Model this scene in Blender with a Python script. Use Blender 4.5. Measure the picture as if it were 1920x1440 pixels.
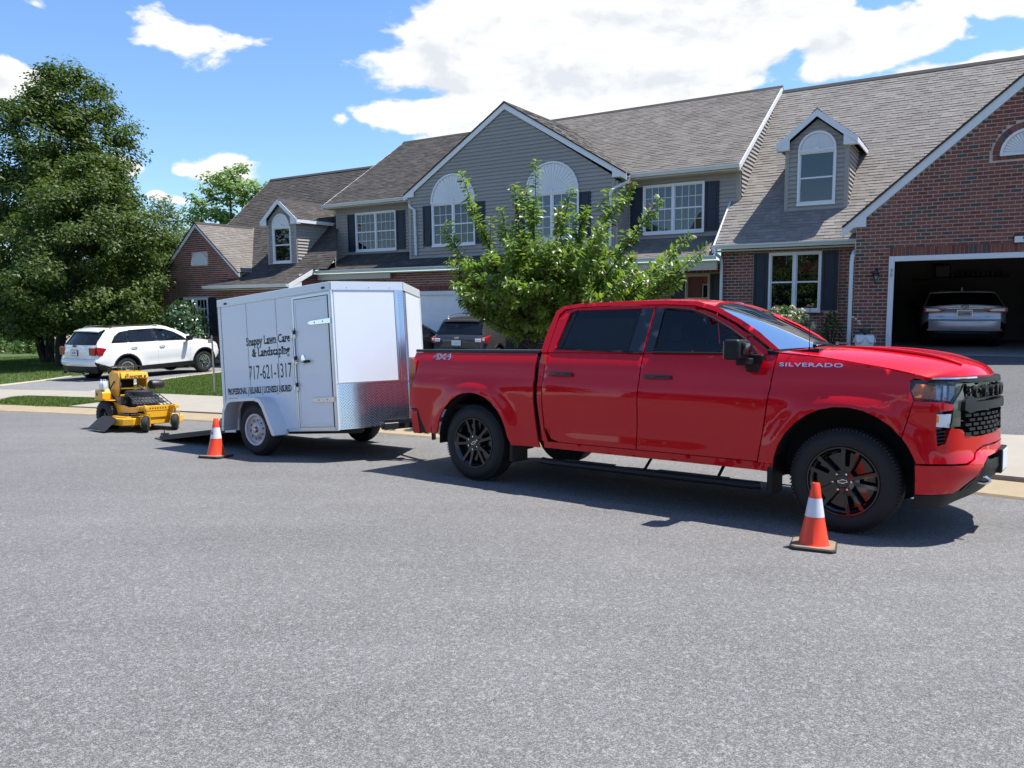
import bpy, bmesh, math, random
import numpy as np
from mathutils import Vector, Matrix, geometry
random.seed(7); rng=np.random.default_rng(7)
R=math.radians
sc=bpy.context.scene
for o in list(bpy.data.objects): bpy.data.objects.remove(o)
# ------------------------------------------------------------ camera
CA,SA=0.8534842,0.5211187            # the house row runs 31.4 degrees off the picture plane
U=Vector((CA,-SA,0)); N=Vector((SA,CA,0)); EYE=Vector((0,0,1.4234))
def cam_axes(p,r):
    cp,sp,cr,sr=math.cos(p),math.sin(p),math.cos(r),math.sin(r)
    x=Vector((1,0,0)); f=Vector((0,cp,-sp)); u=Vector((0,sp,cp))
    return cr*x+sr*u, -sr*x+cr*u, f
cx,cu,cf=cam_axes(R(6.30637),R(-0.58544))
cam=bpy.data.cameras.new('camera'); cam.sensor_width=36; cam.lens=36*1430/1920; cam.clip_start=.05; cam.clip_end=4000
co=bpy.data.objects.new('camera',cam); sc.collection.objects.link(co); sc.camera=co
co.matrix_world=Matrix.Translation(EYE)@Matrix((cx,cu,-cf)).transposed().to_4x4()
# ------------------------------------------------------------ exposure
vs=sc.view_settings; vs.view_transform='Standard'; vs.look='None'; vs.gamma=1; vs.use_curve_mapping=False; vs.exposure=.72
# ------------------------------------------------------------ sun
SUN=Vector((.4146,.0722,.9071)).normalized()
sl=bpy.data.lights.new('sun','SUN'); sl.energy=5.0; sl.angle=R(.53); sl.color=(1,.955,.89)
so=bpy.data.objects.new('sun',sl); sc.collection.objects.link(so); so.rotation_euler=SUN.to_track_quat('Z','Y').to_euler(); so.location=(20,4,44)
# ------------------------------------------------------------ sky and clouds
w=bpy.data.worlds.new('World'); sc.world=w; w.use_nodes=True
nt=w.node_tree; nt.nodes.clear(); L=nt.links.new
def nd(t,**k):
    n=nt.nodes.new(t)
    for a,b in k.items(): setattr(n,a,b)
    return n
def mth(op,a,b=None,c=None,clamp=False):
    n=nd('ShaderNodeMath',operation=op); n.use_clamp=clamp
    for i,v in enumerate((a,b,c)):
        if v is None: continue
        if isinstance(v,(int,float)): n.inputs[i].default_value=v
        else: L(v,n.inputs[i])
    return n.outputs[0]
def vdot(a,vec):
    n=nd('ShaderNodeVectorMath',operation='DOT_PRODUCT'); L(a,n.inputs[0]); n.inputs[1].default_value=vec; return n.outputs['Value']
sky=nd('ShaderNodeTexSky',sky_type='NISHITA'); sky.sun_disc=False; sky.sun_elevation=R(65.1); sky.sun_rotation=R(80.1); sky.air_density=1.15; sky.dust_density=.25; sky.ozone_density=2.2; sky.altitude=100
tc=nd('ShaderNodeTexCoord'); D=tc.outputs['Generated']
nz1=nd('ShaderNodeTexNoise'); nz1.inputs['Scale'].default_value=10; nz1.inputs['Detail'].default_value=10; nz1.inputs['Roughness'].default_value=.56; nz1.inputs['Distortion'].default_value=.25
mp=nd('ShaderNodeMapping'); mp.inputs['Scale'].default_value=(1,1,1.9); L(D,mp.inputs['Vector']); L(mp.outputs[0],nz1.inputs['Vector'])
nz2=nd('ShaderNodeTexNoise'); nz2.inputs['Scale'].default_value=3.2; nz2.inputs['Detail'].default_value=4; L(mp.outputs[0],nz2.inputs['Vector'])
sv=nd('ShaderNodeVectorMath',operation='ADD'); L(mp.outputs[0],sv.inputs[0]); sv.inputs[1].default_value=(.008,.0,.045)
nz3=nd('ShaderNodeTexNoise'); nz3.inputs['Scale'].default_value=10; nz3.inputs['Detail'].default_value=7; nz3.inputs['Roughness'].default_value=.56; nz3.inputs['Distortion'].default_value=.25; L(sv.outputs[0],nz3.inputs['Vector'])
# cumulus banks: azimuth (deg, clockwise from +Y), elevation (deg), half width, half height (deg), weight
CLOUDS=[
 (5.5,16.5,15.5,5.6,3.6),(-3.5,16.2,5.5,3.2,2.6),(-5.5,13.2,6.0,1.7,2.0),(2.5,11.8,10,2.6,2.6),(14,19,10,4.0,2.8),
 (25.0,16.2,5.8,2.4,2.9),(21.5,14.6,3.0,1.1,1.6),(32.5,18.4,6.4,2.4,2.8),(28,14.0,4.5,1.3,1.5),
 (-20.0,9.2,3.1,1.5,2.1),(-32.6,13.3,2.6,1.5,1.9),(-20.3,17.0,2.2,1.0,.45),(-23.9,17.4,1.9,.8,.38),(-30.6,17.8,2.2,.6,.55),(-26.3,8.9,1.2,.7,1.3),(-24.4,7.1,1.0,.45,1.2),(-23.0,6.9,1.0,.45,1.2),
 (-12,12.7,.8,.5,.8),(-22.6,8.8,.8,.4,1.0)]
field=None
for az,el,rw,rh,wt in CLOUDS:
    a,e=R(az),R(el)
    c=Vector((math.sin(a)*math.cos(e),math.cos(a)*math.cos(e),math.sin(e)))
    r_=Vector((math.cos(a),-math.sin(a),0)); u_=r_.cross(c)
    X=mth('DIVIDE',vdot(D,r_),math.sin(R(rw))); Y=mth('DIVIDE',vdot(D,u_),math.sin(R(rh))); F_=vdot(D,c)
    r2=mth('ADD',mth('MULTIPLY',X,X),mth('MULTIPLY',Y,Y))
    v=mth('MULTIPLY',mth('SUBTRACT',1.0,mth('SQRT',r2)),wt)
    v=mth('MULTIPLY_ADD',mth('LESS_THAN',F_,0),-9.0,v)
    field=v if field is None else mth('MAXIMUM',field,v)
# scattered fair-weather cloud over the rest of the sky
gen=mth('MULTIPLY_ADD',nz2.outputs[0],3.4,-2.25)
away=mth('LESS_THAN',vdot(D,Vector((0,1,.25)).normalized()),.55)
gen=mth('ADD',gen,mth('MULTIPLY_ADD',away,3,-3)); field=mth('MAXIMUM',field,gen)
fld=mth('ADD',mth('MINIMUM',field,2.0),mth('MULTIPLY_ADD',nz1.outputs[0],4.6,-2.35))
sm=nd('ShaderNodeMapRange',interpolation_type='SMOOTHSTEP'); sm.inputs[1].default_value=0; sm.inputs[2].default_value=.48; L(fld,sm.inputs[0])
den=sm.outputs[0]
low=nd('ShaderNodeMapRange'); low.inputs[1].default_value=-.02; low.inputs[2].default_value=.08; L(vdot(D,Vector((0,0,1))),low.inputs[0])
den=mth('MULTIPLY',den,low.outputs[0])
core=nd('ShaderNodeMapRange',interpolation_type='SMOOTHSTEP'); core.inputs[1].default_value=.5; core.inputs[2].default_value=2.2; L(fld,core.inputs[0])
lit=mth('MULTIPLY_ADD',mth('SUBTRACT',nz1.outputs[0],nz3.outputs[0]),5.0,0.0)
shade=mth('ADD',mth('SUBTRACT',1.0,mth('MULTIPLY',core.outputs[0],.5)),lit,clamp=True)
cr=nd('ShaderNodeMix',data_type='RGBA'); L(shade,cr.inputs['Factor']); cr.inputs['A'].default_value=(.72,.76,.81,1); cr.inputs['B'].default_value=(1,1,1,1)
bg1=nd('ShaderNodeBackground'); bg1.inputs[1].default_value=.115
hs=nd('ShaderNodeMix',data_type='RGBA',blend_type='MULTIPLY'); hs.inputs['Factor'].default_value=1; hs.inputs['B'].default_value=(.72,.88,1.10,1); L(sky.outputs[0],hs.inputs['A']); L(hs.outputs['Result'],bg1.inputs[0])
bg2=nd('ShaderNodeBackground'); bg2.inputs[1].default_value=.68; L(cr.outputs['Result'],bg2.inputs[0])
mx=nd('ShaderNodeMixShader'); L(den,mx.inputs[0]); L(bg1.outputs[0],mx.inputs[1]); L(bg2.outputs[0],mx.inputs[2])
wo=nd('ShaderNodeOutputWorld'); L(mx.outputs[0],wo.inputs[0])
# ------------------------------------------------------------ helpers
MATS={}
def mat(name,col=(.5,.5,.5),rough=.6,metal=0.,spec=.5,coat=0.,noise=0.,nscale=20.,bump=0.,bscale=60.,rnd=0.,island=0.,alpha=None,emit=None,hue=None,detail=4,obj=True):
    if name in MATS: return MATS[name]
    m=bpy.data.materials.new(name); m.use_nodes=True; t=m.node_tree; b=t.nodes['Principled BSDF']; lk=t.links.new
    b.inputs['Base Color'].default_value=(*col,1); b.inputs['Roughness'].default_value=rough; b.inputs['Metallic'].default_value=metal
    b.inputs['Specular IOR Level'].default_value=spec; b.inputs['Coat Weight'].default_value=coat; b.inputs['Coat Roughness'].default_value=.03
    src=None
    g=t.nodes.new('ShaderNodeTexCoord')
    vec=g.outputs['Object']
    if noise or rnd or island:
        val=None
        def M(op,a,c):
            n=t.nodes.new('ShaderNodeMath'); n.operation=op
            for i,v in enumerate((a,c)):
                if isinstance(v,(int,float)): n.inputs[i].default_value=v
                else: lk(v,n.inputs[i])
            return n.outputs[0]
        acc=1.0
        if noise:
            n=t.nodes.new('ShaderNodeTexNoise'); n.inputs['Scale'].default_value=nscale; n.inputs['Detail'].default_value=detail; n.inputs['Roughness'].default_value=.6; lk(vec,n.inputs['Vector'])
            acc=M('ADD',M('MULTIPLY',M('SUBTRACT',n.outputs[0],.5),2*noise),acc)
        if rnd:
            oi=t.nodes.new('ShaderNodeObjectInfo'); acc=M('ADD',M('MULTIPLY',M('SUBTRACT',oi.outputs['Random'],.5),2*rnd),acc)
        if island:
            ge=t.nodes.new('ShaderNodeNewGeometry'); acc=M('ADD',M('MULTIPLY',M('SUBTRACT',ge.outputs['Random Per Island'],.5),2*island),acc)
        h=t.nodes.new('ShaderNodeHueSaturation'); h.inputs['Color'].default_value=(*col,1); lk(acc,h.inputs['Value']); lk(h.outputs[0],b.inputs['Base Color'])
    if bump:
        n=t.nodes.new('ShaderNodeTexNoise'); n.inputs['Scale'].default_value=bscale; n.inputs['Detail'].default_value=3; lk(vec,n.inputs['Vector'])
        bp=t.nodes.new('ShaderNodeBump'); bp.inputs['Strength'].default_value=bump; bp.inputs['Distance'].default_value=.01; lk(n.outputs[0],bp.inputs['Height']); lk(bp.outputs[0],b.inputs['Normal'])
    if emit: b.inputs['Emission Color'].default_value=(*emit[:3],1); b.inputs['Emission Strength'].default_value=emit[3]
    MATS[name]=m; return m
def ramp_mat(name,stops,island=True,rough=.85,noise=.15,nscale=60,bump=.2,bscale=150,spec=.3):
    """alike pieces whose colour changes from piece to piece"""
    if name in MATS: return MATS[name]
    m=bpy.data.materials.new(name); m.use_nodes=True; t=m.node_tree; b=t.nodes['Principled BSDF']; lk=t.links.new
    b.inputs['Roughness'].default_value=rough; b.inputs['Specular IOR Level'].default_value=spec
    if island: s=t.nodes.new('ShaderNodeNewGeometry').outputs['Random Per Island']
    else: s=t.nodes.new('ShaderNodeObjectInfo').outputs['Random']
    cr=t.nodes.new('ShaderNodeValToRGB'); cr.color_ramp.interpolation='LINEAR'
    e=cr.color_ramp.elements
    while len(e)<len(stops): e.new(.5)
    for q,(p,c) in zip(e,stops): q.position=p; q.color=(*c,1)
    lk(s,cr.inputs[0])
    g=t.nodes.new('ShaderNodeTexCoord'); n=t.nodes.new('ShaderNodeTexNoise'); n.inputs['Scale'].default_value=nscale; n.inputs['Detail'].default_value=5; lk(g.outputs['Object'],n.inputs['Vector'])
    n2=t.nodes.new('ShaderNodeTexNoise'); n2.inputs['Scale'].default_value=1.3; n2.inputs['Detail'].default_value=3; lk(g.outputs['Object'],n2.inputs['Vector'])
    ad=t.nodes.new('ShaderNodeMath'); ad.operation='ADD'; lk(n.outputs[0],ad.inputs[0]); lk(n2.outputs[0],ad.inputs[1])
    mr=t.nodes.new('ShaderNodeMapRange'); mr.inputs[1].default_value=.6; mr.inputs[2].default_value=1.4; mr.inputs[3].default_value=1-noise*2; mr.inputs[4].default_value=1+noise*2; lk(ad.outputs[0],mr.inputs[0])
    h=t.nodes.new('ShaderNodeHueSaturation'); lk(cr.outputs[0],h.inputs['Color']); lk(mr.outputs[0],h.inputs['Value']); lk(h.outputs[0],b.inputs['Base Color'])
    if bump:
        nb=t.nodes.new('ShaderNodeTexNoise'); nb.inputs['Scale'].default_value=bscale; lk(g.outputs['Object'],nb.inputs['Vector'])
        bp=t.nodes.new('ShaderNodeBump'); bp.inputs['Strength'].default_value=bump; bp.inputs['Distance'].default_value=.004; lk(nb.outputs[0],bp.inputs['Height']); lk(bp.outputs[0],b.inputs['Normal'])
    MATS[name]=m; return m
def glass_mat(name,tint,clear,rough=.0,refl=None):
    """sheet glass: mirror-like by angle, the rest lets tinted light through or stays dark"""
    if name in MATS: return MATS[name]
    m=bpy.data.materials.new(name); m.use_nodes=True; t=m.node_tree; t.nodes.clear(); lk=t.links.new
    gl=t.nodes.new('ShaderNodeBsdfGlossy'); gl.inputs['Roughness'].default_value=rough
    tr=t.nodes.new('ShaderNodeBsdfTransparent'); tr.inputs[0].default_value=(*tint,1)
    df=t.nodes.new('ShaderNodeBsdfDiffuse'); df.inputs[0].default_value=(.012,.016,.02,1)
    a=t.nodes.new('ShaderNodeMixShader'); a.inputs[0].default_value=clear; lk(df.outputs[0],a.inputs[1]); lk(tr.outputs[0],a.inputs[2])
    f=t.nodes.new('ShaderNodeFresnel'); f.inputs[0].default_value=1.6 if refl is None else refl
    b=t.nodes.new('ShaderNodeMixShader'); lk(f.outputs[0],b.inputs[0]); lk(a.outputs[0],b.inputs[1]); lk(gl.outputs[0],b.inputs[2])
    o=t.nodes.new('ShaderNodeOutputMaterial'); lk(b.outputs[0],o.inputs[0]); MATS[name]=m; return m
class MB:
    def __init__(s): s.v=[]; s.f=[]; s.m=[]; s.mi=0
    def vert(s,p): s.v.append(tuple(p)); return len(s.v)-1
    def face(s,ids): s.f.append(tuple(ids)); s.m.append(s.mi)
    def poly(s,pts): s.face([s.vert(p) for p in pts])
    def box(s,x0,x1,y0,y1,z0,z1,M=None,skip=()):
        P=[Vector((x,y,z)) for z in (z0,z1) for y in (y0,y1) for x in (x0,x1)]
        if M is not None: P=[M@p for p in P]
        b=len(s.v); s.v+= [tuple(p) for p in P]
        for k,q in enumerate(((0,2,3,1),(4,5,7,6),(0,1,5,4),(2,6,7,3),(0,4,6,2),(1,3,7,5))):
            if k in skip: continue
            s.face([b+i for i in q])
    def prism(s,pts,axis,a,b,caps=True,M=None):
        """pts 2D outline (ccw), extruded along axis index from a to b; 2D axes are the remaining ones in order"""
        def mk(p,h):
            q=list(p); q.insert(axis,h); q=Vector(q); return M@q if M is not None else q
        n=len(pts); i0=len(s.v); s.v+=[tuple(mk(p,a)) for p in pts]+[tuple(mk(p,b)) for p in pts]
        if caps: s.face(list(range(i0+n-1,i0-1,-1))); s.face(list(range(i0+n,i0+2*n)))
        for i in range(n): j=(i+1)%n; s.face((i0+i,i0+j,i0+n+j,i0+n+i))
    def tube(s,pts,r,n=8,cap=True,rad=None):
        P=[Vector(p) for p in pts]; rings=[]; up=None
        for i,p in enumerate(P):
            t=((P[min(i+1,len(P)-1)]-P[max(i-1,0)])).normalized()
            if up is None: up=t.orthogonal().normalized()
            up=(up-t*up.dot(t)); up=up.normalized() if up.length>1e-6 else t.orthogonal().normalized()
            b=t.cross(up); rr=r if rad is None else rad[i]
            rings.append([s.vert(p+rr*(math.cos(2*math.pi*k/n)*up+math.sin(2*math.pi*k/n)*b)) for k in range(n)])
        for a,b in zip(rings,rings[1:]):
            for k in range(n): s.face((a[k],a[(k+1)%n],b[(k+1)%n],b[k]))
        if cap: s.face(rings[0][::-1]); s.face(rings[-1])
    def lathe(s,prof,n=32,M=None,a0=0,a1=2*math.pi):
        """prof: (radius, height along local Y... axis z) ; axis = z"""
        full=abs(a1-a0-2*math.pi)<1e-6; k=n if full else n+1; rings=[]
        for i in range(k):
            a=a0+(a1-a0)*i/n; rings.append([s.vert((M@Vector((r*math.cos(a),r*math.sin(a),h))) if M is not None else (r*math.cos(a),r*math.sin(a),h)) for r,h in prof])
        for i in range(n):
            A=rings[i]; B=rings[(i+1)%k]
            for j in range(len(prof)-1): s.face((A[j],B[j],B[j+1],A[j+1]))
    def build(s,name,mats,parent=None,smooth=False,kind=None,label=None,angle=None,**kw):
        me=bpy.data.meshes.new(name); me.from_pydata(s.v,[],s.f)
        if not isinstance(mats,(list,tuple)): mats=[mats]
        for q in mats: me.materials.append(q)
        if len(mats)>1: me.polygons.foreach_set('material_index',s.m)
        bm=bmesh.new(); bm.from_mesh(me)
        if kw.get('weld'): bmesh.ops.remove_doubles(bm,verts=bm.verts,dist=kw['weld'])
        if kw.get('fixn',True): bmesh.ops.recalc_face_normals(bm,faces=bm.faces)
        if kw.get('bevel'):
            ed=[e for e in bm.edges if len(e.link_faces)==2 and e.calc_face_angle(0)>.6]
            bmesh.ops.bevel(bm,geom=ed,offset=kw['bevel'],segments=kw.get('seg',1),affect='EDGES',profile=.6)
        if smooth:
            for f in bm.faces: f.smooth=True
            for e in bm.edges:
                if len(e.link_faces)==2 and e.calc_face_angle(0)>R(angle or 35): e.smooth=False
        bm.to_mesh(me); bm.free(); me.update()
        return put(name,me,parent,kind,label)
def put(name,me,parent=None,kind=None,label=None):
    o=bpy.data.objects.new(name,me); sc.collection.objects.link(o)
    if parent is not None: o.parent=parent
    if kind: o['kind']=kind
    if label: o['label']=label
    return o
def thing(name,label,cat,M=None,group=None):
    o=bpy.data.objects.new(name,None); sc.collection.objects.link(o); o.empty_display_size=.1
    if M is not None: o.matrix_world=M
    tag(o,label,cat,group); return o
def tag(o,label,cat,group=None):
    o['label']=label; o['category']=cat
    if group: o['group']=group
    return o
def frame(o,x,y=None,z=None):
    """matrix from origin and axes"""
    x=Vector(x).normalized()
    z=Vector(z or (0,0,1)); y=z.cross(x).normalized(); z=x.cross(y)
    return Matrix.Translation(Vector(o))@Matrix((x,y,z)).transposed().to_4x4()
def UD(u,d,z=0.): return Vector((U.x*u+N.x*d,U.y*u+N.y*d,z))
def text_mesh(name,txt,size,depth,m,parent,M,sx=1.,bold=0.,align='CENTER',spacing=1.,shear=0.):
    cu=bpy.data.curves.new(name,'FONT'); cu.body=txt; cu.size=size; cu.extrude=depth; cu.align_x=align; cu.align_y='CENTER'; cu.offset=bold; cu.space_character=spacing; cu.shear=shear; cu.resolution_u=3
    o=bpy.data.objects.new(name,cu); sc.collection.objects.link(o)
    dg=bpy.context.evaluated_depsgraph_get(); me=bpy.data.meshes.new_from_object(o.evaluated_get(dg)); bpy.data.objects.remove(o); bpy.data.curves.remove(cu)
    me.transform(M@Matrix.Diagonal((sx,1,1,1))); me.materials.clear(); me.materials.append(m); me.name=name
    return put(name,me,parent)
def inpoly(x,y,P):
    c=False; n=len(P); j=n-1
    for i in range(n):
        xi,yi=P[i]; xj,yj=P[j]
        if (yi>y)!=(yj>y) and x<(xj-xi)*(y-yi)/(yj-yi)+xi: c=not c
        j=i
    return c
def dens(P,step,closed=True):
    out=[]; n=len(P)
    for i in range(n if closed else n-1):
        a=P[i]; b=P[(i+1)%n]; k=max(1,int(math.hypot(b[0]-a[0],b[1]-a[1])/step+.5))
        out+=[(a[0]+(b[0]-a[0])*t/k,a[1]+(b[1]-a[1])*t/k) for t in range(k)]
    if not closed: out.append(P[-1])
    return out
def smoothp(P,k=6,closed=False):
    """Catmull-Rom through the points"""
    out=[]; n=len(P)
    for i in range(n if closed else n-1):
        g=(lambda j:P[j%n]) if closed else (lambda j:P[min(max(j,0),n-1)])
        a,b,c,d=g(i-1),g(i),g(i+1),g(i+2)
        for s in range(k):
            t=s/k; out.append(tuple(.5*((2*b[q])+(-a[q]+c[q])*t+(2*a[q]-5*b[q]+4*c[q]-d[q])*t*t+(-a[q]+3*b[q]-3*c[q]+d[q])*t**3) for q in range(len(b))))
    if not closed: out.append(P[-1])
    return out
def tri_region(outline,holes=(),step=.1,edge=None):
    """triangulate a 2D region with interior grid points -> (points, triangles, boundary loops)"""
    loops=[dens(outline,edge or step)]+[dens(h,edge or step) for h in holes]
    V=[];E=[]
    for lp in loops:
        b=len(V); V+=lp; E+=[(b+i,b+(i+1)%len(lp)) for i in range(len(lp))]
    B=np.array(V); xs=np.arange(min(B[:,0])+step*.5,max(B[:,0]),step); ys=np.arange(min(B[:,1])+step*.5,max(B[:,1]),step)
    for j,y in enumerate(ys):
        for x in xs+(step*.5 if j%2 else 0):
            if inpoly(x,y,outline) and not any(inpoly(x,y,h) for h in holes) and np.min((B[:,0]-x)**2+(B[:,1]-y)**2)>(step*.42)**2: V.append((x,y))
    r=geometry.delaunay_2d_cdt([Vector(v) for v in V],E,[],0,1e-6)
    P=[tuple(v) for v in r[0]]; T=[]
    for f in r[2]:
        x=sum(P[i][0] for i in f)/len(f); y=sum(P[i][1] for i in f)/len(f)
        if inpoly(x,y,outline) and not any(inpoly(x,y,h) for h in holes):
            a,b,c=f[:3]
            ar=(P[b][0]-P[a][0])*(P[c][1]-P[a][1])-(P[c][0]-P[a][0])*(P[b][1]-P[a][1])
            if abs(ar)>1e-10: T.append((a,b,c) if ar>0 else (a,c,b))
    cnt={}
    for t in T:
        for a,b in ((t[0],t[1]),(t[1],t[2]),(t[2],t[0])): cnt[(a,b)]=1
    rim=[(a,b) for (a,b) in cnt if (b,a) not in cnt]
    return P,T,rim

# ------------------------------------------------------------ ground
def dk(u):
    e=abs(u+8); return 9.45-.0125*e*e if e<=14 else 9.45-.0125*196-.35*(e-14)
def lerpt(x,pts):
    if x<=pts[0][0]: return pts[0][1]
    for (a,b),(c,d) in zip(pts,pts[1:]):
        if x<=c: return b+(d-b)*(x-a)/(c-a)
    return pts[-1][1]
BASE=[(-60,-1.9),(-35,-1.25),(-24,-1.0),(-19,-.88),(-12,-.6),(-7,-.2),(-4,.1),(6,.13),(30,.4)]
def road_z(u,d): return -.003+.02055*u-.0612*max(d,-9)
def terr(u,d):
    k=dk(u)
    if d<=k: return road_z(u,d)
    zk=road_z(u,k)+.08; t=min(1,(d-k)/(19.4-k)); return zk+(lerpt(u,BASE)-zk)*t
def W(u,d,dz=0.): return UD(u,d,terr(u,d)+dz)
def asphalt(name,col,sc_=1.):
    m=bpy.data.materials.new(name); m.use_nodes=True; t=m.node_tree; b=t.nodes['Principled BSDF']; lk=t.links.new
    g=t.nodes.new('ShaderNodeTexCoord'); vec=g.outputs['Object']
    v=t.nodes.new('ShaderNodeTexVoronoi'); v.inputs['Scale'].default_value=230*sc_; lk(vec,v.inputs['Vector'])
    v2=t.nodes.new('ShaderNodeTexVoronoi'); v2.inputs['Scale'].default_value=58*sc_; lk(vec,v2.inputs['Vector'])
    n=t.nodes.new('ShaderNodeTexNoise'); n.inputs['Scale'].default_value=190*sc_; n.inputs['Detail'].default_value=3; n.inputs['Roughness'].default_value=.7; lk(vec,n.inputs['Vector'])
    big=t.nodes.new('ShaderNodeTexNoise'); big.inputs['Scale'].default_value=.55; big.inputs['Detail'].default_value=5; big.inputs['Roughness'].default_value=.6; lk(vec,big.inputs['Vector'])
    sep=t.nodes.new('ShaderNodeSeparateColor'); lk(v.outputs['Color'],sep.inputs[0]); sep2=t.nodes.new('ShaderNodeSeparateColor'); lk(v2.outputs['Color'],sep2.inputs[0])
    def M(op,a,c,d=None):
        q=t.nodes.new('ShaderNodeMath'); q.operation=op
        for i,x in enumerate((a,c,d)):
            if x is None: continue
            if isinstance(x,(int,float)): q.inputs[i].default_value=x
            else: lk(x,q.inputs[i])
        return q.outputs[0]
    s1=M('POWER',sep.outputs[0],2.2); s2=M('POWER',sep2.outputs[1],5.0)
    a=M('MULTIPLY_ADD',s1,1.15,.56); a=M('MULTIPLY_ADD',s2,.45,a); a=M('MULTIPLY_ADD',M('SUBTRACT',n.outputs[0],.5),1.1,a); a=M('MULTIPLY_ADD',M('SUBTRACT',big.outputs[0],.5),.42,a)
    mp=t.nodes.new('ShaderNodeMapping'); mp.inputs['Scale'].default_value=(.35,2.6,1); mp.inputs['Rotation'].default_value=(0,0,R(31)); lk(vec,mp.inputs['Vector'])
    st=t.nodes.new('ShaderNodeTexNoise'); st.inputs['Scale'].default_value=.7; st.inputs['Detail'].default_value=4; lk(mp.outputs[0],st.inputs['Vector'])
    a=M('MULTIPLY_ADD',M('SUBTRACT',st.outputs[0],.5),.3,a)
    h=t.nodes.new('ShaderNodeHueSaturation'); h.inputs['Color'].default_value=(*col,1); lk(a,h.inputs['Value']); lk(h.outputs[0],b.inputs['Base Color'])
    b.inputs['Roughness'].default_value=.82; b.inputs['Specular IOR Level'].default_value=.35
    bp=t.nodes.new('ShaderNodeBump'); bp.inputs['Strength'].default_value=.55; bp.inputs['Distance'].default_value=.006
    hh=M('ADD',M('MULTIPLY',v.outputs['Distance'],-1.0),M('MULTIPLY',n.outputs[0],.6)); lk(hh,bp.inputs['Height']); lk(bp.outputs[0],b.inputs['Normal'])
    return m
M_ROAD=asphalt('road_asphalt',(.163,.160,.155)); M_DRIVE=asphalt('drive_asphalt',(.115,.115,.114),.9); M_DRIVE2=asphalt('drive_asphalt_light',(.20,.198,.195),.9)
M_CONC=mat('concrete',(.31,.282,.228),.85,noise=.13,nscale=3,detail=9,bump=.25,bscale=120)
M_KERB=mat('kerb_concrete',(.32,.255,.16),.88,noise=.22,nscale=4,detail=10,bump=.35,bscale=90)
M_SOIL=mat('soil',(.085,.075,.045),.95,noise=.4,nscale=8,bump=.4,bscale=30)
M_MULCH=mat('mulch',(.05,.032,.02),.95,noise=.5,nscale=25,bump=.8,bscale=40)
M_LAWN=mat('lawn_soil',(.062,.098,.024),.95,noise=.35,nscale=5,detail=8,bump=.5,bscale=50)
def strip(name,u0,u1,du,rows,zf,m,kind='structure',parent=None,label=None):
    """sheet over u, with the listed d-rows (functions of u)"""
    n=max(1,int(round((u1-u0)/du))); b=MB(); ids=[]
    for i in range(n+1):
        u=u0+(u1-u0)*i/n; ids.append([b.vert(UD(u,r(u),zf(u,r(u),k))) for k,r in enumerate(rows)])
    for A,B in zip(ids,ids[1:]):
        for j in range(len(rows)-1): b.face((A[j],B[j],B[j+1],A[j+1]))
    return b.build(name,m,parent,smooth=True,kind=kind,label=label)
rows=[(lambda u,c=c:c) for c in (-60,-30,-18,-12,-9.01,-9,-7,-4,-2,0,2,4,5,6)]+[(lambda u,t=t:6+(dk(u)-6)*t) for t in (.34,.67,1.0)]
rows_l=[(lambda u,c=c:c-8 if False else min(c,dk(u)-.4-.01*i)) for i,c in enumerate((-60,-30,-18,-12,-9.01,-9,-7,-4,-2,0,2,4,5,6,7))]+[lambda u:dk(u)]
road=strip('road',-70,45,1.,rows_l,lambda u,d,k:road_z(u,d),M_ROAD)
# kerb with an open joint each 3 m
kerb=thing('kerb','pale yellowish concrete kerb band along the road edge','kerb'); del kerb['category']; kerb['kind']='structure'
def kerb_piece(u0,u1,name):
    b=MB(); n=4; prof=[(0,.0),(.02,.022),(.2,.045),(.33,.078),(.40,.085),(.41,.05),(.41,-.1)]
    ids=[]
    for i in range(n+1):
        u=u0+(u1-u0)*i/n; ids.append([b.vert(UD(u,dk(u)+.006+p,road_z(u,dk(u))+h)) for p,h in [(0,-.1)]+prof])
    for A,B in zip(ids,ids[1:]):
        for j in range(len(prof)): b.face((A[j],B[j],B[j+1],A[j+1]))
    b.face(ids[0][::-1]); b.face(ids[-1]); return b.build(name,M_KERB,kerb,smooth=True,angle=30)
u=-30
while u<10: kerb_piece(u+.008,u+2.992,'kerb_segment'); u+=3
# terrain beyond the kerb
tr=[lambda u:dk(u)-.03,lambda u:dk(u)+.44]+[(lambda u,t=t:dk(u)+.44+(19.4-dk(u)-.44)*t) for t in (.05,.1,.2,.35,.5,.65,.8,.9,1)]+[(lambda u,c=c:c) for c in (24,32,50,90,200)]
strip('lawn_ground',-90,45,1.,tr,lambda u,d,k:(terr(u,d) if k>1 else road_z(u,dk(u))-.06)-(.0 if k>1 else 0),M_LAWN)
def sheet(name,poly,dz,m,step=.6,parent=None,kind='structure',label=None,thick=.12,lip=True,zf=None):
    P,T,rim=tri_region(poly,(),step)
    b=MB(); zf=zf or terr
    for p in P: b.vert(UD(p[0],p[1],zf(p[0],p[1])+dz))
    for t in T: b.face(t)
    if lip:
        for i,j in rim:
            a=UD(*P[i],zf(*P[i])+dz-thick); c=UD(*P[j],zf(*P[j])+dz-thick); b.face((j,i,b.vert(a),b.vert(c)))
    return b.build(name,m,parent,smooth=True,angle=30,kind=kind,label=label)
def kl(u0,u1,off,n=12): return [(u0+(u1-u0)*i/n,dk(u0+(u1-u0)*i/n)+off) for i in range(n+1)]
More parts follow.
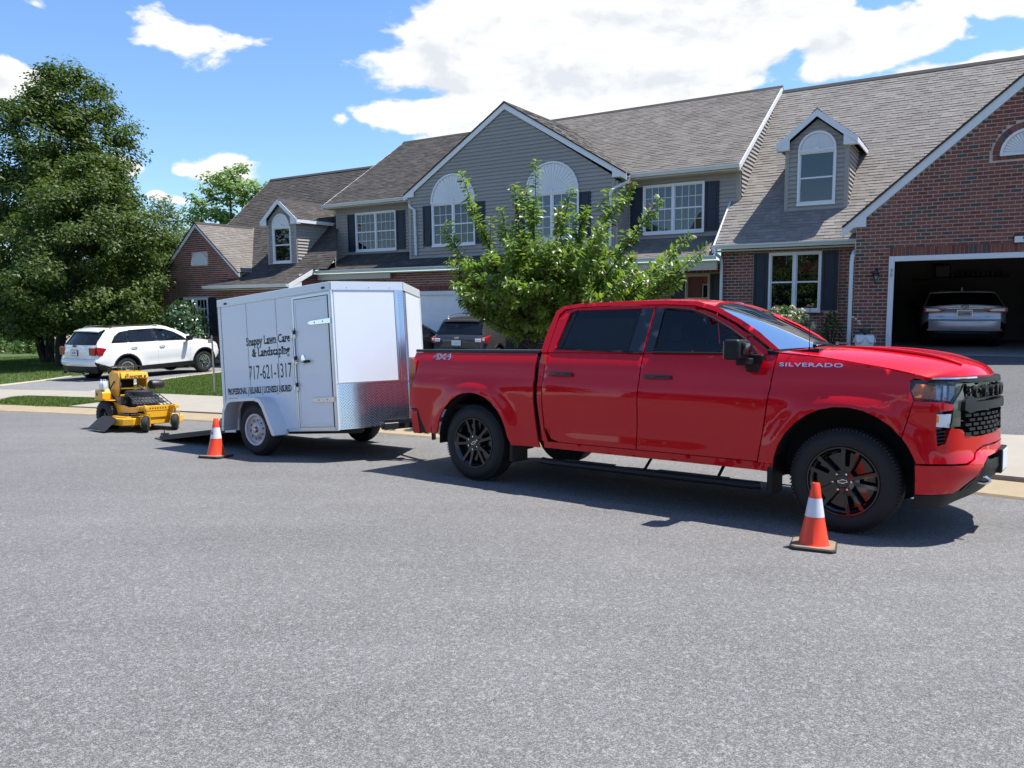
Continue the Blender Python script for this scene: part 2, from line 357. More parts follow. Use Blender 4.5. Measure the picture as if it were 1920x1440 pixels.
# pavement slabs, aprons, drives
walk=thing('pavement','pale concrete pavement and drive aprons beside the kerb','pavement'); del walk['category']; walk['kind']='structure'
def slab(poly,dz=.03): return sheet('slab',poly,dz,M_CONC,.5,walk,None,thick=.15)
g=.012
for i in range(4):      # walk between the two left drives
    a=-19.3+i*.66; b_=a+.66-g; nr=lambda q:lerpt(q,[(-19.3,9.8),(-17.7,10.13),(-16.6,10.3)]); fr=lambda q:lerpt(q,[(-19.7,10.86),(-16.6,11.3)])
    slab([(a,nr(a)),(b_,nr(b_)),(b_,fr(b_)),(a,fr(a))])
slab([(-25.5,dk(-25.5)+.44),(-22.4,dk(-22.4)+.44),(-22.4,10.08),(-25.5,9.2)])
slab([(-22.4+g,dk(-22.4)+.44),(-20.2,dk(-20.2)+.44),(-20.2,10.7),(-22.4+g,10.08)])
slab([(-20.2+g,dk(-20.2)+.44),(-19.25,dk(-19.25)+.44),(-19.9,9.3),(-19.85,9.65),(-19.3-g,9.8),(-19.3-g,10.9),(-20.2+g,10.72)])
xs=[-16.66,-14.2,-12.1,-10.0,-7.9,-6.4]
for a,b_ in zip(xs,xs[1:]): slab([(a+g,dk(a)+.425),(b_,dk(b_)+.425),(b_,11.5),(a+g,11.3 if a<-16 else 11.5)])
for a,b_ in ((-5.9,-4.4),(-4.4,-2.6)): slab([(a+g,9.95),(b_,9.95),(b_,11.1),(a+g,11.1)])
xs=[-2.6,-.9,1.0,2.9,4.9,6.5]
for a,b_ in zip(xs,xs[1:]): slab([(a+g,dk(a)+.445),(b_,dk(b_)+.445),(b_,11.05),(a+g,11.05)])
sheet('driveway',[(-25.5,9.22),(-22.4,10.1),(-19.4,10.92),(-19.8,11.6),(-20.35,12.7),(-21.3,14.6),(-21.95,17),(-22.1,20),(-26.5,20),(-25.2,13.8),(-24.1,12.3),(-23.4,10.9)],.012,M_DRIVE2,.8,thick=.05)
sheet('driveway',[(-14.9,11.52),(-7.9,11.52),(-7.9,14),(-9.4,16),(-9.4,21.1),(-19,21.1),(-18.2,19),(-15.9,13)],.012,M_DRIVE,.8,thick=.05)
sheet('driveway',[(-2.3,11.07),(5.6,11.07),(4.6,13),(4.4,19.45),(-2.3,19.45),(-2.5,13)],.012,M_DRIVE,.8,thick=.05)
sheet('flower_bed',[(-6.2,19.6),(-2.9,19.6),(-2.65,19.4),(-2.65,21.2),(-6.2,21.2)],.02,M_MULCH,.5,thick=.05)
sheet('flower_bed',[(-34,19.0),(-27,18.6),(-25.4,19.6),(-25.4,20.2),(-34,20.2)],.02,M_MULCH,.5,thick=.05)
M_EDGE=mat('drive_edge',(.40,.36,.27),.95,noise=.35,nscale=14,bump=.7,bscale=60)
for nm,poly in (('gravel_edge',[(-23.75,10.5),(-23.4,10.75),(-24.1,12.2),(-25.2,13.7),(-25.5,13.8),(-24.5,12.3)]),('gravel_edge',[(-19.42,10.95),(-19.15,10.98),(-19.5,11.6),(-20.05,12.7),(-21.0,14.6),(-21.65,17),(-21.95,17),(-21.3,14.6),(-20.35,12.7),(-19.8,11.6)])): sheet(nm,poly,.02,M_EDGE,.4,thick=.05)
# grass blades
def grass(name,polys,n,hmin,hmax,col,seed,holes=()):
    r=np.random.default_rng(seed); b_v=[];
    for poly in polys:
        A=np.array(poly); x0,y0=A.min(0); x1,y1=A.max(0); area=abs(sum(poly[i][0]*poly[(i+1)%len(poly)][1]-poly[(i+1)%len(poly)][0]*poly[i][1] for i in range(len(poly)))/2)
        k=int(n*area); c=0
        pts=r.uniform((x0,y0),(x1,y1),(int(k*(x1-x0)*(y1-y0)/area)+1,2))
        for u,d in pts:
            if inpoly(u,d,poly):
                z=terr(u,d); h=r.uniform(hmin,hmax); a=r.uniform(0,6.28); l=r.uniform(.15,.8)*h; wd=.006+.006*r.random()
                P=UD(u,d,z); ca,sa=math.cos(a),math.sin(a)
                b_v.append(((P.x-sa*wd,P.y+ca*wd,z),(P.x+sa*wd,P.y-ca*wd,z),(P.x+ca*l,P.y+sa*l,z+h)))
    V=np.array(b_v,dtype=np.float32).reshape(-1,3); me=bpy.data.meshes.new(name); nv=len(V); nf=nv//3
    me.vertices.add(nv); me.vertices.foreach_set('co',V.ravel()); me.loops.add(nv); me.loops.foreach_set('vertex_index',np.arange(nv,dtype=np.int32)); me.polygons.add(nf); me.polygons.foreach_set('loop_start',np.arange(0,nv,3,dtype=np.int32)); me.polygons.foreach_set('loop_total',np.full(nf,3,dtype=np.int32)); me.update(calc_edges=True)
    me.materials.append(col); return put(name,me,None,'stuff')
def foliage_mat(name,stops,trans=.35,rough=.45,spec=.5):
    m=bpy.data.materials.new(name); m.use_nodes=True; t=m.node_tree; b=t.nodes['Principled BSDF']; lk=t.links.new
    ge=t.nodes.new('ShaderNodeNewGeometry'); oi=t.nodes.new('ShaderNodeObjectInfo')
    ad=t.nodes.new('ShaderNodeMath'); ad.operation='ADD'; lk(ge.outputs['Random Per Island'],ad.inputs[0]); lk(oi.outputs['Random'],ad.inputs[1])
    fr=t.nodes.new('ShaderNodeMath'); fr.operation='FRACT'; lk(ad.outputs[0],fr.inputs[0])
    cr=t.nodes.new('ShaderNodeValToRGB'); e=cr.color_ramp.elements
    while len(e)<len(stops): e.new(.5)
    for q,(p,c) in zip(e,stops): q.position=p; q.color=(*c,1)
    lk(fr.outputs[0],cr.inputs[0]); lk(cr.outputs[0],b.inputs['Base Color']); b.inputs['Roughness'].default_value=rough; b.inputs['Specular IOR Level'].default_value=spec
    tl=t.nodes.new('ShaderNodeBsdfTranslucent'); h=t.nodes.new('ShaderNodeHueSaturation'); h.inputs['Saturation'].default_value=1.1; h.inputs['Value'].default_value=1.5; lk(cr.outputs[0],h.inputs['Color']); lk(h.outputs[0],tl.inputs[0])
    mx=t.nodes.new('ShaderNodeMixShader'); mx.inputs[0].default_value=trans; lk(b.outputs[0],mx.inputs[1]); lk(tl.outputs[0],mx.inputs[2]); lk(mx.outputs[0],t.nodes['Material Output'].inputs[0])
    return m
M_GRASS=foliage_mat('grass_blades',[(0,(.05,.10,.014)),(.5,(.085,.15,.025)),(.85,(.12,.18,.04)),(1,(.22,.2,.09))],.3,.6,.2)
grass('grass',[[(-19.2,8.62),(-17.5,8.68),(-16.72,dk(-16.7)+.44),(-16.7,10.25),(-17.7,10.08),(-19.3,9.75),(-19.8,9.6),(-19.85,9.3)],[(-19.1,10.95),(-16.6,11.33),(-14.95,11.6),(-15.9,13),(-17.5,17),(-21.6,17.5),(-20.95,14.6),(-20.0,12.7),(-19.45,11.6)]],2300,.03,.065,M_GRASS,3)
grass('grass',[[(-25.5,9.3),(-23.75,10.5),(-24.5,12.3),(-25.4,13.8),(-26.7,20),(-27,24),(-45,24),(-60,17),(-45,11),(-31,8.5)]],260,.03,.08,M_GRASS,4)
grass('grass',[[(-7.5,11.4),(-2.7,11.4),(-2.7,19.3),(-7.5,19.3)]],500,.03,.07,M_GRASS,5)

# ------------------------------------------------------------ houses (local axes: x along the row, y inward, z up)
HM=Matrix((( CA,SA,0,0),(-SA,CA,0,0),(0,0,1,0),(0,0,0,1)))
BR=[(0,(.15,.050,.040)),(.3,(.20,.068,.052)),(.6,(.25,.092,.068)),(.88,(.21,.08,.06)),(.91,(.085,.085,.075)),(1,(.07,.075,.07))]
M_BRICK=ramp_mat('brick',BR,False); M_BRICKI=ramp_mat('brick_field',BR,True)
BRL=[(0,(.26,.085,.05)),(.5,(.32,.11,.065)),(1,(.22,.075,.045))]
M_MORTAR=mat('mortar',(.55,.47,.41),.95,noise=.15,nscale=30,bump=.3)
M_TRIM=mat('white_trim',(.72,.735,.75),.5,noise=.03,nscale=6)
M_ALU=mat('gutter_white',(.66,.69,.68),.45,noise=.06,nscale=9)
M_BEIGE=mat('beige_trim',(.47,.44,.36),.6,noise=.05)
M_SIDING=mat('vinyl_siding',(.315,.295,.27),.6,noise=.05,nscale=2.5,rnd=.05)
M_SHUT=mat('navy_shutter',(.010,.019,.035),.55)
M_WIN=mat('window_frame_white',(.74,.76,.78),.4)
M_GLASS=glass_mat('window_glass',(.55,.62,.65),.75,.0,1.85)
M_DARK=mat('dark_room',(.02,.022,.025),.9)
M_CURT=mat('curtain',(.30,.34,.38),.9,noise=.3,nscale=4)
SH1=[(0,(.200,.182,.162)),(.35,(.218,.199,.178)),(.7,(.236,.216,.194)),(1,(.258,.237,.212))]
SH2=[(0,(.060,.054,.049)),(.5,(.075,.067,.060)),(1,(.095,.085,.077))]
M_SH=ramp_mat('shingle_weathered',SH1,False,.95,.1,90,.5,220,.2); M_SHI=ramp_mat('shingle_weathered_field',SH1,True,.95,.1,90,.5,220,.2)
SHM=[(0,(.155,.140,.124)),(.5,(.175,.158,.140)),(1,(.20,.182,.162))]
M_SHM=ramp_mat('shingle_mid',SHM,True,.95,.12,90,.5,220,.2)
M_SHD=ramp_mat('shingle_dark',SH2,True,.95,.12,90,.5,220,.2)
M_FELT=mat('roof_ridge',(.045,.04,.038),.95)
CL=.203; CH=.0813
brick_me={}
def brick_mesh(wd,ht,m):
    k=(round(wd,3),round(ht,3),m.name)
    if k not in brick_me:
        b=MB(); b.box(0,wd,-.006,.02,0,ht,skip=(3,)); me=bpy.data.meshes.new('brick'); me.from_pydata(b.v,[],b.f); me.materials.append(m); me.update(); brick_me[k]=me
    return brick_me[k]
def brick_wall(parent,u0,u1,z0,z1,d,inside,openings=(),zoff=0.,nobj=0,key=None,extra=(),skipf=None):
    """stretcher-bond courses; inside(u,z) clips; returns nothing. nobj nearest bricks are single objects"""
    items=[]
    row=0; z=z0+zoff
    while z<z1:
        u=u0-(CL/2 if row%2 else 0)
        while u<u1:
            a=max(u,u0)+.0085; b_=min(u+CL,u1)-.0085; lo,hi=z+.009,z+CH-.009
            segs=[(a,b_)]
            for (ou0,ou1,oz0,oz1) in openings:
                if oz0<(lo+hi)/2<oz1:
                    ns=[]
                    for s,e in segs:
                        if e<=ou0 or s>=ou1: ns.append((s,e)); continue
                        if s<ou0: ns.append((s,ou0-.003))
                        if e>ou1: ns.append((ou1+.003,e))
                    segs=ns
            for s,e in segs:
                # clip at slanted edges
                if inside:
                    k=6; xs=[s+(e-s)*i/k for i in range(k+1)]; ok=[x for x in xs if inside(x,hi) and inside(x,lo)]
                    if len(ok)<2: continue
                    s,e=min(ok),max(ok)
                if e-s>.03: items.append((s,lo,e-s,hi-lo))
            u+=CL
        z+=CH; row+=1
    items+=list(extra)
    if key: items.sort(key=key)
    for s,lo,wd,ht in items[:nobj]:
        wd=round(wd/.01)*.01; o=put('brick',brick_mesh(wd,ht,M_BRICK),parent); o.location=(s,d+random.uniform(-.0015,.0015),lo)
    if items[nobj:]:
        b=MB()
        for s,lo,wd,ht in items[nobj:]:
            j=random.uniform(-.0015,.0015); b.box(s,s+wd,d-.006+j,d+.02,lo,lo+ht,skip=(3,))
        me=bpy.data.meshes.new('brick'); me.from_pydata(b.v,[],b.f); me.materials.append(M_BRICKI); me.update()
        put('brickwork',me,parent,'stuff')
def wall_panel(name,parent,outline,d,m,holes=(),thick=.12,axis='y'):
    P,T,rim=tri_region(outline,holes,3.0,3.0); b=MB()
    n=len(P)
    for p in P: b.vert((p[0],d,p[1]))
    for p in P: b.vert((p[0],d+thick,p[1]))
    for t in T: b.face(t); b.face((n+t[0],n+t[2],n+t[1]))
    for i,j in rim: b.face((j,i,n+i,n+j))
    return b.build(name,m,parent)
def siding(parent,outline,d,openings=(),exp=.118,m=None,z0=None,side=None):
    """lapped boards, each a piece; side=(u) puts them on a plane of constant x facing +x"""
    m=m or M_SIDING; zs=[p[1] for p in outline]; z=z0 if z0 is not None else min(zs); zt=max(zs)
    def span(zz):
        xs=[]; n=len(outline)
        for i in range(n):
            (xa,za),(xb,zb)=outline[i],outline[(i+1)%n]
            if (za>zz)!=(zb>zz): xs.append(xa+(xb-xa)*(zz-za)/(zb-za))
        return (min(xs),max(xs)) if len(xs)>=2 else None
    while z<zt-.02:
        lo,hi=z,min(z+exp,zt-.002); a=span(lo+.004); b_=span(hi-.004)
        if a and not b_: b_=((a[0]+a[1])/2-.01,(a[0]+a[1])/2+.01)
        if a and b_:
            segs=[(a[0],a[1],b_[0],b_[1])]
            for (ou0,ou1,oz0,oz1) in openings:
                if oz0<(lo+hi)/2<oz1:
                    ns=[]
                    for s in segs:
                        if s[1]<=ou0 or s[0]>=ou1: ns.append(s); continue
                        if s[0]<ou0: ns.append((s[0],ou0,s[2],ou0))
                        if s[1]>ou1: ns.append((ou1,s[1],ou1,s[3]))
                    segs=ns
            for s in segs:
                if s[1]-s[0]<.02: continue
                q=MB()
                prof=[(0,-.022),(.006,-.024),(hi-lo+.004,-.004),(hi-lo+.004,.0)]
                prof=[(.012,0),(.012,-.030),(.022,-.034),(hi-lo,-.004),(hi-lo,0)]
                L_,R_=[],[]
                for dz,dy in prof:
                    t=dz/(hi-lo); L_.append((s[0]+(s[2]-s[0])*t,dy,lo+dz)); R_.append((s[1]+(s[3]-s[1])*t,dy,lo+dz))
                cv=(lambda p:(p[0],d+p[1],p[2])) if side is None else (lambda p:(side-p[1],p[0],p[2]))
                li=[q.vert(cv(p)) for p in L_]; ri=[q.vert(cv(p)) for p in R_]
                for i in range(4): q.face((li[i],ri[i],ri[i+1],li[i+1]))
                q.face(li); q.face(ri[::-1]); q.build('siding_board',m,parent)
        z+=exp
def window(parent,u0,u1,z0,z1,d,cols=2,grid=None,curtain=True,midrail=True,mat_f=None,depth=.16,sill=.03,lower_open=False,brickmould=.05):
    mf=mat_f or M_WIN; b=MB(); t=brickmould
    b.box(u0,u0+t,d-.045,d+.05,z0,z1); b.box(u1-t,u1,d-.045,d+.05,z0,z1); b.box(u0+t,u1-t,d-.045,d+.05,z1-t,z1); b.box(u0-.01,u1+.01,d-.06,d+.05,z0-.03,z0+t*.8)
    w_=(u1-u0-2*t)/cols
    for c in range(1,cols): b.box(u0+t+c*w_-.035,u0+t+c*w_+.035,d-.04,d+.05,z0+t*.8,z1-t)
    win=b.build('window',mf,parent)
    for c in range(cols):
        a=u0+t+c*w_+(.035 if c else 0); e=u0+t+(c+1)*w_-(.035 if c<cols-1 else 0); lo,hi=z0+t*.8,z1-t; zm=(lo+hi)/2
        s=MB(); r=.028
        s.box(a,a+r,d-.01,d+.03,lo,hi); s.box(e-r,e,d-.01,d+.03,lo,hi); s.box(a+r,e-r,d-.01,d+.03,hi-r,hi); s.box(a+r,e-r,d-.01,d+.03,lo,lo+r*1.6)
        if midrail: s.box(a+r,e-r,d-.018,d+.03,zm-.02,zm+.02)
        s.build('sash',mf,win)
        if grid:
            gx,gz=grid; q=MB(); mw=.008
            for i in range(1,gx): x=a+r+(e-a-2*r)*i/gx; q.box(x-mw,x+mw,d+.004,d+.016,lo+r*1.6,hi-r)
            for part in ((lo+r*1.6,zm-.02),(zm+.02,hi-r)):
                for j in range(1,gz): z=part[0]+(part[1]-part[0])*j/gz; q.box(a+r,e-r,d+.005,d+.015,z-mw,z+mw)
            q.build('muntin',mf,win)
        q=MB(); q.box(a+r*.5,e-r*.5,d+.017,d+.022,lo,hi); q.build('pane',M_GLASS,win)
    q=MB(); q.box(u0+.01,u1-.01,d+.45,d+.47,z0,z1); q.box(u0+.01,u0+.02,d+.03,d+.45,z0,z1); q.box(u1-.02,u1-.01,d+.03,d+.45,z0,z1); q.box(u0+.02,u1-.02,d+.03,d+.45,z0,z0+.01); q.box(u0+.02,u1-.02,d+.03,d+.45,z1-.01,z1)
    q.build('room_recess',M_DARK,win)
    if curtain:
        q=MB(); n=int((u1-u0)/.035); P=[(u0+.03+(u1-u0-.06)*i/n,d+.12+.02*math.sin(i*1.9)+.01*math.sin(i*.7)) for i in range(n+1)]
        for (xa,ya),(xb,yb) in zip(P,P[1:]): q.poly([(xa,ya,z0+.05),(xb,yb,z0+.05),(xb,yb,z1-.05),(xa,ya,z1-.05)])
        q.build('curtain',M_CURT,win,weld=.0001,smooth=True,angle=180)
    return win
def shutter(parent,u0,u1,z0,z1,d):
    b=MB(); t=.05; y0,y1=d-.04,d-.002
    b.box(u0,u0+t,y0,y1,z0,z1); b.box(u1-t,u1,y0,y1,z0,z1); zm=(z0+z1)/2-.04
    for a,e in ((z0,z0+t*1.4),(zm-t*.6,zm+t*.6),(z1-t,z1)): b.box(u0+t,u1-t,y0,y1,a,e)
    b.box(u0+t,u1-t,y0+.018,y1,z0+t*1.4,zm-t*.6); b.box(u0+t,u1-t,y0+.018,y1,zm+t*.6,z1-t)
    for a,e in ((z0+t*1.4,zm-t*.6),(zm+t*.6,z1-t)): b.box(u0+t+.035,u1-t-.035,y0+.006,y0+.018,a+.04,e-.04)
    return b.build('shutter',M_SHUT,parent)
def fan(parent,uc,r,zb,d,h=None,rays=22):
    """half-round sunburst panel"""
    h=h or r; b=MB()
    b.prism([(uc+(r-.03)*math.cos(math.pi*i/24),zb+(h-.03)*math.sin(math.pi*i/24)) for i in range(25)],1,d-.012,d-.002)
    for i in range(rays):
        a0=math.pi*(i+.14)/rays; a1=math.pi*(i+.96)/rays
        P=[(uc+.075*math.cos(a0),zb+.075*math.sin(a0)),(uc+(r-.06)*math.cos(a0),zb+(h-.06)*math.sin(a0)),(uc+(r-.06)*math.cos(a1),zb+(h-.06)*math.sin(a1)),(uc+.075*math.cos(a1),zb+.075*math.sin(a1))]
        b.prism(P,1,d-.030,d-.012)
    o=b.build('fanlight',M_TRIM,parent)
    q=MB(); n=28
    for i in range(n):
        a0,a1=math.pi*i/n,math.pi*(i+1)/n
        P=[(uc+rr*r*math.cos(a)/r if False else uc+(r-off)*math.cos(a),zb+(h-off)*math.sin(a)) for a,off in ((a0,0),(a1,0),(a1,.055),(a0,.055))]
        q.prism(P,1,d-.065,d)
    q.box(uc-r,uc+r,d-.065,d,zb-.035,zb+.0)
    q.prism([(uc+.07*math.cos(math.pi*i/8),zb+.07*math.sin(math.pi*i/8)) for i in range(9)],1,d-.075,d-.03)
    q.build('fanlight_rim',M_TRIM,o); return o
def shingles(parent,u0f,u1f,e,r,nobj=0,m=None,mo=None,exp=.127,tab=.25,key=None,name='shingle',dirx=False,sgn=1,lo=0.,decking=True,skip=None,seed=1):
    """e=(d,z) eave, r=(d,z) ridge; courses of tabs. u0f,u1f: functions of the fraction up the slope (or numbers).
    dirx: the slope rises along x instead (e,r=(x,z)) and u0f/u1f are limits in y."""
    rr=random.Random(seed); L_=math.hypot(r[0]-e[0],r[1]-e[1]); n=int(L_/exp); f0=u0f if callable(u0f) else (lambda t:u0f); f1=u1f if callable(u1f) else (lambda t:u1f)
    ax=((r[0]-e[0])/L_,(r[1]-e[1])/L_); no=(-ax[1],ax[0])
    if no[1]<0: no=(-no[0],-no[1])
    cells=[]
    for k in range(n+1):
        s=k*L_/(n+1); t=(k+.5)/(n+1); a,b_=f0(t),f1(t)
        if b_-a<.05: continue
        x=a-(rr.random()*tab)
        while x<b_:
            w_=tab*rr.choice((.55,.8,1,1,1.2)); xa,xb=max(x,a),min(x+w_,b_)
            if xb-xa>.03 and not (skip and skip((xa+xb)/2,s/L_)): cells.append((xa+.002,xb-.002,s,rr.random()))
            x+=w_
    def P(x,s,h):
        q=e[0]+ax[0]*s+no[0]*h; z=e[1]+ax[1]*s+no[1]*h
        return (q,x,z) if dirx else (x,q,z)
    def geo(b,c,org=None):
        xa,xb,s,q=c; th=.011+.007*(q>.5); s1=min(s+L_/(n+1)*1.06,L_)
        pts=[P(xa,s,.004),P(xb,s,.004),P(xb,s,th),P(xa,s,th),P(xb,s1,.004),P(xa,s1,.004)]
        if org: pts=[tuple(p[i]-org[i] for i in range(3)) for p in pts]
        i=[b.vert(p) for p in pts]; b.face((i[0],i[1],i[2],i[3])); b.face((i[3],i[2],i[4],i[5])); b.face((i[1],i[4],i[2])); b.face((i[0],i[3],i[5]))
    if key: cells.sort(key=lambda c:key(P((c[0]+c[1])/2,c[2],0)))
    for c in cells[:nobj]:
        b=MB(); o_=P(c[0],c[2],0); geo(b,c,o_); ob=b.build(name,mo or m,parent); ob.location=o_
    if cells[nobj:]:
        b=MB()
        for c in cells[nobj:]: geo(b,c)
        me=bpy.data.meshes.new(name); me.from_pydata(b.v,[],b.f); me.materials.append(m); me.update(); put('shingle_field',me,parent,'stuff')
    if decking:
        b=MB(); m_=12; A=[]
        for k in range(m_+1):
            t=k/m_; A.append([b.vert(P(f0(t),L_*t,h)) for h in (.002,-.035)]+[b.vert(P(f1(t),L_*t,h)) for h in (.002,-.035)])
        for p,q in zip(A,A[1:]): b.face((p[0],p[2],q[2],q[0])); b.face((p[1],q[1],q[3],p[3])); b.face((p[0],q[0],q[1],p[1])); b.face((p[2],p[3],q[3],q[2]))
        b.face((A[0][0],A[0][1],A[0][3],A[0][2])); b.face((A[-1][0],A[-1][2],A[-1][3],A[-1][1]))
        b.build('roof_deck',M_FELT,parent)
def gutter(parent,u0,u1,d,z,h=.11,dep=.12,m=None):
    """ogee gutter hanging in front of the fascia at d (front towards the street)"""
    prof=[(0,0),(-dep*.55,-h),(-dep*.62,-h*1.0),(-dep*.72,-h*.55),(-dep,-h*.15),(-dep,.0),(-dep+.012,0),(-dep+.012,-.03),(-.02,-.02)]
    prof=[(0,0),(0,-h),(-dep*.6,-h),(-dep*.78,-h*.5),(-dep,-h*.28),(-dep,.008),(-dep+.014,.008),(-dep+.014,-h*.2),(-dep*.6,-h*.8),(-.015,-h*.8),(-.015,0)]
    b=MB(); b.prism([(d+p[0],z+p[1]) for p in prof],0,u0,u1); return b.build('gutter',m or M_ALU,parent)
def downspout(parent,pts,m=None,w_=.045):
    b=MB(); b.tube(pts,w_,8); return b.build('downspout',m or M_ALU,parent,smooth=True)
def rake_board(parent,pts,d0,d1,wd,name='rake_board',m=None,M_=None):
    """board following pts [(u,z)...] downward width wd, in plane d0..d1"""
    b=MB()
    for (a,za),(c,zc) in zip(pts,pts[1:]): b.prism([(a,za),(a,za-wd),(c,zc-wd),(c,zc)],1,d0,d1)
    return b.build(name,m or M_TRIM,parent)
def side_board(parent,pts,x0,x1,wd,name='rake_board',m=None):
    b=MB()
    for (a,za),(c,zc) in zip(pts,pts[1:]): b.prism([(a,za),(a,za-wd),(c,zc-wd),(c,zc)],0,x0,x1)
    return b.build(name,m or M_TRIM,parent)
def dormer(parent,uc,hw,d,z0,zeave,zapex,pitch,roof,win,fanr,sidelen,ovh=.22):
    """roof=(d0,z0,slope) main roof plane"""
    rd0,rz0,rs=roof; back=lambda z: rd0+(z-rz0)/rs
    out=[(uc-hw,z0),(uc+hw,z0),(uc+hw,zeave),(uc,zeave+hw*pitch),(uc-hw,zeave)]
    u0,u1,w0,w1=win; op=[(u0,u1,w0,w1)]
    wall_panel('dormer_wall',parent,out,d+.001,M_SIDING,[[(u0+.02,w0+.02),(u1-.02,w0+.02),(u1-.02,w1-.02),(u0+.02,w1-.02)]],.1)
    siding(parent,out,d,[(u0-.01,u1+.01,w0-.03,w1+fanr+.02)] if False else op,exp=.118)
    b=MB(); b.box(uc-hw-.01,uc-hw+.09,d-.035,d+.01,z0,zeave); b.build('corner_trim',M_SIDING,parent); b=MB(); b.box(uc+hw-.09,uc+hw+.01,d-.035,d+.01,z0,zeave); b.build('corner_trim',M_SIDING,parent)
    window(parent,u0,u1,w0,w1,d-.01,cols=1,grid=None,curtain=False); fan(parent,(u0+u1)/2,fanr,w1+.02,d-.02)
    for s in (-1,1):
        x=uc+s*hw; tri=[(d,z0),(back(zeave),zeave),(d,zeave)]
        if s>0: siding(parent,[(d+.01,z0+.02),(back(zeave),zeave),(d+.01,zeave)],0,exp=.118,side=x)
        b=MB(); b.prism(tri,0,x-.05,x+.001) if s>0 else b.prism(tri,0,x-.001,x+.05); b.build('cheek_wall',M_SIDING,parent)
    zr=zapex; oe=hw+ovh; ze=zapex-oe*pitch
    for s in (-1,1):
        # roof slopes rising towards the centre
        eb=lambda z:back(z)
        f1=lambda t,ze=ze,zr=zr: back(ze+(zr-ze)*t)
        shingles(parent,d-.17,f1,(uc+s*oe,ze),(uc,zr),0,m=roofmat,exp=.127,dirx=True,seed=int(d*10)+s)
    rake_board(parent,[(uc-oe,ze),(uc,zr)],d-.19,d-.16,.18); rake_board(parent,[(uc,zr),(uc+oe,ze)],d-.19,d-.16,.18)
    for s in (-1,1):
        b=MB(); x0,x1=sorted((uc+s*oe,uc+s*(hw-.12))); b.box(x0,x1,d-.155,d,ze-.17,ze-.155); b.prism([(uc+s*oe,ze-.17),(uc+s*(hw-.12),ze-.17),(uc+s*(hw-.12),ze-.155+(oe-hw+.12)*pitch-.01),(uc+s*oe,ze-.15)],1,d-.19,d-.158); b.build('eave_return',M_TRIM,parent)
        b=MB(); b.prism([(d-.18,ze-.0),(d-.18,ze-.13),(back(ze-.13)+.0,ze-.13),(back(ze),ze)],0,*sorted((uc+s*oe,uc+s*(oe-.03)))); b.build('fascia',M_TRIM,parent)
    b=MB(); b.prism([(uc-.14,zr-.14*pitch+.012),(uc,zr+.03),(uc+.14,zr-.14*pitch+.012),(uc,zr+.008)],1,d-.20,back(zr)); b.build('ridge_cap',M_FELT,parent)

def rebase(root,off):
    off=Vector(off); root.matrix_world=HM@Matrix.Translation(off)
    for c in root.children: c.location=c.location-off
def backslope(parent,u0,u1,ridge,drop,run,m):
    b=MB(); b.prism([(ridge[0],ridge[1]),(ridge[0]+run,ridge[1]-drop),(ridge[0]+run,ridge[1]-drop-.1),(ridge[0],ridge[1]-.1)],0,u0,u1); b.build('rear_roof',m,parent)
# ============ right house: red brick gable with open garage
A=thing('brick_house','red brick house with open garage, white gable trim and weathered brown shingle roof','house')
roofmat=M_SHI
G0,G1,GA=-2.8,4.3,.86; gz=lambda u:3.02+GA*min(u-G0,G1-u)
gin=lambda u,z: z<gz(u)-.235 and not ((u-.72)**2+(z-4.34)**2<.645**2 and z>4.2) and not (.05<u<1.4 and 4.2<z<4.345)
gop=[(-1.79,3.25,-.2,2.505)]
sold=[]
u=-1.79
ex=[]
brick_wall(A,-2.5,4.0,.05,6.1,19.4,gin,gop,0,290,key=lambda c:(c[0]>1.0,-c[0]*1.0+.15*abs(c[1]-2.5)))
b=MB(); i=0
while u<3.2:
    o=put('soldier_brick',brick_mesh(.0703,.186,M_BRICK),A); o.location=(u+.005,19.398,2.318); u+=.0813; i+=1
for k in range(19):
    a0=math.pi*(k+.06)/19; a1=math.pi*(k+.94)/19; q=MB()
    P=[(.72+r*math.cos(a),4.345+r*math.sin(a)) for r,a in ((.515,a0),(.635,a0),(.635,a1),(.515,a1))]; cxm=sum(p[0] for p in P)/4; czm=sum(p[1] for p in P)/4
    q.prism([(p[0]-cxm,p[1]-czm) for p in P],1,-.014,.02); o=q.build('arch_brick',M_BRICK,A); o.location=(cxm,19.4,czm)
u=.1
while u<1.36:
    o=put('sill_brick',brick_mesh(.0703,.10,M_BRICK),A); o.location=(u,19.388,4.235); u+=.079
fan(A,.72,.5,4.345,19.42)
wall_panel('wall',A,[(-2.5,-.4),(-1.75,-.4),(-1.75,2.28),(3.2,2.28),(3.2,-.4),(4.0,-.4),(4.0,3.0),(.75,5.85),(-2.5,3.05)],19.405,M_MORTAR,(),.14)
b=MB(); b.box(-2.5,-2.38,19.4,21.3,-.4,3.0); b.build('side_wall',M_MORTAR,A)
b=MB(); b.box(3.9,4.0,19.4,27,-.4,3.0); b.build('side_wall',M_MORTAR,A)
# garage door trim, jambs, numbers
b=MB(); b.box(-1.79,-1.675,19.36,19.42,.1,2.31); b.box(3.11,3.225,19.36,19.42,.1,2.31); b.box(-1.675,3.11,19.36,19.42,2.195,2.31)
tr_=b.build('garage_trim',M_TRIM,A,bevel=.006)
b=MB(); b.box(-1.75,-1.69,19.42,19.62,.1,2.25); b.box(3.12,3.2,19.42,19.62,.1,2.25); b.box(-1.69,3.12,19.42,19.62,2.2,2.25); b.build('door_jamb',M_BEIGE,A)
M_NUM=mat('pewter',(.22,.23,.25),.4,.6)
for i,z in enumerate((1.985,1.875)):
    n_=text_mesh('house_number','9',.13,.006,M_NUM,tr_,Matrix.Translation((-1.73,19.352,z))@Matrix.Rotation(R(90),4,'X')@Matrix.Rotation(R(-8),4,'Z'),.95,-.002)
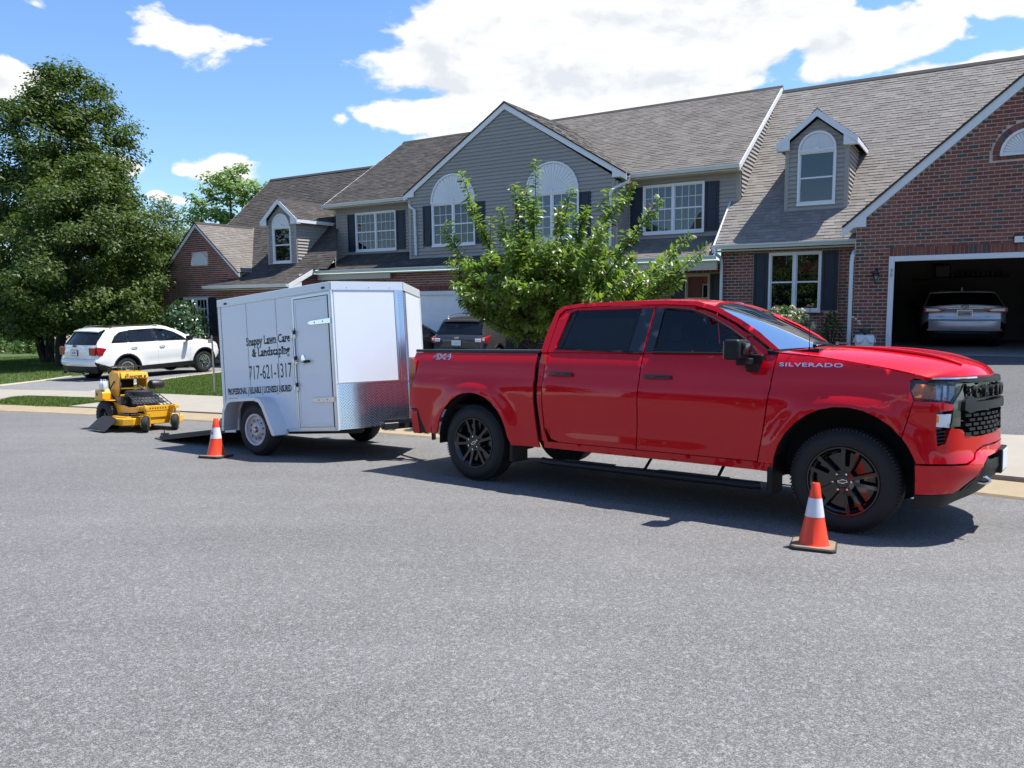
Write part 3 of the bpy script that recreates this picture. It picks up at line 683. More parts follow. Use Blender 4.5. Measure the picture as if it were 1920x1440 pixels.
# garage room
b=MB(); z0,z1=.1,2.75
b.box(-2.3,-2.2,19.56,26.2,z0,z1); b.box(3.7,3.8,19.56,26.2,z0,z1); b.box(-2.2,3.7,26.1,26.2,z0,z1); b.box(-2.2,3.7,19.56,26.1,z1,z1+.1)
M_GAR=mat('garage_wall',(.16,.16,.15),.9,noise=.12,nscale=2); b.build('garage_room',M_GAR,A)
b=MB(); b.box(-2.3,3.8,19.3,26.2,-.2,.13); b.build('garage_floor',mat('garage_floor',(.24,.235,.22),.85,noise=.2,nscale=3),A)
b=MB(); b.box(-1.6,3.05,20.0,22.6,2.32,2.36); [b.box(-1.6,3.05,20.0+k*.52,20.03+k*.52,2.36,2.4) for k in range(6)]; b.build('raised_garage_door',M_ALU,A)
# rakes, returns
for nm,P in (('rake_board',[(G0,3.02),(.75,gz(.75))]),('rake_board',[(.75,gz(.75)),(G1,3.02)])): rake_board(A,P,19.33,19.36,.25)
b=MB(); b.prism([(-2.8,3.02),(-2.8,2.995),(-2.29,2.995),(-2.29,3.40),(-2.35,3.345)],1,19.325,19.36); b.prism([(4.3,3.02),(4.3,2.995),(3.79,2.995),(3.79,3.40),(3.85,3.345)],1,19.325,19.36); b.build('eave_return',M_TRIM,A)
b=MB(); b.box(-2.8,-2.5,19.36,20.9,2.985,3.0); b.box(4.0,4.3,19.36,20.9,2.985,3.0)
b.prism([(-2.8,3.0),(-2.5,3.0),(.75,5.80),(4.0,3.0),(4.3,3.0),(.75,gz(.75)-.2)],1,19.2,19.4) if False else None
b.build('soffit',M_TRIM,A)
RB=lambda z:20.9+(z-2.8)/.87            # main roof plane
for s in (-1,1):
    shingles(A,19.30,lambda t:RB(3.02+t*(gz(.75)-3.02))+.02,(.75+s*3.55,3.02),(.75,gz(.75)+.02),0,m=M_SHI,dirx=True,seed=31+s)
b=MB(); b.prism([(-2.78,3.03),(-2.78,2.9),(20,2.9)],1,0,1) if False else None
# main roof
shingles(A,lambda t:-6.25,lambda t:4.6,(20.9,2.8),(27.1,8.19),260,m=M_SHI,mo=M_SH,exp=.135,tab=.25,key=lambda p:(0 if p[0]>-3.2 and p[0]<.9 and p[1]>21.8 and p[2]>3.55+.86*(p[0]+2.8) else 1 if p[1]<23 and p[0]<-2.7 else 2,p[1]),seed=5)
backslope(A,-6.25,4.6,(27.1,8.19),3.5,4,M_FELT)
b=MB(); b.prism([(26.98,8.12),(27.1,8.24),(27.22,8.12),(27.1,8.2)],0,-6.27,4.6); b.build('ridge_cap',M_FELT,A)
side_board(A,[(20.88,2.79),(27.1,8.19)],-6.30,-6.25,.16)
gutter(A,-6.3,-2.52,20.9,2.83)
b=MB(); b.box(-6.25,-2.55,20.9,21.22,2.66,2.70); b.build('soffit',M_BEIGE,A)
# recessed brick wall with window
brick_wall(A,-6.15,-2.5,.0,2.72,21.2,None,[(-5.26,-3.10,1.02,2.61)],.02,0)
wall_panel('wall',A,[(-6.15,-.4),(-2.5,-.4),(-2.5,2.75),(-6.15,2.75)],21.205,M_MORTAR,[[(-4.8,1.08),(-3.56,1.08),(-3.56,2.55),(-4.8,2.55)]],.1)
b=MB(); b.box(-5.26,-3.10,21.19,21.204,1.02,2.61); 
wall_panel('wall_backing',A,[(-5.26,1.02),(-3.1,1.02),(-3.1,2.61),(-5.26,2.61)],21.194,M_MORTAR,[[(-4.8,1.08),(-3.56,1.08),(-3.56,2.55),(-4.8,2.55)]],.01)
window(A,-4.84,-3.52,1.04,2.59,21.18,cols=2,grid=None,curtain=False)
shutter(A,-5.24,-4.87,1.07,2.60,21.19); shutter(A,-3.50,-3.12,1.07,2.60,21.19)
u=-4.86
while u<-3.5:
    o=put('sill_brick',brick_mesh(.0703,.075,M_BRICK),A); o.location=(u,21.185,.945); u+=.0785
# side wall of recess on the left
b=MB(); b.box(-6.15,-6.05,21.25,24.5,-.4,3.0); b.build('side_wall',M_MORTAR,A)
dormer(A,-3.87,.79,22.0,3.72,5.46,6.31,.80,(20.9,2.8,.87),(-4.34,-3.38,3.88,5.28),.475,2.2)
downspout(A,[(-2.66,20.83,2.78),(-2.66,20.83,2.66),(-2.62,20.6,2.5),(-2.55,19.6,2.46),(-2.55,19.32,2.34),(-2.56,19.3,2.2),(-2.56,19.3,.15)])
downspout(A,[(-6.2,20.83,2.76),(-6.2,20.85,2.62),(-6.12,21.1,2.5),(-6.10,21.12,2.3),(-6.10,21.12,-.1)])
rebase(A,(0.75,19.4,.1))
# ============ middle house: grey siding, big gable
B=thing('siding_house','grey sided house with wide front gable, half-round sunbursts and navy shutters','house')
ZE,SL=5.13,.638; MR=lambda z:22.05+(z-ZE)/SL
# gable wall
gc=-13.39; gs=.614
out=[(-17.45,2.9),(-9.55,2.9),(-9.55,4.98),(gc,4.98+3.9*gs-.0),(-17.45,4.98)]
ga=[(-17.45,2.9),(-9.55,2.9),(-9.55,5.08),(gc,7.55),(-17.2,5.2),(-17.45,5.08)]
ops=[(-16.42,-14.62,3.3,4.75),(-12.64,-10.73,3.3,4.77)]
wall_panel('gable_wall',B,ga,21.702,M_SIDING,[[(a+.04,c+.05),(b_-.04,c+.05),(b_-.04,e-.05),(a+.04,e-.05)] for a,b_,c,e in ops],.12)
siding(B,ga,21.7,[(a,b_,c-.05,e+.03) for a,b_,c,e in ops]+[(-16.83,-16.42,3.3,4.72),(-14.62,-14.21,3.3,4.72),(-13.04,-12.64,3.3,4.72),(-10.73,-10.33,3.3,4.72)],.118,z0=2.9)
for a,b_,c,e in ops: window(B,a,b_,c,e,21.68,2,(3,2)); fan(B,(a+b_)/2,.92 if a<-15 else .945,e+.03,21.675,.93,20)
for a,e in ((-16.83,-16.43),(-14.61,-14.21),(-13.04,-12.65),(-10.72,-10.33)): shutter(B,a,e,3.32,4.71,21.70)
b=MB(); b.box(-17.46,-17.36,21.665,21.71,2.9,4.98); b.build('corner_trim',M_SIDING,B)
b=MB(); b.box(-9.64,-9.54,21.665,21.71,2.9,4.98); b.build('corner_trim',M_SIDING,B)
for s in (-1,1):
    b=MB(); x=gc+s*3.9; 
    side=[(21.7,2.9),(22.5,3.1),(22.5,4.95),(21.7,4.95)]
    b.prism(side,0,*sorted((gc+s*3.94,gc+s*3.84))); b.build('side_wall',M_SIDING,B)
zr=7.76; hw=4.25; ze=zr-hw*gs
for s in (-1,1):
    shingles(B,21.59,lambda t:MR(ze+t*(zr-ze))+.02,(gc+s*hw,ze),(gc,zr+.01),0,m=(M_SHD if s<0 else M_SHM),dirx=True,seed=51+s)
    rake_board(B,sorted([(gc+s*hw,ze),(gc,zr)]),21.62,21.65,.22)
    b=MB(); P=[(gc+s*hw,ze-.01),(gc+s*hw,ze-.10),(gc+s*3.79,ze-.10),(gc+s*3.79,ze+.22)]; b.prism(P if s<0 else P[::-1],1,21.612,21.648); b.build('eave_return',M_TRIM,B)
    b=MB(); x0,x1=sorted((gc+s*hw,gc+s*3.9)); b.box(x0,x1,21.65,22.3,ze-.11,ze-.095); b.build('soffit',M_BEIGE,B)
b=MB(); b.prism([(gc-.16,zr-.08),(gc,zr+.035),(gc+.16,zr-.08),(gc,zr+.0)],1,21.59,26.15); b.build('ridge_cap',M_FELT,B)
# set-back upper walls
for (a,e,win,shs,grd) in ((-21.72,-17.4,(-20.72,-18.71,3.33,4.79),((-21.14,-20.73),(-18.70,-18.27)),(4,2)),(-9.6,-6.02,(-8.94,-7.03,3.37,4.83),((-9.36,-8.95),(-7.02,-6.6)),(4,2))):
    o_=[(a,3.1),(e,3.1),(e,5.12),(a,5.12)]; w0,w1,c,d_=win
    wall_panel('upper_wall',B,o_,22.502,M_SIDING,[[(w0+.04,c+.05),(w1-.04,c+.05),(w1-.04,d_-.05),(w0+.04,d_-.05)]],.12)
    siding(B,o_,22.5,[(w0,w1,c-.04,d_+.02)]+[(x,y,c,d_-.03) for x,y in shs],.118,z0=3.1)
    window(B,w0,w1,c,d_,22.48,2,grd,curtain=True)
    for x,y in shs: shutter(B,x,y,c+.01,d_-.03,22.5)
b=MB(); b.box(-21.74,-21.63,22.46,22.51,3.1,5.0); b.build('corner_trim',M_SIDING,B)
b=MB(); b.box(-6.12,-6.0,22.46,22.51,3.1,5.05); b.build('corner_trim',M_SIDING,B)
# right side wall over the neighbour's roof
siding(B,[(22.52,4.18),(27.0,8.08),(22.52,5.22)],0,exp=.125,side=-5.99)
b=MB(); b.prism([(22.52,3.0),(27.1,3.0),(27.1,8.2),(22.52,5.25)],0,-6.1,-5.992); b.prism([(22.52,3.0),(27.1,3.0),(27.1,8.2),(22.52,5.25)],0,-21.72,-21.62); b.build('side_wall',M_SIDING,B)
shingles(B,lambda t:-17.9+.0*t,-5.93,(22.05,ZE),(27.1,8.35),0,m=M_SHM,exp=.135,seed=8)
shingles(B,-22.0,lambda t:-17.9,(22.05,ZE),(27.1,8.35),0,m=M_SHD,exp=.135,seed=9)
backslope(B,-22,-5.93,(27.1,8.35),3.5,4.5,M_FELT)
b=MB(); b.prism([(26.98,8.29),(27.1,8.40),(27.22,8.29),(27.1,8.35)],0,-22.02,-5.9); b.build('ridge_cap',M_FELT,B)
side_board(B,[(22.03,ZE),(27.1,8.35)],-5.93,-5.90,.17); side_board(B,[(22.03,ZE),(27.1,8.35)],-22.03,-22.0,.17)
gutter(B,-22.0,-17.58,22.05,5.14,.1); gutter(B,-9.2,-5.9,22.05,5.14,.1)
b=MB(); b.box(-22,-17.4,22.05,22.5,4.99,5.03); b.build('soffit',M_BEIGE,B)
b=MB(); b.box(-9.5,-5.93,22.05,22.5,4.99,5.03); b.build('soffit',M_BEIGE,B)
downspout(B,[(-17.6,21.95,5.1),(-17.6,21.9,4.95),(-17.35,21.6,4.72),(-17.14,21.6,4.6),(-17.13,21.62,3.02)],w_=.05)
downspout(B,[(-9.17,21.95,5.1),(-9.2,21.9,4.92),(-9.5,21.62,4.74),(-9.66,21.62,4.6),(-9.66,21.62,3.0)],w_=.05)
# pent roof over the ground floor
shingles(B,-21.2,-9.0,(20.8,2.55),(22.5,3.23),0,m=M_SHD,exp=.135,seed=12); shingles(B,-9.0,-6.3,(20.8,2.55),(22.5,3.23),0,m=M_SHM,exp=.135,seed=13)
gutter(B,-21.2,-6.16,20.8,2.56,.1)
b=MB(); b.box(-21.2,-17.7,20.84,20.90,2.22,2.44); b.box(-13.2,-6.16,20.84,20.95,2.18,2.44); b.box(-21.2,-6.16,20.8,22.4,2.40,2.435); b.build('frieze_board',M_BEIGE,B)
# ground floor brick
brick_wall(B,-21.2,-13.2,-.45,2.42,21.1,None,[(-16.92,-14.15,-1,1.945)],.03,0)
wall_panel('wall',B,[(-21.2,-.9),(-16.86,-.9),(-16.86,1.72),(-14.2,1.72),(-14.2,-.9),(-13.2,-.9),(-13.2,2.45),(-21.2,2.45)],21.105,M_MORTAR,(),.1)
b=MB(); b.box(-13.3,-13.2,21.2,22.4,-.9,2.45); b.build('side_wall',M_MORTAR,B)
u=-16.92
while u<-14.18: o=put('soldier_brick',brick_mesh(.0703,.18,M_BRICK),B); o.location=(u+.005,21.098,1.755); u+=.0813
b=MB(); b.box(-16.9,-16.78,21.06,21.12,-.6,1.74); b.box(-14.28,-14.16,21.06,21.12,-.6,1.74); b.box(-16.78,-14.28,21.06,21.12,1.62,1.74); b.build('garage_trim',M_TRIM,B)
gd=None
b=MB()
gd=MB(); gd.box(-16.78,-14.28,21.16,21.19,-.55,1.62); gd=gd.build('garage_door',M_TRIM,B)
for k in range(4):
    z=-.52+k*.535
    b=MB(); b.box(-16.77,-14.29,21.13,21.16,z,z+.525); pn=b.build('door_panel',M_TRIM,gd) if False else b.build('door_panel',M_TRIM,gd)
    b2=MB()
    for j in range(4):
        x=-16.7+j*.612; b2.box(x,x+.53,21.122,21.13,z+.09,z+.43)
    if k<4:
        for i_,v in enumerate(b2.v): pass
        b2.build('panel_relief',M_TRIM,gd)
brick_wall(B,-13.2,-6.15,-.4,2.42,22.4,None,[(-8.0,-6.3,.6,2.13),(-10.6,-9.5,-1,2.1)],.03,0)
wall_panel('wall',B,[(-13.2,-.9),(-6.15,-.9),(-6.15,2.45),(-13.2,2.45)],22.405,M_MORTAR,[[(-7.5,.75),(-6.84,.75),(-6.84,2.08),(-7.5,2.08)]],.1)
window(B,-7.54,-6.79,.7,2.13,22.38,1,None,curtain=True,mat_f=M_BEIGE); shutter(B,-7.98,-7.56,.7,2.12,22.4); shutter(B,-6.77,-6.35,.7,2.12,22.4)
b=MB(); b.box(-10.5,-9.6,22.36,22.41,-.3,2.05); b.box(-10.42,-9.68,22.34,22.36,.2,1.0); b.box(-10.42,-9.68,22.34,22.36,1.15,1.9); b.build('front_door',M_SHUT,B)
downspout(B,[(-8.45,20.74,2.5),(-8.45,20.8,2.3),(-8.46,22.2,2.1),(-8.46,22.34,1.95),(-8.46,22.34,-.2)],w_=.035)
downspout(B,[(-13.95,20.74,2.5),(-13.95,20.9,2.25),(-13.9,21.04,2.1),(-13.9,21.04,-.4)],w_=.04)
rebase(B,(-13.4,21.1,-.45))
# ============ left house
C_=thing('brick_house','dark brick house with small half-round gable light behind the white SUV','house'); roofmat=M_SHD
lin=lambda u,z: z<2.62+.83*min(u+29.4,-24.57-u) -.02 or z<2.3
brick_wall(C_,-29.4,-21.3,-.6,4.4,20.0,lambda u,z:(z<2.2) or (u<-24.5 and z<2.55+.83*min(u+29.4,-24.57-u)) ,[(-28.05,-26.42,.05,1.65),(-27.37,-26.38,2.93,3.44)],.0,0)
wall_panel('wall',C_,[(-29.4,-1),(-21.3,-1),(-21.3,2.2),(-24.57,2.2),(-24.57,2.6),(-26.98,4.5),(-29.4,2.6)],20.005,M_MORTAR,(),.12)
b=MB(); b.box(-21.4,-21.3,20.02,21.2,-1,2.45); b.build('side_wall',M_MORTAR,C_)
b=MB()
for k in range(36):
    z=-.5+k*CH
    for j in range(6):
        y=20.02+j*CL+(.1 if k%2 else 0)
        if y+CL<21.15: b.box(-21.3,-21.288,y+.005,y+CL-.005,z+.005,z+CH-.005)
me=bpy.data.meshes.new('brickwork'); me.from_pydata(b.v,[],b.f); me.materials.append(M_BRICKI); put('brickwork',me,C_,'stuff')
fan(C_,-26.88,.47,2.96,19.99,.47,14)
window(C_,-28.0,-26.46,.1,1.62,19.98,2,(3,2)); shutter(C_,-26.44,-26.0,.1,1.63,19.99); shutter(C_,-28.46,-28.02,.1,1.63,19.99)
for s in (-1,1):
    shingles(C_,19.90,lambda t:20.6+(2.60+t*2.03-2.62)/.88+.05,(-26.98+s*2.5,2.58),(-26.98,4.63),0,m=M_SHM,dirx=True,seed=71+s)
    rake_board(C_,sorted([(-26.98+s*2.5,2.58),(-26.98,4.63)]),19.93,19.96,.18)
b=MB(); b.prism([(-27.1,4.56),(-26.98,4.66),(-26.86,4.56),(-26.98,4.62)],1,19.90,22.75); b.build('ridge_cap',M_FELT,C_)
shingles(C_,-29.1,lambda t:-20.5 if t<.1 else max(-21.75,-20.5-1.25*(t-.1)/.265),(20.6,2.62),(25.8,7.2),0,m=M_SHD,exp=.135,seed=21)
shingles(C_,lambda t:-25.85+1.3*min(1,t*1.2),-21.2,(19.4,2.06),(20.62,2.63),0,m=M_SHD,exp=.135,seed=22)
backslope(C_,-29.1,-22,(25.8,7.2),4,4.5,M_FELT)
b=MB(); b.prism([(25.68,7.14),(25.8,7.25),(25.92,7.14),(25.8,7.2)],0,-29.12,-22.0); b.build('ridge_cap',M_FELT,C_)
side_board(C_,[(20.6,2.62),(25.8,7.2)],-29.13,-29.1,.15); side_board(C_,[(19.38,2.06),(20.7,2.66)],-21.2,-21.17,.17)
b=MB(); b.prism([(19.4,1.88),(20.0,1.88),(20.0,2.14),(19.4,1.90)],0,-21.2,-21.165); b.build('eave_return',M_TRIM,C_)
gutter(C_,-25.9,-21.2,19.4,2.07); b=MB(); b.box(-25.8,-21.2,19.4,20.0,1.90,1.93); b.build('soffit',M_BEIGE,C_)
b=MB(); b.prism([(20.1,-1),(25,-1),(25,6.4),(20.6,2.5)],0,-29.3,-29.2); b.build('side_wall',M_MORTAR,C_)
dormer(C_,-23.07,.79,20.9,2.88,4.55,5.34,.80,(20.6,2.62,.88),(-23.56,-22.57,2.93,4.30),.47,2.0)
b=MB(); b.prism([(-20.54,2.55),(-21.2,2.55),(-21.77,2.9),(-21.77,4.26),(-20.54,3.02)],1,0,1) if False else [b.poly(q) for q in ([(-20.52,21.1,2.5),(-21.77,22.5,2.9),(-21.77,22.5,4.27),(-20.52,21.1,3.03)],[(-20.54,21.12,2.5),(-21.79,22.52,2.9),(-21.79,22.52,4.27),(-20.54,21.12,3.03)])]; b.build('flashing',M_TRIM,C_)
rebase(C_,(-25.3,20.0,-.6))
b=MB(); b.poly([(-20.52,21.1,2.6),(-21.77,22.5,3.1),(-21.77,22.5,4.28),(-20.52,21.1,3.02)]); b.build('flashing',M_TRIM,C_) if False else None
# ============ house far left behind the tree
D_=thing('brick_house','bright red brick house with white window far left behind the trees','house')
M_BRL=ramp_mat('brick_light',BRL,True)
b=MB(); b.box(-100,-66,34.0,42,-2.2,1.9); b.build('wall',M_MORTAR,D_)
b=MB()
for k in range(26):
    z=-1.6+k*.13; u=-100+(.2 if k%2 else 0)
    while u<-66.4: b.box(u+.01,u+.39,33.98,34.0,z+.008,z+.122,skip=(3,)); u+=.4
me=bpy.data.meshes.new('brickwork'); me.from_pydata(b.v,[],b.f); me.materials.append(M_BRL); put('brickwork',me,D_,'stuff')
for u in (-93,-88,-82.5,-77,-71.5): window(D_,u,u+1.3,-.2,1.3,33.96,1,(3,2),curtain=False)
shingles(D_,-101,-65,(33.4,1.85),(38,4.2),0,m=M_SHD,exp=.5,tab=1.,seed=23); backslope(D_,-101,-65,(38,4.2),2.3,4.6,M_FELT)
gutter(D_,-101,-65,33.4,1.85); rebase(D_,(-83,34,-1.9))

# ------------------------------------------------------------ vehicle tools
def paint(name,col,flake=0.,rough=.28,coat=1.0):
    m=mat(name,col,rough,flake,.5,coat); return m
M_RED=mat('red_paint',(.58,.002,.009),.45,0.,.04,.9); M_BLK=mat('black_plastic',(.012,.0125,.013),.5,spec=.28); M_GBLK=mat('gloss_black',(.008,.008,.009),.12,coat=.5)
M_TYRE=mat('tyre_rubber',(.013,.013,.014),.75,bump=.25,bscale=90,noise=.2,nscale=12); M_CHROME=mat('chrome',(.75,.76,.78),.12,1.); M_STEEL=mat('steel',(.42,.42,.43),.35,1.)
M_TINT=glass_mat('tinted_glass',(.03,.035,.04),.35,.0,1.5); M_CLEAR=glass_mat('car_glass',(.34,.42,.43),.8,.0,1.55); M_AMBER=mat('amber_lens',(.95,.30,.02),.15,coat=1.); M_LENS=mat('lamp_lens',(.80,.84,.88),.15,.2,coat=1.); M_RLENS=mat('red_lens',(.34,.006,.012),.1,coat=1.)
M_UNDER=mat('underbody',(.012,.012,.012),.9); M_SEAT=mat('seat_cloth',(.05,.05,.052),.9); M_LENSG=glass_mat('lamp_cover',(.85,.88,.9),.95,.0,1.5)
def panel(parent,name,outline,F,m,step=.06,sides=(-1,1),holes=(),thick=.02,label=None,smooth_out=False,edge=None):
    P,T,rim=tri_region(outline,holes,step,edge or step*.7); out=[]
    pts=[Vector(F(*p)) for p in P]; e=1e-3; nr=[]
    for p,q in zip(P,pts):
        a=Vector(F(p[0]+e,p[1]))-q; b=Vector(F(p[0],p[1]+e))-q; n=a.cross(b); n=n.normalized() if n.length>1e-12 else Vector((0,1,0))
        if n.y<-.2 or (abs(n.y)<=.2 and n.x*(1 if q.x>1 else -1)<0): n=-n
        nr.append(n)
    for s in sides:
        b=MB(); fl=lambda v:(v[0],v[1]*s,v[2])
        for q in pts: b.vert(fl(q))
        for t in T: b.face(t if s<0 else t[::-1])
        ri={}
        for i,j in rim:
            for k in (i,j):
                if k not in ri: ri[k]=(b.vert(fl(pts[k])),b.vert(fl(pts[k]-nr[k]*thick)))
            b.face((ri[i][0],ri[j][0],ri[j][1],ri[i][1]))
        me=bpy.data.meshes.new(name); me.from_pydata(b.v,[],b.f); me.materials.append(m)
        me.polygons.foreach_set('use_smooth',[True]*len(me.polygons)); me.update(); out.append(put(name,me,parent,None,label))
    return out
def loft(parent,name,st,m,p1=2.2,p2=2.6,nv=18,k=5,thick=.0,label=None,vr=(-1,1),smo=True):
    """st: list of ((cx,cz),(ex,ey,ez)[,lift])"""
    flat=[(a[0],a[1],e[0],e[1],e[2]) for a,e in st]; fl=smoothp(flat,k) if smo and len(flat)>2 else flat
    b=MB(); rows=[]
    vs_=[vr[0]+(vr[1]-vr[0])*i/nv for i in range(nv+1)]
    vs_=[math.copysign(abs(v)**.8,v) for v in vs_] if vr==(-1,1) else vs_
    for cx_,cz_,ex,ey,ez in fl: rows.append([b.vert((cx_+(ex-cx_)*abs(v)**p1,ey*v,cz_+(ez-cz_)*abs(v)**p2)) for v in vs_])
    for A_,B_ in zip(rows,rows[1:]):
        for i in range(nv): b.face((A_[i],A_[i+1],B_[i+1],B_[i]))
    if thick:
        n=len(b.v); b.v+=[(x,y,z-thick) for x,y,z in b.v]
        loop=rows[0]+[r[-1] for r in rows[1:]]+rows[-1][::-1][1:]+[r[0] for r in rows[::-1][1:]]
        for i,j in zip(loop,loop[1:]): b.face((i,j,n+j,n+i))
    return b.build(name,m,parent,smooth=True,angle=50,fixn=False,label=label)
def wheel(parent,x,y,r,w_,rr,style,s,m_rim,tread=44,name='wheel',blocks=True,turn=0.,rot=0.):
    """hub at x,y (outer face), axis along y; s=-1 right side (outside towards -y)"""
    e=bpy.data.objects.new(name,None); sc.collection.objects.link(e); e.parent=parent; e.location=(x,y,r); e.rotation_euler=(0,0,turn); e.empty_display_size=.1
    Mx=Matrix.Rotation(R(90),4,'X') if s<0 else Matrix.Rotation(R(-90),4,'X')   # local +z -> outside
    Mx=Mx@Matrix.Rotation(rot,4,'Z')
    b=MB(); sh=.04
    prof=[(rr-.004,-.03),(rr+.012,-.006),(rr+.035,.0),(rr+.06,.001),((rr+r)/2+.02,-.004),(r-.045,-.012),(r-.02,-.028),(r-.006,-.055),(r,-.075),(r,-w_+.06),(r-.006,-w_+.04),(r-.03,-w_+.01),(rr,-w_)]
    b.lathe(prof,64,Mx)
    if blocks:
        for k in range(tread*2):
            a=math.pi*k/tread; q=Matrix.Rotation(a,4,'Z')
            b.box(r-.020,r-.002,-.006,.006,-.060,-.030,Mx@q); b.box(r-.004,r+.004,-.0055,.0055,-.115,-.072,Mx@q@Matrix.Rotation(.06,4,'Z'))
    b.build('tyre',M_TYRE,e,smooth=True,angle=40)
    b=MB(); b.lathe([(rr+.004,-.004),(rr-.006,-.004),(rr-.014,-.02),(rr-.03,-.035),(rr-.035,-.16),(.05,-.17)],48,Mx)
    b.lathe([(rr-.045,-.10),(.09,-.10)],32,Mx)
    b.build('rim_barrel',M_GBLK if style in('truck',) else m_rim,e,smooth=True)
    b=MB(); q=MB()
    def bar(b,r0,r1,w0,w1,z0,z1,a,th=.03,off0=0,off1=0):
        Q=Mx@Matrix.Rotation(a,4,'Z'); P=[(r0,off0-w0,z0),(r0,off0+w0,z0),(r1,off1+w1,z1),(r1,off1-w1,z1)]
        i=[b.vert(Q@Vector(p)) for p in P]; P2=[(r0,off0-w0*1.3,z0-th),(r0,off0+w0*1.3,z0-th),(r1,off1+w1*1.3,z1-th),(r1,off1-w1*1.3,z1-th)]; j=[b.vert(Q@Vector(p)) for p in P2]
        b.face(i); 
        for k in range(4): b.face((i[k],i[(k+1)%4],j[(k+1)%4],j[k]))
    if style=='truck':
        for k in range(5):
            a=2*math.pi*k/5+math.pi/2
            for sd in (-1,1):
                bar(b,.055,rr-.012,.013,.015,-.028,-.012,a+sd*.12,.035,sd*.008,sd*.024)
            bar(b,.05,.12,.03,.02,-.03,-.03,a,.02)
        b.lathe([(0,-.018),(.045,-.018),(.052,-.024),(.085,-.026),(.09,-.05)],32,Mx); b.build('rim',m_rim,e,smooth=True,angle=25)
        for k in range(6):
            a=2*math.pi*k/6+.3; q=MB(); q.lathe([(0,.004),(.008,.003),(.0105,-.004),(.0105,-.024)],8,Mx@Matrix.Translation((.068*math.cos(a),.068*math.sin(a),0))); q.build('lug_nut',M_CHROME,e,smooth=True)
        q=MB(); Q=Mx@Matrix.Rotation(.35 if s<0 else -.35,4,'Z')
        def ring(P,h0,h1,sc2):
            n=len(P)
            for i in range(n):
                a_,c_=P[i],P[(i+1)%n]; q.poly([Q@Vector((a_[0],a_[1],h1)),Q@Vector((c_[0],c_[1],h1)),Q@Vector((c_[0]*sc2[0],c_[1]*sc2[1],h1)),Q@Vector((a_[0]*sc2[0],a_[1]*sc2[1],h1))])
        bow=[(-.034,-.010),(-.012,-.010),(-.015,-.016),(.010,-.016),(.013,-.010),(.036,-.010),(.032,.010),(.012,.010),(.015,.016),(-.010,.016),(-.013,.010),(-.038,.010)]
        ring(bow,-.016,-.0155,(.78,.62)); q.build('emblem',M_CHROME,e)
    elif style=='alloy':
        for k in range(5):
            a=2*math.pi*k/5+.2
            for sd in (-1,1): bar(b,.03,rr-.01,.015,.020,-.02,-.012,a+sd*.12,.03,sd*.006,sd*.022)
        b.lathe([(0,-.012),(.035,-.012),(.06,-.02),(.065,-.04)],24,Mx); b.lathe([(rr-.003,-.002),(rr-.022,-.008),(rr-.024,-.02)],40,Mx); b.build('rim',m_rim,e,smooth=True,angle=25)
    elif style=='steel':
        b.lathe([(rr-.004,-.0),(rr-.022,-.006),(rr-.030,-.045),(rr-.06,-.055),(.095,-.030),(.085,-.018),(.04,-.018)],40,Mx); b.build('rim',m_rim,e,smooth=True,angle=50)
        q=MB(); q.lathe([(0,.012),(.026,.010),(.03,.0),(.03,-.03)],16,Mx); q.build('hub_cap',M_STEEL,e,smooth=True)
        for k in range(5):
            a=2*math.pi*k/5; q=MB(); q.lathe([(0,.0),(.008,-.002),(.01,-.02)],6,Mx@Matrix.Translation((.055*math.cos(a),.055*math.sin(a),0))); q.build('lug_nut',M_CHROME,e,smooth=True)
        for k in range(10):
            a=2*math.pi*k/10; q=MB(); q.lathe([(0,-.030),(.013,-.030)],10,Mx@Matrix.Translation((.125*math.cos(a),.125*math.sin(a),0))); q.build('vent_hole',M_UNDER,e)
    return e
def sm(x,a,b):
    t=min(1,max(0,(x-a)/(b-a))); return t*t*(3-2*t)
# ============================================================ red pickup
TF=Vector((.78824529,-.61475147,.0273861)).normalized(); TU=Vector((.01435435,.06286095,.99791906))
TM=frame((.17025618,8.78108071,-.55855522),TF,z=TU)
T=thing('pickup_truck','bright red four-door pickup truck with black wheels parked along the kerb','pickup truck',TM)
PL=smoothp([(4.05,.985),(4.2,.978),(4.33,.952),(4.42,.905),(4.48,.84),(4.53,.74),(4.585,.58),(4.63,.40),(4.66,.2),(4.67,0.0)],8)
PS=[0.]
for a,b_ in zip(PL,PL[1:]): PS.append(PS[-1]+math.hypot(b_[0]-a[0],b_[1]-a[1]))
SMAX=4.05+PS[-1]
def plan(s):
    t=min(max(s-4.05,0),PS[-1])
    for i in range(len(PS)-1):
        if t<=PS[i+1]: k=(t-PS[i])/(PS[i+1]-PS[i]+1e-9); a,b_=PL[i],PL[i+1]; return a[0]+(b_[0]-a[0])*k,a[1]+(b_[1]-a[1])*k
    return PL[-1]
INS=[(.2,.07),(.28,.05),(.42,.032),(.5,.012),(.62,.0),(.8,-.004),(1.0,0),(1.10,.010),(1.18,.022),(1.26,.040),(1.32,.060),(1.37,.088),(1.42,.13),(1.5,.2)]
XP=[(.2,-.12),(.3,-.09),(.42,-.02),(.5,.035),(.57,.045),(.62,.03),(.66,.005),(.8,-.01),(1.0,-.015),(1.2,-.03),(1.3,-.05)]
def arch_d(x,z):
    a=math.hypot(x,(z-.42)); b_=math.hypot(x-3.745,(z-.42)); return min(a-.53,b_-.56)
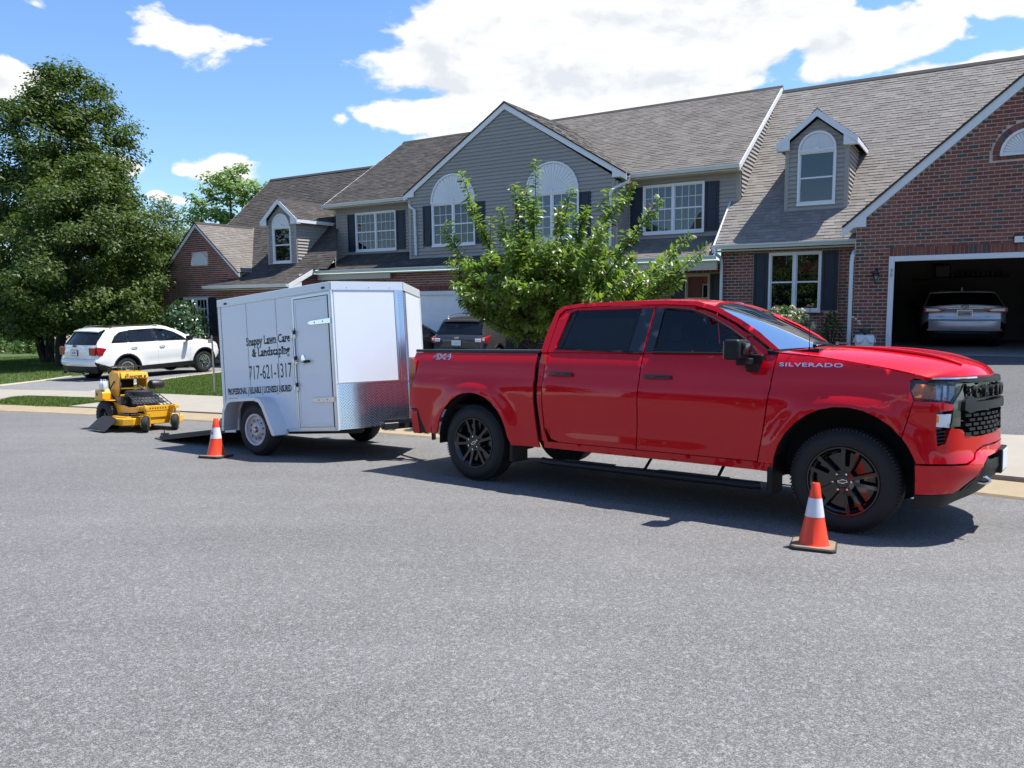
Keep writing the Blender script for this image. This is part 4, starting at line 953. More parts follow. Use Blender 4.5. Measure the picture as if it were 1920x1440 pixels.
def BODY(s,z):
    ins=lerpt(z,INS); d=arch_d(s,z); fl=.034*math.exp(-(max(0,d-.015)/.075)**2)*(1-sm(z,1.0,1.12)); 
    dip=.020*sm(z,.50,.64)*(1-sm(z,.74,.98))*sm(s,.75,1.3)*(1-sm(s,2.5,3.15))
    crease=.012*sm(z,1.085-.02*s*.2,1.10-.02*s*.2)
    hips=.016*sm(z,.86,.96)*(1-sm(z,1.02,1.10))*(1-sm(s,.2,.8)+sm(s,3.0,3.4))
    y=.985-ins+fl-dip-crease+hips*.6
    if s<-.8: y-=.10*((-.8-s)/.25)**2*.5
    if s<=4.05: return (s,y,z)
    px_,py_=plan(s); k=sm(s,4.15,4.75); return (px_+k*lerpt(z,XP),max(0.,py_*(y/.985) if py_>.05 else py_),z)
def UP(x,z): return (x,.897-(z-1.36)*.40-.06*max(0,z-1.74),z)
def arc(cx_,r,a0,a1,n,zc=.42,sq=1.06):
    return [(cx_+r*math.cos(R(a0+(a1-a0)*i/n)),zc+r*sq*math.sin(R(a0+(a1-a0)*i/n))) for i in range(n+1)]
# panels of the side
RA=arc(0,.50,10,170,14); FA=arc(3.745,.53,172,12,14)
bed=[(-.955,1.365),(-.965,1.30),(-.905,1.28),(-.90,.98),(-.955,.95),(-.955,.80),(-.76,.78),(-.63,.50)]+[(-.50,.46)]+RA[::-1]+[(.53,.43),(.865,.425),(.80,.9),(.785,1.365)]
bed=[(-.955,1.37),(.785,1.37),(.80,.9),(.865,.43),(.53,.43)]+RA+[(-.515,.47),(-.70,.47),(-.76,.60),(-.82,.735),(-.955,.75),(-.955,.94),(-.90,.97),(-.895,1.26),(-.955,1.30)]
panel(T,'bed_side',bed[::-1],BODY,M_RED,.05)
cq=[(.835,1.372),(.845,.9),(.905,.50),(.93,.50),(.945,1.372)]
panel(T,'cab_corner',[(.835,1.38),(.85,.9),(.915,.50),(.975,.50),(.93,.62),(.90,.9),(.905,1.38)],BODY,M_RED,.04)
rd=[(.915,1.38),(.91,.92),(.94,.66),(1.02,.53),(1.12,.505),(1.955,.505),(1.975,1.38)]
panel(T,'rear_door',rd,BODY,M_RED,.055)
panel(T,'front_door',[(1.965,.505),(3.08,.505),(3.115,.7),(3.165,1.10),(3.195,1.375),(1.985,1.38)],BODY,M_RED,.055)
panel(T,'rocker',[(.925,.435),(3.20,.43),(3.20,.497),(.925,.498)],BODY,M_RED,.05)
fend=[(3.215,.47)]+[(3.215,.44),(3.235,.44)]+FA[:11]+[(4.12,.90),(4.215,1.055),(4.19,1.12),(4.185,1.20),(4.235,1.232),(4.0,1.285),(3.7,1.335),(3.40,1.375),(3.205,1.40),(3.205,1.375),(3.175,1.10),(3.125,.7)]
FA=arc(3.745,.535,178,40,12)
fend=[(3.125,.70),(3.09,.50),(3.21,.50),(3.21,.44)]+FA+[(4.22,1.05),(4.192,1.12),(4.19,1.195),(4.235,1.228),(4.0,1.285),(3.7,1.335),(3.40,1.375),(3.205,1.40),(3.175,1.10)]
panel(T,'fender',fend[::-1],BODY,M_RED,.05)
FB=arc(3.745,.535,39,18,4)
E_=SMAX-.006
def INS_(k): return lambda s_,z: tuple(p-q for p,q in zip(BODY(s_,z),(k,k*.7,0)))
def OUT_(k,j=0.): return lambda s_,z: (BODY(s_,z)[0]+k,BODY(s_,z)[1]+j,z)
fas=FB+[(4.245,.60),(4.60,.605),(4.70,.635),(4.78,.685),(4.90,.715),(E_,.72),(E_,.80),(4.80,.785),(4.70,.79),(4.62,.83),(4.575,.852),(4.50,.856),(4.475,.83),(4.44,.745),(4.385,.725),(4.375,.87),(4.38,.975),(4.50,.99),(4.51,1.03),(4.42,1.045),(4.225,1.05)]
panel(T,'bumper_fascia',fas,BODY,M_RED,.035,thick=.05)
panel(T,'lower_bumper',[(4.25,.37),(4.55,.375),(4.62,.40),(4.72,.50),(4.82,.585),(4.92,.63),(E_,.655),(E_,.705),(4.90,.70),(4.79,.672),(4.71,.622),(4.61,.59),(4.245,.586)],BODY,M_RED,.035,thick=.06)
panel(T,'air_dam',[(4.26,.26),(4.5,.26),(4.80,.30),(E_,.36),(E_,.60),(4.97,.60),(4.86,.55),(4.76,.465),(4.66,.385),(4.56,.365),(4.26,.362)],INS_(.015),M_BLK,.05,thick=.05)
panel(T,'lower_trim',[(4.64,.385),(4.70,.385),(4.86,.53),(4.93,.60),(4.90,.625),(4.82,.575),(4.72,.49)],OUT_(.006),M_BLK,.04,thick=.04)
panel(T,'lamp_housing',[(4.235,1.05),(4.36,1.04),(4.36,.70),(E_,.70),(E_,1.19),(4.24,1.20),(4.20,1.12)],INS_(.05),M_GBLK,.06,thick=.03)
hl=panel(T,'headlight',[(4.228,1.055),(4.42,1.05),(4.52,1.035),(4.60,1.06),(4.64,1.185),(4.30,1.20),(4.243,1.20),(4.205,1.12)],INS_(.012),M_LENSG,.04,thick=.004)
for o,s in zip(hl,(-1,1)):
    panel(o,'amber_reflector',[(4.245,1.075),(4.39,1.062),(4.39,1.155),(4.32,1.17),(4.25,1.175),(4.222,1.12)],INS_(.022),M_AMBER,.03,(s,),thick=.03)
    panel(o,'lamp_reflector',[(4.395,1.062),(4.51,1.052),(4.555,1.10),(4.56,1.16),(4.395,1.165)],INS_(.028),M_LENS,.03,(s,),thick=.03)
    for k in range(2): panel(o,'lamp_divider',[(4.43+k*.05,1.058),(4.436+k*.05,1.058),(4.442+k*.05,1.163),(4.436+k*.05,1.163)],INS_(.018),M_STEEL,.05,(s,),thick=.03)
panel(T,'turn_lamp',[(4.382,.868),(4.485,.862),(4.495,.90),(4.505,.962),(4.385,.958)],INS_(.012),M_LENS,.03,thick=.03)
panel(T,'turn_reflector',[(4.380,.90),(4.398,.90),(4.398,.95),(4.381,.95)],INS_(.004),M_AMBER,.03,thick=.02)
panel(T,'lamp_bezel',[(4.515,1.03),(4.64,1.165),(4.635,1.06),(4.60,1.0),(4.59,.87),(4.49,.866),(4.505,.90),(4.515,.99)],INS_(.006),mat('smoked_bezel',(.05,.056,.05),.2,coat=.7),.03,thick=.04)
for k in range(4): panel(T,'intake_fin',[(4.385,.745+k*.026),(4.455,.75+k*.026),(4.455,.762+k*.026),(4.385,.757+k*.026)],INS_(.008),M_BLK,.05,thick=.03)
panel(T,'brow_bar',[(4.30,1.199),(4.32,1.213),(4.75,1.224),(E_,1.224),(E_,1.180),(4.75,1.182),(4.60,1.192)],OUT_(.014,.004),M_BLK,.04,thick=.05)
panel(T,'brow_chrome',[(4.31,1.210),(4.33,1.222),(4.80,1.228),(4.80,1.216)],OUT_(.018,.006),M_CHROME,.05,thick=.02)
panel(T,'grille_frame',[(4.59,.99),(4.66,.965),(4.74,.975),(4.76,.985),(E_,.985),(E_,1.045),(4.76,1.045),(4.70,1.085),(4.64,1.09),(4.60,1.06)],OUT_(.026),M_BLK,.035,thick=.08)
for r_ in range(5):
    for k in range(7):
        s0=4.635+k*.115+(.057 if r_%2 else 0); z0=.800+r_*.034
        if s0+.08<SMAX: panel(T,'grille_bar',[(s0,z0),(s0+.082,z0),(s0+.082,z0+.021),(s0,z0+.021)],OUT_(.006),M_BLK,.05,thick=.05)
for k in range(3): panel(T,'grille_bar',[(4.70,1.06+k*.04),(E_,1.06+k*.04),(E_,1.072+k*.04),(4.70,1.072+k*.04)],INS_(.012),M_BLK,.08,thick=.03)
# the maker's letters across the front, near half to centre and on
def letter_panel(txt,y0,dy,zc,size):
    for i,ch in enumerate(txt):
        y=y0+i*dy; 
        # x of the nose at this |y|
        best=min(PL,key=lambda p:abs(p[1]-abs(y))); x=best[0]+.0
        ang=math.atan2(.10*(1 if y>0 else -1)*abs(y)**1.2*2.2,1)
        Mx=Matrix.Translation((x+lerpt(zc,XP)+.012,y,zc))@Matrix.Rotation(R(90)+ang,4,'Z')@Matrix.Rotation(R(90),4,'X')
        text_mesh('grille_letter',ch,size,.012,M_BLK,T,Mx,1.25,.004)
letter_panel('CHEVROLET',-.60,.145,1.113,.112)
b=MB(); b.box(4.30,4.50,-.60,.60,.72,1.17); b.box(4.2,4.36,-.78,.78,.32,1.1); b.box(3.2,4.35,-.60,.60,.55,1.2); b.build('engine_bay',M_UNDER,T)
# tow hook, plate
b=MB(); b.tube(smoothp([(4.55,-.44,.43),(4.62,-.44,.425),(4.655,-.44,.445),(4.62,-.44,.47),(4.56,-.44,.465)],4),.013,8); b.build('tow_hook',M_CHROME,T,smooth=True)
b=MB(); b.box(4.64,4.705,-.17,.17,.47,.66); b.build('plate_bracket',M_BLK,T,bevel=.006)
b=MB(); b.box(4.706,4.710,-.152,.152,.49,.645); pl=b.build('licence_plate',mat('plate_white',(.7,.72,.74),.5),T)
# hood, windscreen, roof, rear
loft(T,'hood',[((3.46,1.452),(3.215,.868,1.398)),((3.7,1.448),(3.50,.886,1.372)),((4.0,1.425),(3.85,.893,1.318)),((4.28,1.39),(4.10,.893,1.272)),((4.45,1.345),(4.23,.89,1.240)),((4.55,1.30),(4.29,.875,1.224)),((4.605,1.235),(4.32,.845,1.216))],M_RED,2.6,3.0,28,5,.03)
for s in (-1,1):
    b=MB(); P=[Vector((3.55,s*.43,1.447)),Vector((3.9,s*.47,1.427)),Vector((4.25,s*.50,1.378)),Vector((4.46,s*.50,1.312))]
    q=smoothp([tuple(p) for p in P],5); b.tube(q,.02,8,rad=[.006+.011*math.sin(math.pi*i/(len(q)-1)) for i in range(len(q))]); b.build('hood_crease',M_RED,T,smooth=True)
loft(T,'windscreen',[((2.50,1.858),(2.60,.715,1.795)),((2.95,1.66),(2.86,.76,1.63)),((3.40,1.447),(3.15,.815,1.42))],M_CLEAR,2.0,2.0,16,6)
loft(T,'roof',[((.95,1.845),(.93,.66,1.80)),((1.05,1.885),(1.03,.69,1.828)),((1.5,1.905),(1.5,.70,1.842)),((2.1,1.905),(2.1,.705,1.838)),((2.42,1.88),(2.48,.712,1.818)),((2.50,1.86),(2.585,.715,1.800))],M_RED,2,3.4,24,5,.03)
def RF(x,z): return (x,.715+.012-(z-1.79)*.15-max(0,z-1.815)*.6,z)
# roof side rail and windscreen pillar
ra=[(.90,1.385),(.925,1.60),(.945,1.76),(1.0,1.815),(1.2,1.832),(1.6,1.838),(2.1,1.833),(2.40,1.812),(2.60,1.755),(2.82,1.645),(3.0,1.53),(3.155,1.42),(3.215,1.42),(3.02,1.57),(2.85,1.675),(2.62,1.79),(2.42,1.848),(2.1,1.868),(1.6,1.875),(1.15,1.868),(.97,1.845),(.905,1.80),(.855,1.60),(.83,1.385)]
def RS(x,z): u_=UP(x,z); return (x,u_[1]+.008+.02*sm(x,.2,.9)*0,z)
panel(T,'roof_rail',ra,RS,M_RED,.035,thick=.03)
# door frames with glass openings
fr_r=[(.905,1.385),(1.975,1.385),(2.005,1.822),(1.6,1.828),(1.15,1.822),(1.01,1.80),(.95,1.72)]
wr=[(1.04,1.43),(1.80,1.40),(1.86,1.785),(1.15,1.785),(1.09,1.765)]
panel(T,'door_frame',fr_r,UP,M_RED,.05,holes=[[(.985,1.425),(1.965,1.392),(1.995,1.80),(1.13,1.80),(1.07,1.775)]],thick=.02)
panel(T,'pillar_cover',[(1.82,1.395),(1.966,1.392),(1.996,1.80),(1.875,1.80)],lambda x,z:(x,UP(x,z)[1]+.003,z),M_GBLK,.06,thick=.01)
panel(T,'rear_door_glass',[(1.0,1.43),(1.815,1.40),(1.87,1.797),(1.14,1.797),(1.08,1.77)],lambda x,z:(x,UP(x,z)[1]-.012,z),M_TINT,.08,thick=.004)
panel(T,'glass_seal',[(.985,1.412),(1.966,1.38),(1.966,1.395),(.985,1.427)],lambda x,z:(x,UP(x,z)[1]+.006,z),M_BLK,.1,thick=.01)
panel(T,'vent_divider',[(1.035,1.43),(1.06,1.43),(1.15,1.797),(1.125,1.797)],lambda x,z:(x,UP(x,z)[1]-.004,z),M_BLK,.1,thick=.01)
ff=[(1.985,1.385),(3.12,1.38),(3.10,1.43),(2.97,1.52),(2.80,1.63),(2.58,1.74),(2.39,1.80),(2.1,1.82),(2.015,1.822)]
wf=[(2.05,1.392),(3.01,1.388),(2.99,1.42),(2.90,1.50),(2.74,1.605),(2.54,1.705),(2.37,1.765),(2.10,1.795),(2.085,1.79)]
panel(T,'door_frame',ff,UP,M_RED,.05,holes=[wf],thick=.02)
panel(T,'pillar_cover',[(1.99,1.392),(2.075,1.392),(2.105,1.797),(2.018,1.80)],lambda x,z:(x,UP(x,z)[1]+.003,z),M_GBLK,.06,thick=.01)
panel(T,'front_door_glass',[(2.06,1.395),(3.02,1.39),(2.91,1.50),(2.75,1.61),(2.55,1.71),(2.38,1.77),(2.11,1.798)],lambda x,z:(x,UP(x,z)[1]-.012,z),M_CLEAR,.08,thick=.004)
fb=smoothp([(2.12,1.797),(2.38,1.768),(2.56,1.705),(2.76,1.602),(2.92,1.497),(3.01,1.42),(3.02,1.388)],4)
for s in (-1,1):
    b=MB(); b.tube([(x,s*(UP(x,z)[1]+.002),z) for x,z in fb],.010,6); b.tube([(2.07,s*(UP(2,1.39)[1]+.004),1.389),(3.02,s*(UP(3,1.39)[1]+.004),1.386)],.009,6); b.build('glass_seal',M_BLK,T,smooth=True)
# cab back, bed
b=MB(); b.prism([(-.86,1.30),(.86,1.30),(.72,1.80),(-.72,1.80)],0,.90,.93); b.build('rear_window',M_TINT,T)
b=MB(); b.box(.86,.92,-.93,.93,.5,1.36); b.build('cab_back',M_RED,T)
b=MB(); b.box(.78,.86,-.90,.90,.55,1.34); b.box(.86,3.2,-.88,.88,.42,.52); b.build('cab_floor',M_UNDER,T)
b=MB(); b.box(-.95,.80,-.885,.885,1.372,1.405); b.build('bed_cover',mat('vinyl_cover',(.03,.031,.033),.6,bump=.1),T,bevel=.014,seg=2,smooth=True)
b=MB(); b.box(-.95,-.90,-.88,.88,.74,1.36); b.build('tailgate',M_RED,T)
b=MB(); b.box(-.85,.75,-.82,.82,.75,.80); b.box(.72,.76,-.85,.85,.78,1.36); b.build('bed_floor',M_UNDER,T)
for s in (-1,1):
    q=MB(); P=smoothp([(-.985,1.27),(-.955,1.30),(-.90,1.285),(-.882,1.22),(-.885,1.12),(-.92,1.08),(-.925,1.0),(-.905,.97),(-.91,.78),(-.955,.76),(-.975,.80)],3,True)
    q.prism(P,1,*sorted((s*.80,s*.957))); o=q.build('tail_lamp',M_RLENS,T,smooth=True,angle=50)
    q=MB(); q.box(-.968,-.90,*sorted((s*.9,s*.962)),1.065,1.075); q.box(-.968,-.91,*sorted((s*.9,s*.962)),.985,.995); q.build('lamp_divider',M_GBLK,o)
# rear bumper
def RBMP(s,z):
    px_=-.70-s; 
    if s<.22: return (-.70-s,.955,z)
    a=min(1,(s-.22)/.2); return (-.92-.09*math.sin(a*math.pi/2),.955-.11*(1-math.cos(a*math.pi/2))-max(0,s-.42),z)
for s in (-1,1):
    pass
panel(T,'rear_bumper',[(.02,.46),(.09,.46),(.16,.60),(.20,.68),(.45,.68),(1.0,.68),(1.0,.73),(.40,.735),(.14,.73),(.09,.66),(0.0,.49)],RBMP,M_BLK,.05,thick=.04)
panel(T,'bumper_cap',[(.10,.45),(.20,.45),(.24,.62),(.45,.64),(.45,.72),(.15,.715)],lambda s,z:tuple(a+b_ for a,b_ in zip(RBMP(s,z),(-.008,.006,0))),M_RED,.04,thick=.04)
panel(T,'bumper_step',[(.21,.46),(.75,.44),(.75,.53),(.45,.63),(.26,.61)],lambda s,z:tuple(a-b_ for a,b_ in zip(RBMP(s,z),(0,.02,0))),M_BLK,.05,thick=.05)
b=MB(); b.box(-1.10,-.6,-.04,.04,.40,.46); b.box(-.75,-.62,-.45,.45,.42,.50); b.build('hitch_receiver',M_UNDER,T)
# chassis, wheel houses, mud flaps, steps
b=MB(); b.box(-.85,4.2,-.52,-.40,.42,.56); b.box(-.85,4.2,.40,.52,.42,.56); b.box(1.0,3.0,-.3,.3,.36,.5); b.tube([(0,-.8,.40),(0,.8,.40)],.05,8); b.tube([(3.745,-.8,.40),(3.745,.8,.40)],.04,8); b.lathe([(0,-.16),(.13,-.1),(.16,0),(.13,.1),(0,.16)],12,Matrix.Translation((0,0,.40))@Matrix.Rotation(R(90),4,'X')); b.build('chassis',M_UNDER,T,smooth=True)
for xc,r_ in ((0,.51),(3.745,.55)):
    for s in (-1,1):
        q=MB(); A_=[R(-6+192*i/18) for i in range(19)]; lo=[];hi=[]
        for a in A_: lo.append(q.vert((xc+r_*math.cos(a),s*.955,.42+r_*1.05*math.sin(a)))); hi.append(q.vert((xc+r_*math.cos(a),s*.62,.42+r_*1.05*math.sin(a))))
        for i in range(18): q.face((lo[i],lo[i+1],hi[i+1],hi[i]))
        c_=q.vert((xc,s*.62,.42)); [q.face((hi[i],hi[i+1],c_)) for i in range(18)]
        q.build('wheel_house',M_UNDER,T,smooth=True)
for s in (-1,1):
    q=MB(); q.box(.50,.545,*sorted((s*.72,s*.985)),.25,.62); q.build('mud_flap',M_BLK,T,bevel=.008)
    q=MB(); q.box(3.17,3.215,*sorted((s*.74,s*1.0)),.24,.56); q.build('mud_flap',M_BLK,T,bevel=.008)
    q=MB(); q.tube([(.92,s*.98,.31),(1.0,s*1.0,.305),(2.0,s*1.0,.305),(3.05,s*1.0,.305),(3.12,s*.98,.31)],.045,10); q.v=[(x,y,.305+(z-.305)*.75) for x,y,z in q.v]; st=q.build('side_step',M_BLK,T,smooth=True)
    for x in (1.22,2.02,2.72):
        q=MB(); q.tube([(x,s*.98,.31),(x,s*.9,.33),(x,s*.7,.47)],.014,6); q.build('step_bracket',M_BLK,st)
    for x0,x1 in ((1.2,1.75),(2.2,2.85)):
        q=MB(); q.box(x0,x1,*sorted((s*.965,s*1.03)),.338,.346); q.build('step_pad',M_UNDER,st)
for s in (-1,1):
    wheel(T,0,s*.98,.408,.28,.262,'truck',s,M_GBLK,rot=.2); wheel(T,3.745,s*.98,.408,.28,.262,'truck',s,M_GBLK,rot=-.22)
# handles, mirrors, badges, aerial, wipers
for s in (-1,1):
    for x in (.985,2.025):
        q=MB(); y0=BODY(x+.12,1.17)[1]; q.box(x,x+.27,*sorted((s*(y0+.0),s*(y0+.035))),1.155,1.19); q.build('door_handle',M_GBLK,T,bevel=.012,seg=2,smooth=True)
    q=MB(); q.box(2.89,3.02,*sorted((s*1.03,s*1.26)),1.335,1.50); m1=q.build('wing_mirror',M_BLK,T,bevel=.03,seg=3,smooth=True)
    q=MB(); q.box(3.00,3.055,*sorted((s*1.04,s*1.20)),1.375,1.475); q.build('mirror_cap',M_GBLK,m1,bevel=.018,seg=2,smooth=True)
    q=MB(); q.box(2.93,3.03,*sorted((s*.93,s*1.10)),1.29,1.35); q.prism([(2.90,1.31),(3.09,1.31),(3.10,1.38),(2.95,1.385)],1,*sorted((s*.885,s*.95))); q.box(2.96,3.07,*sorted((s*.90,s*.955)),1.235,1.315); q.build('mirror_arm',M_BLK,m1,bevel=.01,smooth=True)
    q=MB(); q.box(2.884,2.889,*sorted((s*1.05,s*1.245)),1.35,1.485); q.build('mirror_glass',M_CHROME,m1)
    sg=1 if s<0 else -1
    Mt=Matrix.Translation((3.475 if s<0 else 3.475,s*(BODY(3.48,1.298)[1]+.004),1.298))@(Matrix.Rotation(R(90),4,'X') if s<0 else Matrix.Rotation(R(90),4,'X')@Matrix.Rotation(R(180),4,'Y'))@Matrix.Rotation(R(-11),4,'X')
    text_mesh('name_badge','SILVERADO',.044,.004,M_CHROME,T,Mt,2.02,.0006,spacing=1.1)
    Mt=Matrix.Translation((-.505,s*(BODY(-.5,1.322)[1]+.003),1.322))@(Matrix.Rotation(R(90),4,'X') if s<0 else Matrix.Rotation(R(90),4,'X')@Matrix.Rotation(R(180),4,'Y'))@Matrix.Rotation(R(-15),4,'X')
    text_mesh('decal','4X4',.085,.0006,mat('decal_silver',(.62,.64,.68),.4),T,Mt,1.75,.004,spacing=1.02)
    text_mesh('decal_core','4X4',.085,.0016,mat('decal_blue',(.05,.08,.25),.4),T,Mt,1.75,-.005,spacing=1.02+.0)
b=MB(); b.tube([(3.42,-.78,1.41),(3.42,-.79,1.78)],.003,5); b.tube([(3.42,-.78,1.40),(3.42,-.78,1.44)],.009,6); b.build('aerial',M_BLK,T)
for y in (-.62,.05):
    b=MB(); b.tube([(3.42,y,1.452),(3.34,y+.25,1.478),(3.36,y+.55,1.476)],.011,6); b.tube([(3.41,y,1.45),(3.36,y+.2,1.482)],.014,6); b.build('wiper',M_BLK,T)
b=MB(); b.prism([(3.20,1.36),(3.50,1.40),(3.50,1.43),(3.25,1.41)],1,-.80,.80); b.build('cowl',M_BLK,T)
# cabin
for y in (-.42,.42):
    for x in (2.35,1.3):
        q=MB(); q.box(x-.28,x+.25,y-.26,y+.26,.75,.98); q.box(x-.38,x-.22,y-.25,y+.25,.9,1.48); q.box(x-.36,x-.26,y-.12,y+.12,1.5,1.68); q.build('seat',M_SEAT,T,bevel=.04,seg=2,smooth=True)
b=MB(); b.prism([(2.95,1.0),(3.3,1.0),(3.3,1.38),(3.05,1.42),(2.9,1.36)],1,-.80,.80); b.build('dashboard',M_SEAT,T)
b=MB(); b.lathe([(.17,-.012),(.19,0),(.17,.012),(.165,0),(.17,-.012)],24,Matrix.Translation((2.82,.42,1.22))@Matrix.Rotation(R(-65),4,'Y')); b.build('steering_wheel',M_SEAT,T,smooth=True)
b=MB(); b.box(2.62,2.64,-.12,.12,1.66,1.74); b.build('rear_view_mirror',M_BLK,T)
b=MB(); b.box(.9,3.15,-.84,-.80,.5,1.36); b.box(.9,3.15,.80,.84,.5,1.36); b.build('door_trim',M_SEAT,T)

# ------------------------------------------------------------ cars
def car(root,S,detail=True):
    """S: wheelbase wb, half width hw, tyre r, rim rr, profiles; builds both sides"""
    wb,hw,r,rr=S['wb'],S['hw'],S['r'],S['rr']; M=S['paint']; zb=lambda x:lerpt(x,S['belt']); zs=S['sill']; ra=r+.075
    xr,xf=S['rear'],S['front']              # lists (z,x) of side edges
    RE=lambda z:lerpt(z,xr); FE=lambda z:lerpt(z,xf)
    ins=S.get('ins',[(.2,.06),(.35,.03),(.5,.01),(.7,0),(.9,.004),(1.0,.02),(1.12,.05),(1.25,.10)])
    def B(x,z):
        d=min(math.hypot(x,z-r),math.hypot(x-wb,z-r))-ra
        y=hw-lerpt(z,ins)+.02*math.exp(-(max(0,d-.02)/.08)**2)-.012*sm(z,zs+.02,zs+.12)*(1-sm(z,zs+.15,zs+.4))*sm(x,.5,.8)*(1-sm(x,wb-.8,wb-.5))
        a=max(0,(RE(z)+.45)-x)/.45; c=max(0,x-(FE(z)-.55))/.55
        return (x,y-S.get('tail_taper',.10)*a**2.2-S.get('nose_taper',.17)*c**2,z)
    tl=S.get('tumble',.42)
    def G(x,z):
        b=B(x,zb(x)); return (x,b[1]-.012-(z-zb(x))*tl-.10*max(0,z-S['zroof']+.1),z)
    x1,x2,x3=S['seams']; zc=S.get('clad',zs); g=.006
    def arcp(c,a0,a1,n=10,rr_=None):
        q=rr_ or ra; return [(c+q*math.cos(R(a0+(a1-a0)*i/n)),r+q*math.sin(R(a0+(a1-a0)*i/n))) for i in range(n+1)]
    zz=max(zc-r,-ra*.95); aa=math.degrees(math.asin(zz/ra))
    edge=lambda f,z0,z1,n=7:[(f(z0+(z1-z0)*i/n),z0+(z1-z0)*i/n) for i in range(n+1)]
    top=lambda a,b,n=6:[(a+(b-a)*i/n,zb(a+(b-a)*i/n)) for i in range(n+1)]
    zrb=S.get('zrb',.55); zr1=zb(RE(1.0)) ; zf1=zb(FE(.8))
    st=S.get('step',.06)
    ad=math.degrees(math.acos(min(1,x1/ra))) if x1<ra*.95 else aa
    quarter=arcp(0,180-aa,max(ad,aa)+.8,12)+([(x1-g,zc)] if ad<=aa else [])+[(x1-g,zb(x1))]+top(x1-g,RE(zb(RE(1.05))),6)[1:]+edge(RE,zb(RE(1.05)),zrb,6)[1:]+[(-ra-.02,zc+.02)]
    if S.get('door_arch'): pass
    panel(root,'quarter_panel',quarter,B,M,st)
    panel(root,'rear_door',(arcp(0,ad,aa,6)+[(ra+.03,zc)] if ad>aa else [(x1,zc)])+[(x2-g,zc),(x2-g,zb(x2))]+top(x2-g,x1,4)[1:],B,M,st)
    panel(root,'front_door',[(x2,zc),(x3-g-.05,zc),(x3-g,zb(x3))]+top(x3-g,x2,4)[1:],B,M,st)
    zfb=S.get('zfb',.5)
    fen=[(x3-.05,zc)]+arcp(wb,180-aa,aa,12)[0:]+[(FE(zfb),zfb)]+edge(FE,zfb,zf1,6)[1:]+top(FE(zf1),x3,8)[1:]
    panel(root,'fender',fen,B,M,st)
    # cladding / sill and lower bumpers
    mc=S.get('cladmat',M_BLK); Bc=lambda x,z:(x,B(x,z)[1]+.006,z)
    panel(root,'sill',[(ra*.8,zs-.12),(wb-ra*.8,zs-.12),(wb-ra*math.cos(R(aa))-0.0,zc),(ra*math.cos(R(aa)),zc)],Bc,mc,st)
    for c in (0,wb):
        P=arcp(c,-8,188,14,ra+.035)+arcp(c,188,-8,14,ra-.012); panel(root,'arch_trim',P,Bc,mc,.06,thick=.03)
        for s in (-1,1):
            q=MB(); lo=[];hi=[]
            for i in range(15):
                a=R(-15+210*i/14); lo.append(q.vert((c+(ra+.01)*math.cos(a),s*(hw-.05),r+(ra+.01)*math.sin(a)))); hi.append(q.vert((c+(ra+.01)*math.cos(a),s*(hw-.33),r+(ra+.01)*math.sin(a))))
            for i in range(14): q.face((lo[i],lo[i+1],hi[i+1],hi[i]))
            k=q.vert((c,s*(hw-.33),r)); [q.face((hi[i],hi[i+1],k)) for i in range(14)]; q.build('wheel_house',M_UNDER,root)
            wheel(root,c,s*(hw-.012),r,.22,rr,S.get('wheel','alloy'),s,S.get('rimmat',M_CHROME),blocks=False,rot=.3*c)
    panel(root,'rear_bumper_side',[(RE(.3)+.03,zrb-.22),(-ra-.01,zc-.12),(-ra*1.02,zc+.01),(RE(zrb),zrb-.01)],Bc,mc,.06,thick=.03)
    panel(root,'front_bumper_side',[(wb+ra+.01,zc-.12),(FE(.3)-.03,zfb-.2),(FE(zfb),zfb-.01),(wb+ra*1.02,zc)],Bc,mc,.06,thick=.03)
    # greenhouse
    outl,wins=S['house'],S['windows']
    panel(root,'window_frame',outl,G,M,.06,holes=wins,thick=.02)
    for w_,mt in zip(wins,S['glassmat']): panel(root,'side_glass',[(x,z) for x,z in w_],lambda x,z:(x,G(x,z)[1]-.010,z),mt,.12,thick=.004)
    for w_ in wins:
        for s in (-1,1):
            q=MB(); q.tube([(x,s*(G(x,z)[1]+.002),z) for x,z in w_+[w_[0]]],.008,5); q.build('glass_trim',S.get('trimmat',M_BLK),root)
    for (a,c) in S.get('pillars',()):
        panel(root,'pillar_cover',[(a[0],a[1]),(a[2],a[1]),(c[2],c[1]),(c[0],c[1])],lambda x,z:(x,G(x,z)[1]+.004,z),M_GBLK,.1,thick=.008)
    # lofts
    def ste(rows,fn): return [((cx_,cz_),(ex,fn(ex,ez)[1]-.002,ez)) for cx_,cz_,ex,ez in rows]
    roof=loft(root,'roof',ste(S['roof'],G),M,2,3.2,20,4,.02)
    loft(root,'windscreen',ste(S['screen'],lambda x,z:G(x,z) if z>zb(x)+.02 else B(x,zb(x))),M_CLEAR if S.get('clear',1) else M_TINT,2,2,12,4)
    loft(root,'hood',ste(S['hood'],B),M,2.4,3,20,4,.02)
    loft(root,'front_fascia',ste(S['nose'],B),M,2.6,1.5,20,4)
    loft(root,'rear_window',ste(S['rwin'],lambda x,z:(0,G(x,z)[1]-.03,0)),M_TINT,2.4,2,14,4)
    loft(root,'tailgate',ste(S['tail'],lambda x,z:B(x,z) if z<zb(x) else G(x,z)),M,S.get('ptail',3.0),2,20,4)
    loft(root,'rear_bumper',ste(S['rbump'],B),M,S.get('ptail',3.0),2,20,4)
    loft(root,'lower_bumper',ste(S['rlow'],Bc),mc,S.get('ptail',3.0),2,20,3)
